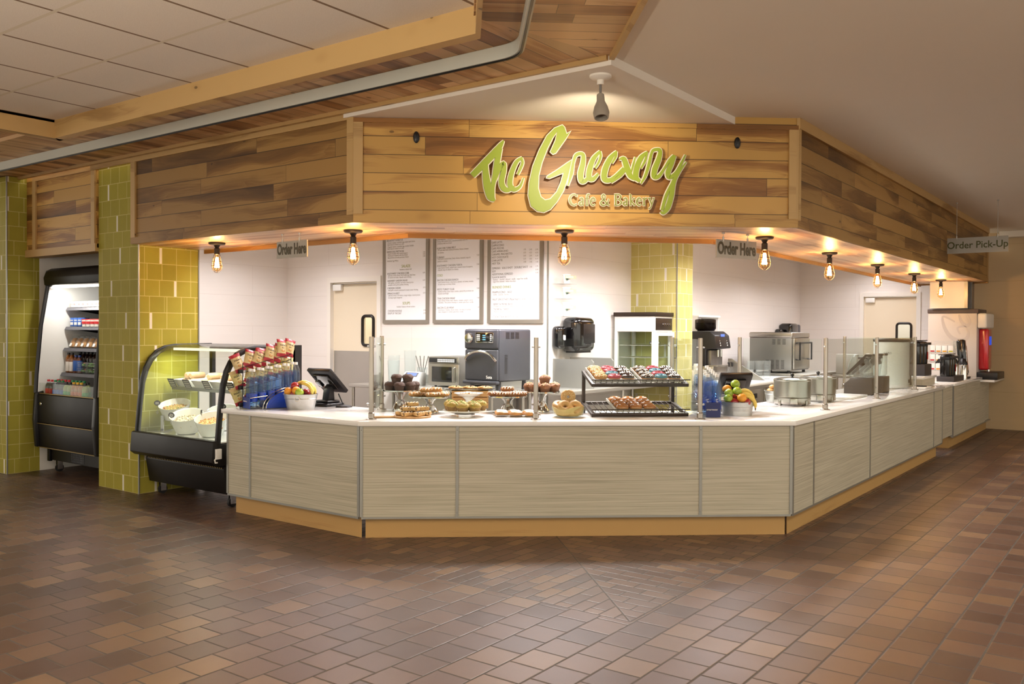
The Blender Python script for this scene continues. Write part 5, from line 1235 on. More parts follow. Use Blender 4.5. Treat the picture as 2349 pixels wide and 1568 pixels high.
for i, (r, f, z, ry, rz) in enumerate(((.07, -.02, .205, .25, -.75), (.085, -.05, .17, .5, -.85), (.10, -.0, .185, .5, -.6), (.105, -.07, .14, .7, -.95))):
    fr_put('banana', (*rel(tb2, r, f), TOP + z), '%s banana from the top at the right of the round tub' % ORD[i], G2, (0, ry, rz))
p_ = FW * 7.80 + RT * 1.945; till((p_.x, p_.y, TOP), HEAD, 'black till terminal seen from behind next to the round fruit tub', .28)

# --- soup kettles
def kettle(loc, label):
    k = thing('soup_kettle', label, 'kettle', loc, .4, 'steel soup kettles')
    MB().lathe(((0, .012), (.168, .012), (.172, .018), (.172, .07), (.165, .075), (0, .075)), n=40).build('base_ring', M['steel'], k)
    for i in range(4):
        a = PI / 4 + i * PI / 2; MB().box(-.018, .018, -.012, .012, 0, .05, .004, 2, Matrix.Translation((.165 * math.cos(a), .165 * math.sin(a), 0)) @ Matrix.Rotation(a, 4, 'Z')).build('foot', 'steel', k)
    MB().lathe(((0, .0755), (.166, .0755), (.172, .08), (.174, .232), (.18, .238), (.18, .243), (0, .243)), n=44).build('pot', 'steel', k)
    l = MB().lathe(((0, .2435), (.172, .2435), (.172, .25), (.12, .262), (.04, .268), (0, .268)), n=44).build('lid', 'chrome', k)
    MB().cyl((0, 0, .268), .008, .012, 10).sphere((0, 0, .288), .018, 12).build('knob', 'blackp', l)
    MB().box(-.25, -.165, -.035, .035, .02, .075, .006).build('control_box', 'steel', k)
p_ = FW * 8.62 + RT * 2.715; kettle((p_.x, p_.y, TOP), 'front steel soup kettle standing before the guard glass')
p_ = FW * 9.10 + RT * 3.13; kettle((p_.x, p_.y, TOP), 'second steel soup kettle standing behind the guard glass')
bk = tub((8.70, 3.165, TOP), 'galvanised bucket of bread rolls behind the front soup kettle', .078, .098, .12, 1, .4)
MB().torus((-.06, -.07, .09), .016, .0025, 14, 6, Matrix.Rotation(PI/2, 4, 'X')).build('ring_handle', 'chrome', bk)
pile(lambda l, g: bun(l, g, .034, .04, 'bagel', None, 1.1, name='bread_roll', cat='roll', seed=3), [(-.045, -.02, TOP + .10, 0, 'at the left of the bucket'), (.035, -.035, TOP + .10, 1, 'at the front of the bucket'), (.04, .04, TOP + .10, 2, 'at the back of the bucket'), (-.02, .0, TOP + .135, .5, 'on top of the bucket')], 'small bread roll', 'bread rolls in the bucket', (8.70, 3.165))
o = MB().box(0, .62, 0, .30, .001, .022, .004).build('cutting_board', 'whitep'); o.location = (9.55, 2.66, TOP); tag(o, 'white cutting board lying between the kettles and the blenders', 'board')

# --- blenders with clear hoods
M['blender_base'] = mat('blender_base', '2F2C2B', .45, 0., .1, 10); M['hood'] = clear('clear_hood', 'F4F7F6', .25, .03, .06, 'E8ECEA')
def blender(x, y, label):
    b = thing('blender', label, 'blender', (x, y, TOP), 0, 'blenders in clear hoods')
    YZ = Matrix(((0, 0, 1, 0), (1, 0, 0, 0), (0, 1, 0, 0), (0, 0, 0, 1)))
    MB().prism([(0, .0), (.31, 0), (.31, .12), (.26, .16), (.24, .19), (0, .19)], 0, .26, YZ, .006).build('base', 'blender_base', b)
    MB().prism([(.03, 0), (.06, 0), (.06, .02), (.03, .02)], .26, .275, YZ).build('switch', 'whitep', b)
    MB().prism([(.02, .195), (.255, .195), (.285, .24), (.27, .36), (.22, .455), (.05, .455), (.02, .43)], .02, .24, YZ, .012).build('hood', 'hood', b)
    for sx_ in (.01, .236): MB().prism([(.02, .43), (.02, .455), (.08, .455), (.29, .235), (.28, .215), (.14, .34), (.12, .32), (.09, .335), (.1, .38), (.075, .43)], sx_, sx_ + .014, YZ).cyl((sx_, .10, .345), .016, .016, 12, M4=Matrix.Rotation(PI/2, 4, 'Y')).build('hinge_arm', 'blackp', b)
    MB().lathe(((0, .2), (.045, .2), (.07, .38), (.072, .40), (.068, .40), (.042, .206), (0, .206)), c=(.13, .12, 0), n=24).build('jug', 'pet', b)
    MB().lathe(((0, .401), (.072, .401), (.07, .42), (0, .42)), c=(.13, .12, 0), n=24).build('jug_lid', 'blackp', b)
blender(10.36, 2.66, 'near blender in its clear hood beside the cutting board'); blender(10.86, 2.66, 'far blender in its clear hood before the iced tea urn')
# --- tea urn
M['lace'] = None
def lace():
    n = NT('frosted_lace_steel'); v = n.vor(n.objc(), 110.); g = n.lt(v, .4)
    c = n.mix(g, 'E6E8E6', 'D3D6D4'); n.bsdf(c, .4, .1, None, .5); return n.m
M['lace'] = lace(); ux, uy = 12.03, 2.86
ur = thing('iced_tea_urn', 'big frosted drum shaped iced tea urn with black lid', 'urn', (ux, uy, TOP), 0)
MB().lathe(((0, .003), (.205, .003), (.21, .01), (.212, .58), (.2, .585), (0, .585)), n=56).build('drum', 'lace', ur)
MB().lathe(((0, .586), (.216, .586), (.22, .592), (.22, .615), (.2, .625), (0, .628)), n=48).build('lid', 'blackp', ur)
MB().box(-.02, .02, -.24, -.205, .07, .11, .005).cyl((0, -.23, .11), .01, .06, 10).cyl((0, -.235, .04), .012, .04, 10).build('tap', 'blackp', ur)
MB().box(.19, .225, -.11, -.09, .54, .6, .004).build('lid_clip', 'steel', ur)
a0 = math.atan2(-uy, -ux); Tt = Matrix.Translation((.2135 * math.cos(a0), .2135 * math.sin(a0), .42)) @ Matrix.Rotation(a0 + PI/2, 4, 'Z') @ Matrix.Rotation(PI/2, 4, 'X')
text_mesh('lettering', 'TAZO', .036, 'greyp', ur, Tt @ Matrix.Translation((-.045, .01, 0)), .001, 0, 'CENTER')
o = MB().lathe(((0, .001), (.075, .001), (.075, .014), (0, .016)), n=28).build('drip_tray', 'blackp'); o.location = (12.12, 2.53, TOP + .021); tag(o, 'round black drip tray on the white board by the tea urn', 'tray')
o = MB().box(11.98, 12.32, 2.44, 2.6, .0, .02, .003).build('small_board', 'whitep'); o.location = (0, 0, TOP + .0005); tag(o, 'small white board under the round drip tray', 'board')

# --- airpots, beverage counter
def airpot(loc, label, red=False):
    a = thing('airpot', label, 'flask', loc, -PI/2, 'black coffee airpots')
    MB().lathe(((0, .001), (.07, .001), (.072, .01), (.072, .235), (0, .235)), n=24).build('body', 'blackg', a)
    MB().lathe(((.0725, .235), (.074, .24), (.07, .28), (.05, .30), (0, .305)), n=24).box(.0, .115, -.022, .022, .255, .29, .01).box(-.075, .085, -.03, .03, .306, .318, .006, 2, Matrix.Rotation(-.06, 4, 'Y')).build('pump_top', 'blackp', a)
    MB().tube([(-.074, -.05, .25), (-.12, -.05, .19), (-.12, .05, .19), (-.074, .05, .25)], .008, 6).build('carry_handle', 'blackp', a)
    if red: MB().box(.0725, .074, -.03, .03, .06, .16).build('label_card', 'lab_red', a)
M['stand_dk'] = mat('dark_stand', '3B3636', .55, 0., .08, 9)
o = MB().box(12.70, 13.12, 2.6, 2.95, 0, .15, .004).build('airpot_stand', 'stand_dk'); o.location = (0, 0, TOP + .131); tag(o, 'dark box stand under airpots on the pale oak riser', 'stand')
o = MB().box(13.96, 14.72, 2.47, 2.7, 0, .075, .004).build('airpot_stand', 'stand_dk'); o.location = (0, 0, .9145); tag(o, 'low dark box stand under airpots on the beverage counter', 'stand')
for i, x in enumerate((12.79, 12.945, 13.10)): airpot((x, 2.74 - .01 * i, TOP + .281), '%s black airpot from the left on the riser block stand' % ORD[i], i == 2)
for i, x in enumerate((14.04, 14.22, 14.40)): airpot((x, 2.60, .99), '%s black airpot from the left on the low counter stand' % ORD[i], i == 2)
def flask(loc, label, R, H):
    f_ = thing('thermos_flask', label, 'flask', loc, .5, 'steel thermos flasks')
    MB().lathe(((0, .001), (R, .001), (R, H * .68), (R * .96, H * .7), (0, H * .7)), n=24).build('body', 'chrome', f_)
    MB().lathe(((R * 1.01, H * .70), (R * 1.01, H * .78), (R * .7, H * .92), (R * .45, H), (0, H)), n=24).build('stopper', 'blackp', f_)
    MB().tube([(R * .9, 0, H * .78), (R * 1.8, 0, H * .74), (R * 1.8, 0, H * .4), (R * .95, 0, H * .32)], .011, 8).build('handle', 'blackp', f_)
flask((15.0, 2.53, .9145), 'tall steel thermos flask at the counter edge', .06, .31); flask((14.62, 2.58, .99), 'short steel thermos flask at the end of the low stand', .05, .24)
tr_ = thing('tea_rack', 'wire rack of tea boxes against the white drinks machine', 'rack', (15.35, 2.72, .9145))
MB().tube([(0, 0, 0), (0, 0, .52), (0, .36, .52), (0, .36, 0)], .004, 6).tube([(.14, 0, 0), (.14, 0, .56), (.14, .36, .56), (.14, .36, 0)], .004, 6).box(0, .14, 0, .36, .10, .105).box(0, .14, 0, .36, .24, .245).box(0, .14, 0, .36, .38, .385).build('frame', 'chrome', tr_)
TC = [mat('tea_print_%s' % c, c, .5, 0., .03) for c in ('B8343C', 'D8923C', 'E0A83C', 'C9C24A')]
for k in range(3):
    for j in range(4):
        b = thing('tea_box', '%s tea box from the left in the %s row of the tea rack' % (ORD[j], ('bottom', 'middle', 'top')[k]), 'tea box', (15.36, 3.075 - j * .088, .9145 + .1055 + k * .14), 0, 'tea boxes in the rack')
        MB().box(0, .11, -.08, 0, .0005, .115, .003).build('carton', 'paper', b); MB().box(-.001, .0, -.07, -.01, .012, .035).build('printed_panel', TC[j], b)
cdp = thing('cup_dispenser', 'tall black leaning lid dispenser beside the drinks machine', 'dispenser', (15.20, 2.55, .9145), 0)
Tl = Matrix.Rotation(-.08, 4, 'X')
MB().box(-.07, .07, -.06, .06, .03, .60, .03, 3, Tl).build('housing', 'blackg', cdp); MB().box(-.045, .045, -.068, -.06, .08, .50, .004, 2, Tl).build('window', 'chrome', cdp); MB().box(-.09, .09, -.08, .08, .001, .03, .006).build('base', 'blackp', cdp); MB().box(-.08, .06, .061, .1, .1, .58, .01, 2, Tl).build('cup_sleeve', 'pet', cdp)
# --- drinks machine
dm = thing('drinks_machine', 'white soda fountain machine with red dispenser head at the far end', 'drinks machine', (0, 0, 0)); M['soda_red'] = mat('soda_red', 'D4202A', .2, 0., .05, 8, coat=.5)
MB().box(15.84, 16.6, 2.48, 3.2, .873, 1.93, .008).build('cabinet', mat('machine_white', 'DAD3CB', .4, 0., .03, 6), dm)
MB().box(15.83, 16.62, 2.46, 3.21, 1.931, 2.0, .01).build('top_cap', mat('machine_cap', '5A4C46', .5, 0., .05, 6), dm)
MB().box(15.85, 16.58, 2.34, 2.479, 1.69, 1.93, .03, 4).build('head', 'whitep', dm)
h = MB().box(16.02, 16.36, 2.34, 2.479, 1.02, 1.68, .03, 3).build('red_panel', 'soda_red', dm); MB().box(16.1, 16.3, 2.334, 2.34, 1.42, 1.56, .002).build('screen', emit('soda_screen', '3A4FC0', .8), h)
MB().cyl((16.19, 2.36, .98), .02, .045, 12).build('nozzle', 'chrome', dm); MB().box(15.86, 16.56, 2.18, 2.479, .873, .99, .01).build('drip_tray', 'blackp', dm)
wm = mat('watermark', 'CDC6C0', .45, 0., .02, 6)
def stroke3(pts, M4, mb, z0, z1):
    """variable width ribbon: points (x, y, w) in a plane, extruded z0..z1"""
    P_ = [Vector(p[:2]) for p in pts]; fine = []
    n_ = len(P_)
    for i in range(n_ - 1):
        a, b, c, d = P_[max(i-1, 0)], P_[i], P_[i+1], P_[min(i+2, n_-1)]
        for k in range(5):
            t = k / 5; q = .5 * ((2 * b) + (c - a) * t + (2*a - 5*b + 4*c - d) * t*t + (3*b - a - 3*c + d) * t**3)
            fine.append((q, pts[i][2] * (1 - t) + pts[i+1][2] * t))
    fine.append((P_[-1], pts[-1][2])); L = []; R = []
    for i, (q, w) in enumerate(fine):
        dd = fine[min(i+1, len(fine)-1)][0] - fine[max(i-1, 0)][0]; dd = dd.normalized() if dd.length > 1e-9 else Vector((1, 0)); nn = Vector((-dd.y, dd.x)) * w / 2; L.append(q + nn); R.append(q - nn)
    v = [[mb.bm.verts.new(M4 @ Vector((p.x, p.y, z))) for p in row] for row, z in ((L, z0), (R, z0), (L, z1), (R, z1))]; N = len(L)
    for i in range(N - 1):
        for a, b in ((0, 1), (1, 3), (3, 2), (2, 0)): mb.bm.faces.new((v[a][i], v[a][i+1], v[b][i+1], v[b][i]))
    for i in (0, N - 1): mb.bm.faces.new((v[0][i], v[1][i], v[3][i], v[2][i]))
mb = MB(); Fm = Matrix(((0, 0, -1, 15.8385), (-1, 0, 0, 3.2), (0, 1, 0, .873), (0, 0, 0, 1)))
for s_ in ([(.40, .92, .02), (.30, .98, .03), (.22, 1.0, .03), (.24, .85, .05), (.32, .7, .06), (.44, .62, .07), (.56, .64, .06), (.6, .74, .04), (.54, .84, .03), (.44, .82, .03), (.48, .72, .03)],
           [(.46, 1.04, .03), (.5, .92, .05), (.58, .86, .05), (.62, .92, .04), (.58, 1.02, .03)], [(.34, .5, .03), (.32, .38, .05), (.4, .42, .04), (.46, .34, .03)]): stroke3(s_, Fm, mb, 0, .001)
mb.build('swirl_print', wm, dm)
# ================================================================ back kitchen
def worktable(label, x0, x1, y0, y1, z, front, und=True):
    t = thing('work_table', label, 'table', (0, 0, 0))
    MB().box(x0, x1, y0, y1, z - .04, z, .004).build('table_top', 'steel_table', t)
    for x in (x0 + .04, (x0 + x1) / 2, x1 - .04):
        for y in (y0 + .04, y1 - .04): MB().cyl((x, y, 0), .02, z - .041, 12).build('leg', 'steel', t)
    if und: MB().box(x0 + .03, x1 - .03, y0 + .03, y1 - .03, .28, .3).build('under_shelf', 'steel_table', t)
    return t
wt = worktable('stainless work table under the microwave and dark oven', 7.55, 8.33, 5.83, 8.05, .96, 'x', False)
MB().box(8.315, 8.332, 5.83, 7.5, .961, 1.06).build('splashback', 'steel_table', wt)
worktable('stainless table along the white wall under the glass warming cabinet', 7.75, 10.26, 5.02, 5.64, .98, 'y')
o = MB().box(7.62, 7.68, 6.05, 7.3, .1, .9).box(7.69, 8.28, 6.05, 7.3, .1, .9).build('undercounter_fridge', 'steel_table'); tag(o, 'stainless undercounter fridge below the work table', 'fridge')
def splash(x, y0, y1, z0, z1, label):
    o = MB().prism([(y0, z0), (y1, z0), (y1, z1), (y0 + .03, z1), (y0, z1 - .03)], 0, .012, Matrix(((0, 0, 1, x), (1, 0, 0, 0), (0, 1, 0, 0), (0, 0, 0, 1)))).build('splash_panel', 'steel_table'); tag(o, label, 'panel')
splash(8.42, 5.1, 5.64, .981, 1.30, 'upright steel splash panel nearest the towel dispenser'); splash(8.78, 5.06, 5.64, .981, 1.31, 'upright steel splash panel second from the towel dispenser')
# microwave
mw = thing('microwave', 'small stainless microwave left of the dark oven', 'microwave', (7.80, 6.50, .9605))
MB().box(0, .5, 0, .46, .015, .35, .006).build('cabinet', 'darksteel', mw); MB().box(-.02, -.001, .002, .458, .27, .348, .004).build('control_strip', 'steel', mw)
MB().box(-.0225, -.02, .03, .44, .283, .335, .003).build('key_panel', 'blackp', mw); mb = MB()
for r in range(2):
    for k in range(10): mb.box(-.024, -.0225, .06 + k * .026, .08 + k * .026, .29 + r * .02, .303 + r * .02)
mb.build('keys', 'whitep', mw)
d = MB().box(-.02, -.001, .002, .458, .018, .268, .004).build('door', 'steel', mw); MB().box(-.0225, -.02, .10, .40, .06, .235, .004).build('window', 'blackg', d); MB().tube([(-.02, .055, .06), (-.05, .055, .07), (-.05, .055, .22), (-.02, .055, .23)], .009, 8).build('handle', 'steel', d)
for y in (.05, .41): MB().cyl((.06, y, 0), .015, .015, 10).build('foot', 'blackp', mw)
# speed oven
ov = thing('speed_oven', 'tall charcoal countertop speed oven with arched silver handle', 'oven', (7.40, 5.62, .9605))
MB().box(0, .56, 0, .46, .115, .67, .02, 3).build('cabinet', 'charcoal', ov); MB().box(-.035, -.001, .003, .457, .46, .668, .02, 3).build('control_head', 'charcoal', ov); MB().box(-.04, -.036, .06, .30, .525, .635, .004).build('control_bezel', 'chrome', ov)
MB().box(-.0425, -.04, .07, .29, .535, .625, .002).build('display', 'blackg', ov); mb = MB()
for k in range(3): mb.box(-.044, -.0425, .16, .2, .555 + k * .022, .564 + k * .022)
mb.build('display_text', emit('oven_display', '7FC4E8', 1.2), ov); mb = MB()
for k in range(4):
    for j in range(3): mb.box(-.044, -.0425, .235 + j * .016, .246 + j * .016, .55 + k * .018, .56 + k * .018)
for k in range(4): mb.box(-.044, -.0425, .08, .1, .55 + k * .018, .56 + k * .018)
mb.build('keys', 'whitep', ov)
MB().lathe(((0, 0), (.055, 0), (.055, .012), (.045, .022), (0, .024)), n=28, M4=Matrix.Translation((-.035, .385, .575)) @ Matrix.Rotation(-PI/2, 4, 'Y')).build('dial', 'chrome', ov)
dd = MB().box(-.03, -.001, .01, .45, .13, .452, .012, 3).build('door', 'charcoal', ov)
pts = [(-.055, .42 - .38 * k / 12, .36 + .075 * math.sin(PI * k / 12) ** .6) for k in range(13)]
MB().tube([(-.03, .425, .34)] + pts + [(-.03, .035, .34)], .016, 10).build('handle', 'chrome', dd)
text_mesh('lettering', 'Sota', .045, 'paper', dd, face_x(-.031, .16, .15), .001)
MB().box(-.06, 0, .0, .46, .09, .125, .012).build('crumb_ledge', 'charcoal', ov); mb = MB()
for c in range(3):
    for k in range(6): mb.box(.10 + c * .085, .165 + c * .085, -.0015, .0, .57 + k * .012, .576 + k * .012)
for k in range(13): mb.box(.08, .13, -.0015, 0, .2 + k * .016, .207 + k * .016)
mb.build('side_vents', 'blackp', ov)
for x in (.05, .5):
    for y in (.05, .41): MB().cyl((x, y, 0), .028, .115, 14, .022).build('leg', 'charcoal', ov)
# scale, containers, tongs
scl = thing('counter_scale', 'white label scale with blue display left of the microwave', 'scale', (7.72, 7.12, .9605))
xzprism(MB(), [(-.02, .0), (.20, 0), (.20, .15), (.12, .16)], 0, .26, .006).build('body', 'whitep', scl); Ts = Matrix.Translation((.05, .13, .0805)) @ Matrix.Rotation(math.radians(-48.8), 4, 'Y')
MB().box(.03, .09, -.1, .1, .0, .006, .002, 2, Ts).build('display_panel', 'greyp', scl); MB().box(.04, .08, -.085, .07, .0062, .007, 0, 2, Ts).build('display', emit('scale_display', '8C9BE8', 1.2), scl)
def contain(x, y, z, R, H, label, grp, m='pet'):
    c = MB().lathe(((0, .001), (R * .85, .001), (R, H), (R * .97, H), (R * .82, .006), (0, .006)), n=20).build('clear_container', m); c.location = (x, y, z); tag(c, label, 'container', grp)
for i, (x, y, H) in enumerate(((8.1, 7.82, .34), (7.95, 7.68, .28), (8.18, 7.62, .4))): contain(x, y, .961, .075, H, '%s clear container left of the scale on the work table' % ORD[i], 'clear containers by the scale')
tg = thing('utensil_bin', 'clear bin of steel tongs behind the label scale', 'bin', (8.12, 7.36, .961)); MB().lathe(((0, .001), (.05, .001), (.065, .2), (.062, .2), (.046, .006), (0, .006)), n=18).build('bin', 'pet', tg); mb = MB()
for k in range(4): mb.tube([(0, .01 * k - .015, .02), (-.03 + .02 * k, .08 - .05 * k, .34)], .006, 6)
mb.build('tongs', 'chrome', tg)
# towel and soap dispensers on the wall
tw = thing('towel_dispenser', 'large glossy black paper towel dispenser on the white wall', 'dispenser', (8.62, 5.67, 1.375)); MB().box(0, .40, -.24, -.001, 0, .40, .07, 5).build('cover', 'blackg', tw); MB().box(.12, .37, -.2412, -.238, .1, .32, .001).build('front_window', 'blackp', tw); MB().box(.05, .35, -.2, -.04, -.012, .01, .004).build('slot', 'blackp', tw)
sd = thing('soap_dispenser', 'small glossy black soap dispenser beside the towel dispenser', 'dispenser', (8.42, 5.67, 1.41)); MB().box(0, .16, -.13, -.001, 0, .26, .045, 5).build('cover', 'blackg', sd); MB().box(.06, .1, -.135, -.125, .1, .16, .012, 3).build('lever', 'whitep', sd)
for i, (z, h, t_) in enumerate(((2.155, .105, '12 OUNCE'), (1.985, .13, '16 OUNCE'), (1.785, .155, '20 OUNCE'))):
    c = thing('size_cup', '%s paper cup from the top on the wall bracket' % ('smallest', 'medium', 'largest')[i], 'cup', (8.56, 5.55, z), 0, 'display cups on the wall')
    MB().lathe(((0, 0), (.034, 0), (.046, h - .012), (0, h - .012)), n=20).build('cup', 'whitep', c); MB().lathe(((0, h), (.046, h), (.05, h - .006), (.05, h - .014), (.046, h - .014)), n=20).build('lid', 'whitep', c)
    MB().lathe(((0, 0), (.017, 0), (.017, .001), (0, .001)), n=18, M4=Matrix.Translation((-.033, -.028, h * .5)) @ Matrix.Rotation(-2.45, 4, 'Z') @ Matrix.Rotation(PI/2, 4, 'Y')).build('round_emblem', mat('emblem_green', '6F8F80', .5) if i == 0 else bpy.data.materials['emblem_green'], c)
    br = MB().box(8.44, 8.70, 5.5, 5.669, z - .006, z - .001).build('cup_bracket', 'pet'); tag(br, 'clear wall bracket under the %s paper cup' % ('smallest', 'medium', 'largest')[i], 'bracket', 'clear cup brackets')
    cl_ = MB().box(8.45, 8.68, 5.496, 5.4995, z + h * .52, z + h * .52 + .04).build('size_strip', mat('strip_tan', 'D8CFB0', .5) if i == 0 else bpy.data.materials['strip_tan'], br)
    text_mesh('lettering', t_, .032, 'paper', br, face_y(8.465, 5.495, z + h * .52 + .008), .001)
# warming cabinet
wc = thing('warming_cabinet', 'white framed glass warming cabinet with dark top before the green pillar', 'cabinet', (9.78, 5.06, .9805)); W_, D_, H_ = .48, .56, .87
MB().box(0, W_, 0, D_, 0, .06, .004).build('base', 'steel', wc); MB().box(-.015, W_ + .01, -.015, D_ + .01, H_ - .05, H_, .004).build('top_cap', 'bronze', wc); MB().box(0, W_, 0, D_, H_ - .24, H_ - .051, .003).build('upper_housing', 'whitep', wc)
for x, y in ((0, 0), (W_ - .04, 0), (0, D_ - .04), (W_ - .04, D_ - .04)): MB().box(x, x + .04, y, y + .04, .061, H_ - .241).build('corner_post', 'whitep', wc)
MB().box(.015, .02, .04, D_ - .04, .061, H_ - .245).box(W_ - .02, W_ - .015, .04, D_ - .04, .061, H_ - .245).box(.04, W_ - .04, D_ - .02, D_ - .015, .061, H_ - .245).build('side_glass', 'glass', wc)
dr = MB().box(.0, W_, -.03, -.001, .065, .12).box(0, W_, -.03, -.001, H_ - .29, H_ - .245).box(0, .045, -.03, -.001, .12, H_ - .29).box(W_ - .045, W_, -.03, -.001, .12, H_ - .29).build('door', 'whitep', wc); MB().box(.045, W_ - .045, -.018, -.012, .12, H_ - .29).build('door_pane', 'glass', dr); MB().tube([(W_ - .02, -.03, .3), (W_ - .02, -.07, .31), (W_ - .02, -.07, .45), (W_ - .02, -.03, .46)], .009, 8).build('handle', 'greyp', dr)
cp_ = MB().box(.02, W_ - .02, -.008, -.001, H_ - .22, H_ - .07, .002).build('control_panel', 'bronze', wc); mb = MB()
for k in range(4): mb.cyl((.22 + k * .055, -.008, H_ - .15), .014, .012, 12, M4=Matrix.Rotation(PI/2, 4, 'X'))
mb.build('knobs', 'chrome', cp_)
for k in range(3):
    mb = MB(); z = .16 + k * .15
    for i in range(14): mb.tube([(.045, .05 + i * .035, z), (W_ - .045, .05 + i * .035, z)], .002, 5)
    mb.tube([(.045, .04, z), (W_ - .045, .04, z), (W_ - .045, D_ - .05, z), (.045, D_ - .05, z)], .004, 6, True).build('wire_shelf', 'chrome', wc)
for i in range(2):
    o = MB().sphere((0, 0, .028), .03, 12, 1.5, 1., .9).noise(.006, 30, 4 + i).build('foil_parcel', 'chrome'); o.location = (9.98 + i * .16, 5.2, .9805 + .465); tag(o, '%s foil wrapped parcel on the top wire shelf of the warming cabinet' % ('left', 'right')[i], 'parcel', 'foil parcels in the warming cabinet')
# coffee machine corner
worktable('stainless table along the wall under the black coffee machine', 10.8, 13.1, 5.03, 5.64, .96, 'y')
cm = thing('coffee_machine', 'black automatic coffee machine right of the pale green pillar', 'coffee machine', (11.62, 5.1, .9605)); CMX = .62
MB().box(0, .5, 0, .5, 0, .17, .006).build('drawer_base', 'steel', cm); YZ2 = Matrix(((0, 0, 1, 0), (1, 0, 0, 0), (0, 1, 0, 0), (0, 0, 0, 1)))
MB().prism([(.12, .17), (.5, .17), (.5, .66), (.06, .66), (-.02, .6), (-.05, .42), (.12, .40)], 0, .5, YZ2, .015).build('body', 'blackp', cm)
MB().box(.06, .45, .06, .118, .18, .395, .004).build('brew_front', 'darksteel', cm); MB().cyl((.2, .02, .30), .02, .1, 12).cyl((.3, .02, .30), .02, .1, 12).build('spouts', 'chrome', cm); MB().box(.02, .48, -.06, .11, .171, .185, .003).build('drip_tray', 'steel', cm)
mb = MB()
for r in range(4):
    for s in (.14, .38): mb.sphere((s, -.043 + .008 * r, .46 + r * .03), .011, 10)
mb.build('buttons', 'chrome', cm); MB().box(.2, .3, -.036, -.018, .585, .62, .002, 2).build('display', emit('coffee_display', '6F86E8', 1.2), cm)
MB().lathe(((0, .662), (.13, .662), (.155, .7), (.155, .82), (.13, .835), (0, .838)), c=(.2, .22, 0), n=28).build('bean_hopper', clear('smoked_plastic', '8A8078', .3), cm); MB().lathe(((0, .664), (.12, .664), (.145, .7), (.145, .78), (0, .79)), c=(.2, .22, 0), n=24).build('coffee_beans', mat('coffee_beans', '2C1A10', .5, 0., .4, 60, bump=.6), cm)
o = MB().box(10.84, 11.28, 5.05, 5.5, 0, .13, .004).build('drawer_box', mat('beige_box', 'CFC2AE', .5, 0., .04, 6)); o.location = (0, 0, .9605); tag(o, 'beige drawer box left of the coffee machine', 'box')
cupw = MB().lathe(((0, .09), (.035, .09), (.045, .001), (0, .001)), n=20).build('paper_cup', 'whitep'); cupw.location = (11.15, 5.14, 1.0915); tag(cupw, 'white paper cup upside down on the beige drawer box', 'cup')
for i in range(2):
    sb = thing('syrup_bottle', '%s clear syrup bottle with black pump at the coffee machine' % ('left', 'right')[i], 'bottle', (11.74 + i * .10, 4.92, .96 if False else .9505), 0, 'syrup bottles by the coffee machine'); MB().lathe(((0, .001), (.03, .001), (.032, .14), (.012, .18), (0, .18)), n=16).build('body', 'pet', sb); MB().cyl((0, 0, .18), .012, .05, 10).box(-.04, .01, -.008, .008, .225, .24, .003).build('pump', 'blackp', sb)
wsh = thing('wall_cupboard', 'small white open wall cupboard above the coffee machine', 'cupboard', (0, 0, 0)); MB().box(11.7, 12.44, 5.38, 5.66, 1.58, 1.6).box(11.7, 12.46, 5.36, 5.66, 1.82, 1.85, .004).box(11.7, 11.72, 5.38, 5.66, 1.6, 1.82).box(12.42, 12.44, 5.38, 5.66, 1.6, 1.82).box(11.72, 12.42, 5.65, 5.66, 1.6, 1.82).build('carcass', 'whitep', wsh)
# preparation table with sloping lid
pt = thing('prep_table', 'stainless sandwich preparation table with white board and triangular side guard', 'table', (0, 0, 0)); MB().box(10.95, 13.2, 4.42, 4.98, .12, .90, .004).build('cabinet', 'steel_table', pt); MB().box(10.93, 13.2, 4.36, 4.99, .905, .95, .004).build('white_board', 'whitep', pt)
for k in range(3):
    q = MB().box(11.0 + k * .74, 11.7 + k * .74, 4.405, 4.419, .2, .86, .004).build('door', 'steel', pt); MB().box(11.2 + k * .74, 11.45 + k * .74, 4.402, 4.405, .74, .8).build('handle', 'blackp', q)
MB().prism([(4.44, .951), (4.985, .951), (4.985, 1.24), (4.93, 1.24)], 11.85, 11.87, YZ2, .003).build('side_guard', 'darksteel', pt)
for x in (11.05, 13.1):
    for y in (4.5, 4.9): MB().cyl((x, y, 0), .02, .12, 10).build('foot', 'blackp', pt)
# conveyor oven on stand
st_ = thing('equipment_stand', 'stainless stand under the big steel oven', 'stand', (0, 0, 0)); MB().box(13.3, 14.9, 4.3, 5.3, .93, .985, .004).build('top', 'steel_table', st_); MB().box(13.34, 14.86, 4.36, 5.26, .1, .929).build('cabinet', 'steel_table', st_)
for x in (13.4, 14.8):
    for y in (4.42, 5.2): MB().cyl((x, y, 0), .02, .1, 10).build('foot', 'blackp', st_)
bo = thing('steel_oven', 'big brushed steel countertop oven with black looped handle', 'oven', (13.40, 4.62, .986)); MB().box(0, .8, 0, .66, .04, .54, .004).build('cabinet', 'darksteel', bo); MB().box(-.01, .81, -.015, .67, .5405, .625, .02, 3).build('top_cover', 'steel', bo); d = MB().box(.04, .76, -.03, -.001, .06, .53, .006).build('door', 'steel', bo); mb = MB()
for x in (.12, .66): mb.tube([(x, -.03, .46), (x, -.09, .47), (x, -.09, .2), (x, -.03, .21)], .013, 8)
mb.tube([(.12, -.09, .465), (.66, -.09, .465)], .013, 8).build('handle', 'blackp', d); mb = MB()
for c in range(4):
    for k in range(7): mb.box(-.0015, 0, .40 - c * .08 - .05, .40 - c * .08, .07 + k * .02, .078 + k * .02)
for c in range(3):
    for k in range(5): mb.box(-.0015, 0, .3 - c * .08 - .05, .3 - c * .08, .44 + k * .018, .447 + k * .018)
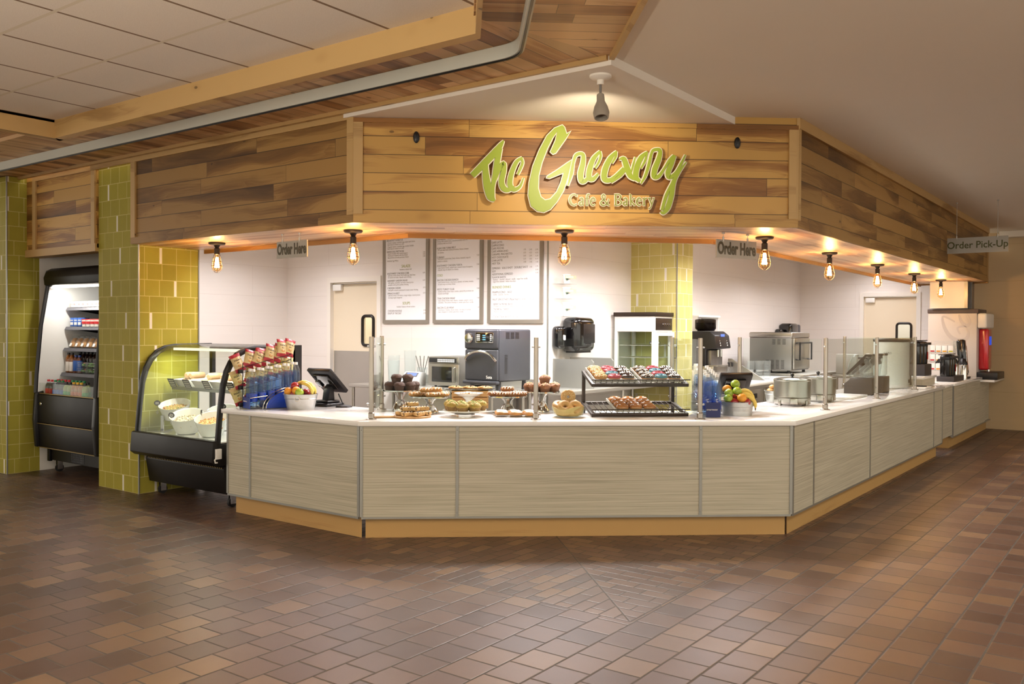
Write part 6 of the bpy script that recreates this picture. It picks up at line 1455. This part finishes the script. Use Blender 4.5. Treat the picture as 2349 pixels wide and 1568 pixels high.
mb.build('side_vents', 'blackp', bo)
for x in (.06, .74):
    for y in (.06, .6): MB().cyl((x, y, 0), .025, .04, 12).build('foot', 'blackp', bo)
for i in range(3): contain((11.97, 12.1, 12.22)[i], (4.70, 4.63, 4.56)[i], .951, .055, .26, '%s clear container on the white board before the steel oven' % ORD[i], 'clear containers by the steel oven')
tw2 = thing('towel_dispenser', 'distant black and grey towel dispenser above the steel oven', 'dispenser', (15.75, 5.67, 1.41)); MB().box(0, .4, -.24, -.001, 0, .36, .06, 4).build('cover', 'blackg', tw2); MB().box(.401, .55, -.22, -.001, 0.02, .34, .03, 3).build('grey_side', 'greyp', tw2); MB().box(-.2, -.06, -.13, -.001, .06, .26, .04, 4).build('soap_pump', 'blackg', tw2)
sl = thing('grey_machine', 'grey sloping plastic ticket machine right of the steel oven', 'machine', (14.42, 3.94, .95)); xzprism(MB(), [(0, 0), (.4, 0), (.4, .12), (.12, .32), (0, .32)], 0, .32, .01).build('body', mat('machine_grey', 'A5A29A', .5, 0., .04, 6), sl)
o = MB().box(14.3, 15.6, 3.95, 4.28, .9, .949, .004).build('side_table', 'steel_table'); tag(o, 'stainless side table holding the grey sloping machine', 'table')
for x in (14.35, 15.5): MB().cyl((x, 4.0, 0), .02, .899, 10).cyl((x, 4.22, 0), .02, .899, 10).build('leg', 'steel', o)

# ================================================================ menu boards
M['menu_frame'] = mat('menu_frame', '9E978C', .38, .6, .1, 5); M['menu_sheet'] = mat('menu_sheet', 'F5F6FA', .5, 0., .01, 5); M['menu_ink'] = mat('menu_ink', '837E78', .6, 0., .02); M['menu_soft'] = mat('menu_soft_ink', 'B0ABA6', .6, 0., .02); M['menu_green'] = mat('menu_green', 'A3AB5A', .6, 0., .02)
def menu(y1, y0, label, items):
    m = thing('menu_board', label, 'menu board', (8.349, y0, 0), 0, 'menu boards on the wall'); z0, z1, w = 1.70, 2.93, y1 - y0
    MB().box(-.022, -.001, 0, .045, z0, z1).box(-.022, -.001, w - .045, w, z0, z1).box(-.022, -.001, .045, w - .045, z0, z0 + .045).box(-.022, -.001, .045, w - .045, z1 - .045, z1).build('frame', 'menu_frame', m)
    MB().box(-.012, -.001, .045, w - .045, z0 + .045, z1 - .045).build('sheet', 'menu_sheet', m)
    by = {}
    for s_, X, Y, k in items:
        p = atx(860 + X / 5.107, 520 + Y / 5.107, 8.336); size = {'h': .052, 'b': .034, 's': .027, 'p': .027, 'g': .04}[k]
        mk = {'h': 'menu_green', 'g': 'menu_green', 'b': 'menu_ink', 's': 'menu_soft', 'p': 'menu_soft'}[k]
        by.setdefault(mk, []).append((s_, size, y1 - p.y, p.z - size * .35, 'CENTER' if k == 'h' else 'LEFT', .84))
    for mk, it in by.items(): text_block('lettering', it, mk, m, face_x(-.0125, w, 0), .0008)
menu(8.249, 7.453, 'left menu board listing breakfast, salads and soups', [('BREAKFAST BURRITOS', 138, 165, 'b'), ('Chorizo sausage, scrambled egg, pepper jack cheese', 148, 190, 's'), ('black bean & roasted corn salsa', 148, 212, 's'), ('Chipotle chicken, scrambled egg, smoked cheddar', 148, 238, 's'), ('black bean & roasted corn salsa', 148, 260, 's'),
    ('BAKED EGG FRITTATAS', 140, 296, 'b'), ('Ham & Cheddar with roasted peppers', 150, 318, 's'), ('Mushroom & Spinach with feta cheese', 150, 340, 's'), ('Bacon & Broccoli with parmesan cheese', 150, 364, 's'), ('Substitute Egg Whites', 142, 402, 's'), ('3.90', 562, 296, 'p'), ('3.90', 562, 318, 'p'), ('3.90', 562, 342, 'p'), ('SALADS', 363, 458, 'h'), ('Includes a ciabatta roll', 290, 500, 's'),
    ('SOUTHWEST CHICKEN COBB', 144, 551, 'b'), ('with blue cheese, bacon, hard boiled egg, black bean', 152, 573, 's'), ('& roasted corn salsa, chipotle ranch dressing', 152, 596, 's'), ('GREENERY GARDEN SALAD', 146, 634, 'b'), ('with quinoa, cucumber, red onion, mixed greens', 154, 658, 's'), ('pumpkin seeds, green goddess dressing', 154, 681, 's'), ('CHICKEN CAESAR', 147, 720, 'b'), ('with garlic croutons, parmesan & creamy caesar dressing', 155, 744, 's'),
    ('SPINACH & BEET', 148, 782, 'b'), ('with feta cheese, red onions, orange wedges, toasted pecans', 156, 805, 's'), ('& orange maple vinaigrette', 156, 830, 's'), ('6.45', 562, 535, 'p'), ('6.25', 562, 622, 'p'), ('6.45', 564, 708, 'p'), ('6.45', 564, 772, 'p'), ('SOUPS', 368, 893, 'h'), ('Includes Ciabatta roll and crackers', 256, 935, 's'), ('CHICKEN NOODLE', 150, 985, 'b'), ('SOUP OF THE DAY', 150, 1014, 'b'), ('3.70', 566, 976, 'p'), ('3.70', 566, 1010, 'p')])
menu(7.38, 6.592, 'middle menu board listing hot and cold sandwiches', [('CRANBERRY TURKEY', 722, 150, 'b'), ('turkey with melted Swiss, cran-horseradish sauce on', 730, 174, 's'), ('cranberry wild rice bread', 730, 198, 's'), ('ALBACORE TUNA MELT', 726, 254, 'b'), ('dill tuna salad with melted provolone, lettuce, tomato', 734, 276, 's'), ('on ciabatta', 734, 304, 's'), ('CUBANO', 726, 360, 'b'), ('roast pork, smoked ham, Swiss cheese, mustard, mayo &', 734, 378, 's'), ('pickle on ciabatta', 734, 405, 's'),
    ('SOUTHWEST CHICKEN TORTA', 728, 458, 'b'), ('roast chicken breast, pepper jack, roasted onions & peppers,', 736, 482, 's'), ('chipotle mayo & cilantro on ciabatta', 736, 506, 's'), ('COLD', 728, 570, 'g'), ('BACON CHICKEN RANCH', 730, 626, 'b'), ('roast chicken breast, crisp bacon, spinach, red onion, tomato,', 738, 650, 's'), ('& ranch mayo on honey wheat', 738, 674, 's'), ('PESTO TURKEY CLUB', 730, 734, 'b'), ('smoked turkey, pesto mayo, tomato, spinach & provolone on', 738, 758, 's'), ('toasted sourdough', 738, 782, 's'),
    ('THAI CHICKEN WRAP', 732, 840, 'b'), ('roast chicken breast, basil, cilantro, romaine, spinach, carrot,', 740, 864, 's'), ('cucumber, Thai peanut dressing in a whole grain flour tortilla', 740, 887, 's'), ('BACON CLUB WRAP', 732, 948, 'b'), ('crisp bacon, romaine, sliced tomato, red onion & herbed', 740, 972, 's'), ('mayo wrapped in a whole grain flour tortilla', 740, 996, 's')] + [('7.40', 1192, y, 'p') for y in (330, 437, 608, 718, 830, 940)])
menu(6.519, 5.722, 'right menu board listing espresso and blended drinks', [('CAFE LATTE', 1368, 186, 'b'), ('CAPPUCCINO', 1368, 221, 'b'), ('CAFE MOCHA', 1368, 256, 'b'), ('CAFE AMERICANO', 1370, 290, 'b'), ('CARAMEL MACHIATTO', 1370, 325, 'b'), ('HOT CHOCOLATE', 1370, 360, 'b'), ('CHAI LATTE', 1371, 396, 'b'), ('HOT TEA', 1372, 431, 'b'), ('ESPRESSO   SOLO SHOT   DOUBLE SHOT', 1372, 487, 'b'), ('SOY', 1373, 523, 'b'), ('ADDITIONAL ESPRESSO', 1374, 557, 'b'), ('FLAVOR SHOTS', 1374, 593, 'b'),
    ('hazelnut - caramel - almond - vanilla - sugar free vanilla', 1382, 618, 's'), ('sugar free caramel - white chocolate', 1382, 642, 's'), ('BLENDED DRINKS', 1376, 708, 'g'), ('FRAPPUCCINO - 16OZ', 1376, 767, 'b'), ('vanilla - caramel - mocha', 1384, 794, 's'), ('FRUIT SMOOTHIES (Made fresh to order) - 16OZ', 1377, 852, 'b'), ('BERRY ALMOND BLISS', 1386, 906, 'b'), ('Strawberries, blueberries, bananas, almond milk', 1388, 931, 's'), ('TROPICAL TWIST', 1388, 967, 'b'), ('Mangoes, bananas, pineapple, coconut milk, pineapple juice', 1390, 992, 's'), ('COCA COLA FREESTYLE - 16OZ', 1380, 1054, 'b')]
    + [(p, X, 265 + 36 * r, 'p') for r, row in enumerate((('1.95', '2.45', '2.95'), ('3.55', '4.25', '4.55'), ('2.65', '2.95', '3.25'), ('3.25', '3.65', '4.15'), ('1.40', '1.40', '1.40'))) for p, X in zip(row, (1738, 1808, 1880))] + [('2.25', 1888, 1048, 'p'), ('4.45', 1885, 752, 'p'), ('4.45', 1886, 842, 'p'), ('1.40', 1808, 468, 'p'), ('1.75', 1880, 462, 'p'), ('0.95', 1882, 500, 'p'), ('0.95', 1882, 536, 'p')])

# ================================================================ sign letters on the header
M['sign_face'] = mat('sign_green_face', '93A52A', .42, 0., .08, 5); M['sign_face_small'] = mat('sign_small_face', '8D9142', .35, 0., .05, 8); M['sign_white'] = mat('sign_white_edge', 'EEE6D2', .4, 0., .03, 6)
def on_m(u, v, off):
    d = ray(1040 + u / 4.05, 270 + v / 4.05); o_ = cam.matrix_world.translation; n = Vector((NM.x, NM.y, 0)); p0 = Vector((FA.x, FA.y, 0)) - n * off
    return o_ + d * ((p0 - o_).dot(n) / d.dot(n))
def sm(u, v): p = on_m(u, v, .035); return (p.xy - FA).dot(UM), p.z
sg = thing('sign_lettering', 'green script sign letters with white edges on the wooden header', 'sign', (FA.x, FA.y, 0), RM)
KS = (Vector(sm(1200, 500)) - Vector(sm(1100, 500))).length / 100
STK = [[(175, 540, 50), (300, 415, 62), (400, 310, 60), (440, 255, 40), (468, 214, 8)], [(300, 420, 40), (300, 520, 56), (318, 640, 72), (348, 735, 72), (385, 772, 16)], [(428, 285, 50), (405, 420, 50), (385, 540, 44), (366, 650, 34), (372, 745, 20)],
       [(385, 590, 20), (425, 485, 36), (465, 425, 40), (468, 490, 44), (447, 590, 50), (465, 655, 52), (510, 672, 40), (565, 640, 16)], [(640, 372, 16), (585, 415, 34), (538, 525, 42), (525, 620, 46), (560, 668, 40), (618, 640, 24), (652, 560, 8)], [(630, 375, 18), (642, 420, 22), (620, 480, 22), (596, 530, 16)],
       [(1062, 635, 8), (1095, 520, 30), (1112, 420, 22), (1140, 348, 28), (1200, 342, 30), (1202, 420, 42), (1180, 520, 52), (1188, 588, 44), (1225, 585, 34), (1268, 530, 18)], [(1362, 312, 16), (1302, 380, 40), (1264, 480, 48), (1258, 556, 46), (1295, 572, 36), (1345, 520, 16)], [(1360, 314, 16), (1366, 360, 20), (1345, 420, 20), (1314, 470, 14)],
       [(1515, 312, 12), (1455, 380, 44), (1408, 480, 52), (1400, 568, 50), (1450, 582, 38), (1505, 540, 22), (1580, 470, 26)], [(1512, 314, 14), (1505, 365, 20), (1470, 425, 14)], [(1464, 604, 10), (1550, 535, 30), (1612, 455, 30)], [(1538, 388, 8), (1580, 385, 44), (1608, 460, 52), (1640, 540, 46), (1690, 575, 24)], [(1645, 520, 12), (1670, 430, 16), (1688, 365, 8)],
       [(1800, 318, 12), (1742, 372, 44), (1702, 462, 50), (1692, 550, 48), (1730, 592, 26)], [(1798, 322, 14), (1778, 400, 20), (1738, 472, 14)], [(1738, 614, 10), (1778, 545, 24), (1812, 440, 28), (1838, 330, 22), (1862, 302, 28), (1915, 304, 30), (1906, 380, 44), (1868, 480, 50), (1862, 548, 44), (1905, 545, 32), (1955, 475, 20), (2005, 395, 24), (2045, 352, 22)],
       [(2052, 352, 28), (2022, 430, 42), (1990, 510, 46), (2005, 556, 38), (2062, 515, 28), (2112, 430, 24), (2152, 345, 8)], [(2162, 410, 6), (2090, 510, 26), (2042, 600, 42), (2022, 720, 46), (1990, 830, 48), (1950, 886, 26), (1922, 872, 16)], [(2036, 590, 16), (1975, 720, 28), (1935, 860, 26)]]
GP = [(1010, 72), (940, 100), (870, 170), (800, 300), (740, 450), (706, 600), (696, 720), (720, 820), (780, 868), (840, 878), (900, 850), (960, 780), (1020, 680), (1060, 560), (1098, 396), (1060, 420), (960, 490), (872, 545), (868, 558), (892, 563), (1025, 510), (1000, 600), (960, 690), (900, 758), (850, 768), (810, 738), (786, 660), (790, 540), (820, 420), (870, 290), (920, 190), (963, 132), (950, 210), (902, 318), (925, 338), (950, 328), (1040, 200), (1084, 132), (1050, 155), (1030, 92)]
def grow(poly, d):
    out = []; N = len(poly); A_ = sum(poly[i][0] * poly[(i+1) % N][1] - poly[(i+1) % N][0] * poly[i][1] for i in range(N)); sg_ = 1 if A_ > 0 else -1
    for i in range(N):
        a, b, c = (Vector(poly[j]) for j in ((i-1) % N, i, (i+1) % N)); u = (b - a).normalized(); w = (c - b).normalized(); n1 = Vector((u.y, -u.x)) * sg_; n2 = Vector((w.y, -w.x)) * sg_; m = n1 + n2
        m = m.normalized() * min(2.2, 1 / max(.35, m.length / 2)) if m.length > .2 else n1; out.append(tuple(b + m * d))
    return out
Sx = Matrix.Rotation(PI/2, 4, 'X')
def sgn(mb, extra, z0, z1):
    for i_, s_ in enumerate(STK): stroke3([(*sm(u, v), (w + extra * 2) * KS) for u, v, w in s_], Sx, mb, z0, z1 - .00006 * (i_ % 9))
    mb.prism([sm(*q) for q in (GP if not extra else grow(GP, extra))], z0, z1, Sx)
mb = MB(); sgn(mb, 8.5, .030, .044); mb.build('letter_backing', 'sign_white', sg); mb = MB(); sgn(mb, 0, .0442, .052); mb.build('letter_face', 'sign_face', sg)
# small serif line, drawn with pen strokes in a 100-high letter box
SER = {'C': [[(70, 82, 8), (48, 98, 10), (20, 84, 15), (8, 50, 17), (20, 16, 15), (48, 2, 10), (74, 16, 6)], [(70, 98, 8), (70, 72, 5)]], 'a': [[(8, 56, 8), (26, 66, 10), (38, 52, 13), (38, 10, 13), (48, 2, 8)], [(38, 38, 8), (14, 28, 12), (8, 14, 14), (20, 2, 10), (36, 12, 7)]], 'f': [[(44, 92, 8), (30, 98, 10), (20, 82, 13), (18, 4, 13)], [(4, 64, 7), (38, 64, 7)], [(4, 3, 6), (34, 3, 6)]],
       'e': [[(8, 38, 6), (46, 42, 7), (40, 60, 9), (26, 66, 9), (10, 48, 12), (8, 26, 13), (20, 4, 11), (36, 2, 9), (48, 14, 5)]], '&': [[(84, 60, 5), (70, 24, 9), (44, 2, 11), (18, 8, 13), (14, 30, 12), (44, 58, 8), (50, 82, 8), (36, 96, 8), (24, 80, 11), (42, 48, 11), (74, 8, 12), (92, 2, 7)]], 'B': [[(18, 96, 14), (18, 4, 14)], [(4, 97, 6), (44, 97, 8), (62, 78, 13), (44, 54, 7), (18, 53, 6)], [(44, 53, 7), (68, 28, 14), (46, 3, 8), (4, 3, 6)]],
       'k': [[(16, 98, 13), (16, 4, 13)], [(4, 97, 6), (16, 97, 6)], [(4, 3, 6), (28, 3, 6)], [(16, 30, 6), (46, 62, 6)], [(38, 63, 5), (56, 63, 5)], [(24, 38, 9), (50, 4, 12)], [(40, 3, 6), (60, 3, 6)]], 'r': [[(4, 63, 6), (16, 63, 8)], [(16, 64, 13), (16, 4, 13)], [(4, 3, 6), (30, 3, 6)], [(18, 46, 6), (32, 64, 8), (44, 58, 11)]], 'y': [[(2, 64, 6), (28, 64, 6)], [(40, 64, 6), (62, 64, 6)], [(14, 62, 13), (34, 6, 10)], [(52, 62, 6), (34, 6, 7), (20, -24, 9), (6, -26, 9)]]}
def serif(txt, adv, u0, v0, hgt, ex, z0, z1, mb):
    x = 0
    for ch in txt:
        if ch != ' ':
            for i_, s_ in enumerate(SER[ch]): stroke3([(*sm(u0 + (x + a) * hgt, v0 - b * hgt), (w * hgt + ex * 2) * KS) for a, b, w in s_], Sx, mb, z0, z1 - .00006 * i_ - .001 * (len(txt) * 0))
        x += adv[ch]
ADV = {'C': 86, 'a': 56, 'f': 42, 'e': 56, ' ': 30, '&': 96, 'B': 78, 'k': 62, 'r': 50, 'y': 62}
mb = MB(); serif('Cafe & Bakery', ADV, 1072, 815, 1.05, 6, .030, .040, mb); mb.build('small_backing', 'sign_white', sg); mb = MB(); serif('Cafe & Bakery', ADV, 1072, 815, 1.05, 0, .0402, .046, mb); mb.build('small_face', 'sign_face_small', sg)
for (u, v), l in (((955, 315), 'black oval grommet at the left end of the sign board'), ((1691, 328), 'black oval grommet at the right end of the sign board')):
    p = on_m((u - 1040) * 4.05, (v - 270) * 4.05, -.015); s = (p.xy - FA).dot(UM)
    o = MB().lathe(((0, 0), (.024, 0), (.024, .01), (.016, .018), (0, .018)), n=24, sy=1.85, M4=Sx).build('cable_grommet', 'blackp'); o.location = (p.x, p.y, p.z); o.rotation_euler = (0, 0, RM); tag(o, l, 'grommet')
# ================================================================ lighting
def area(loc, sx, sy, e, col, rot=(0, 0, 0), spread=None):
    l = bpy.data.lights.new('area_light', 'AREA'); l.shape = 'RECTANGLE'; l.size = sx; l.size_y = sy; l.energy = e; l.color = col
    if spread: l.spread = spread
    o = bpy.data.objects.new('area_light', l); COL.objects.link(o); o.location = loc; o.rotation_euler = rot; return o
KW = (1., .96, .98)
for x, y, e, r in ((6.5, 6.9, 58, 0), (7.215, 4.794, 125, RM), (9.3, 4.1, 60, 0), (11.6, 4.1, 50, 0), (14.0, 4.1, 40, 0), (6.9, 9.0, 24, 0), (15.8, 4.2, 16, 0)):
    area((x, y, 2.94), 1.2, .4, e, KW, (0, 0, r), math.radians(145))
area((9.2, 8.8, 2.9), .8, .8, 25, KW)
area((17.5, 4, 2.8), .6, .8, 9, KW)
WW = (1., .90, .74)
for x, y, e in ((1.2, 4.6, 4), (1.5, 1.0, 14), (4.5, -1.2, 38), (8.5, -.8, 45), (12.5, -1., 30), (-1, 7.5, 10)):
    area((x, y, 3.18), 1.0, 1.0, e, WW)
# added up-facing fill lamps, unseen behind the viewer, to brighten the ceilings
for x, y, e in ((-1.5, 2.5, 380), (2.5, -3.0, 90)):
    area((x, y, 1.9), .6, .6, e, (1., .92, .77), (PI, 0, 0))
w = bpy.data.worlds.new('world'); sc.world = w; w.use_nodes = True
w.node_tree.nodes['Background'].inputs[0].default_value = (1., .93, .81, 1); w.node_tree.nodes['Background'].inputs[1].default_value = 1.25
sc.view_settings.view_transform = 'Standard'; sc.view_settings.look = 'None'; sc.view_settings.gamma = 1; sc.view_settings.use_curve_mapping = False
sc.view_settings.exposure = .5
sc.cycles.max_bounces = 8; sc.cycles.transparent_max_bounces = 24; sc.cycles.diffuse_bounces = 4; sc.cycles.glossy_bounces = 4; sc.cycles.transmission_bounces = 4
sc.cycles.caustics_reflective = False; sc.cycles.caustics_refractive = False
sc.cycles.use_denoising = True
sc.cycles.sample_clamp_indirect = 4.
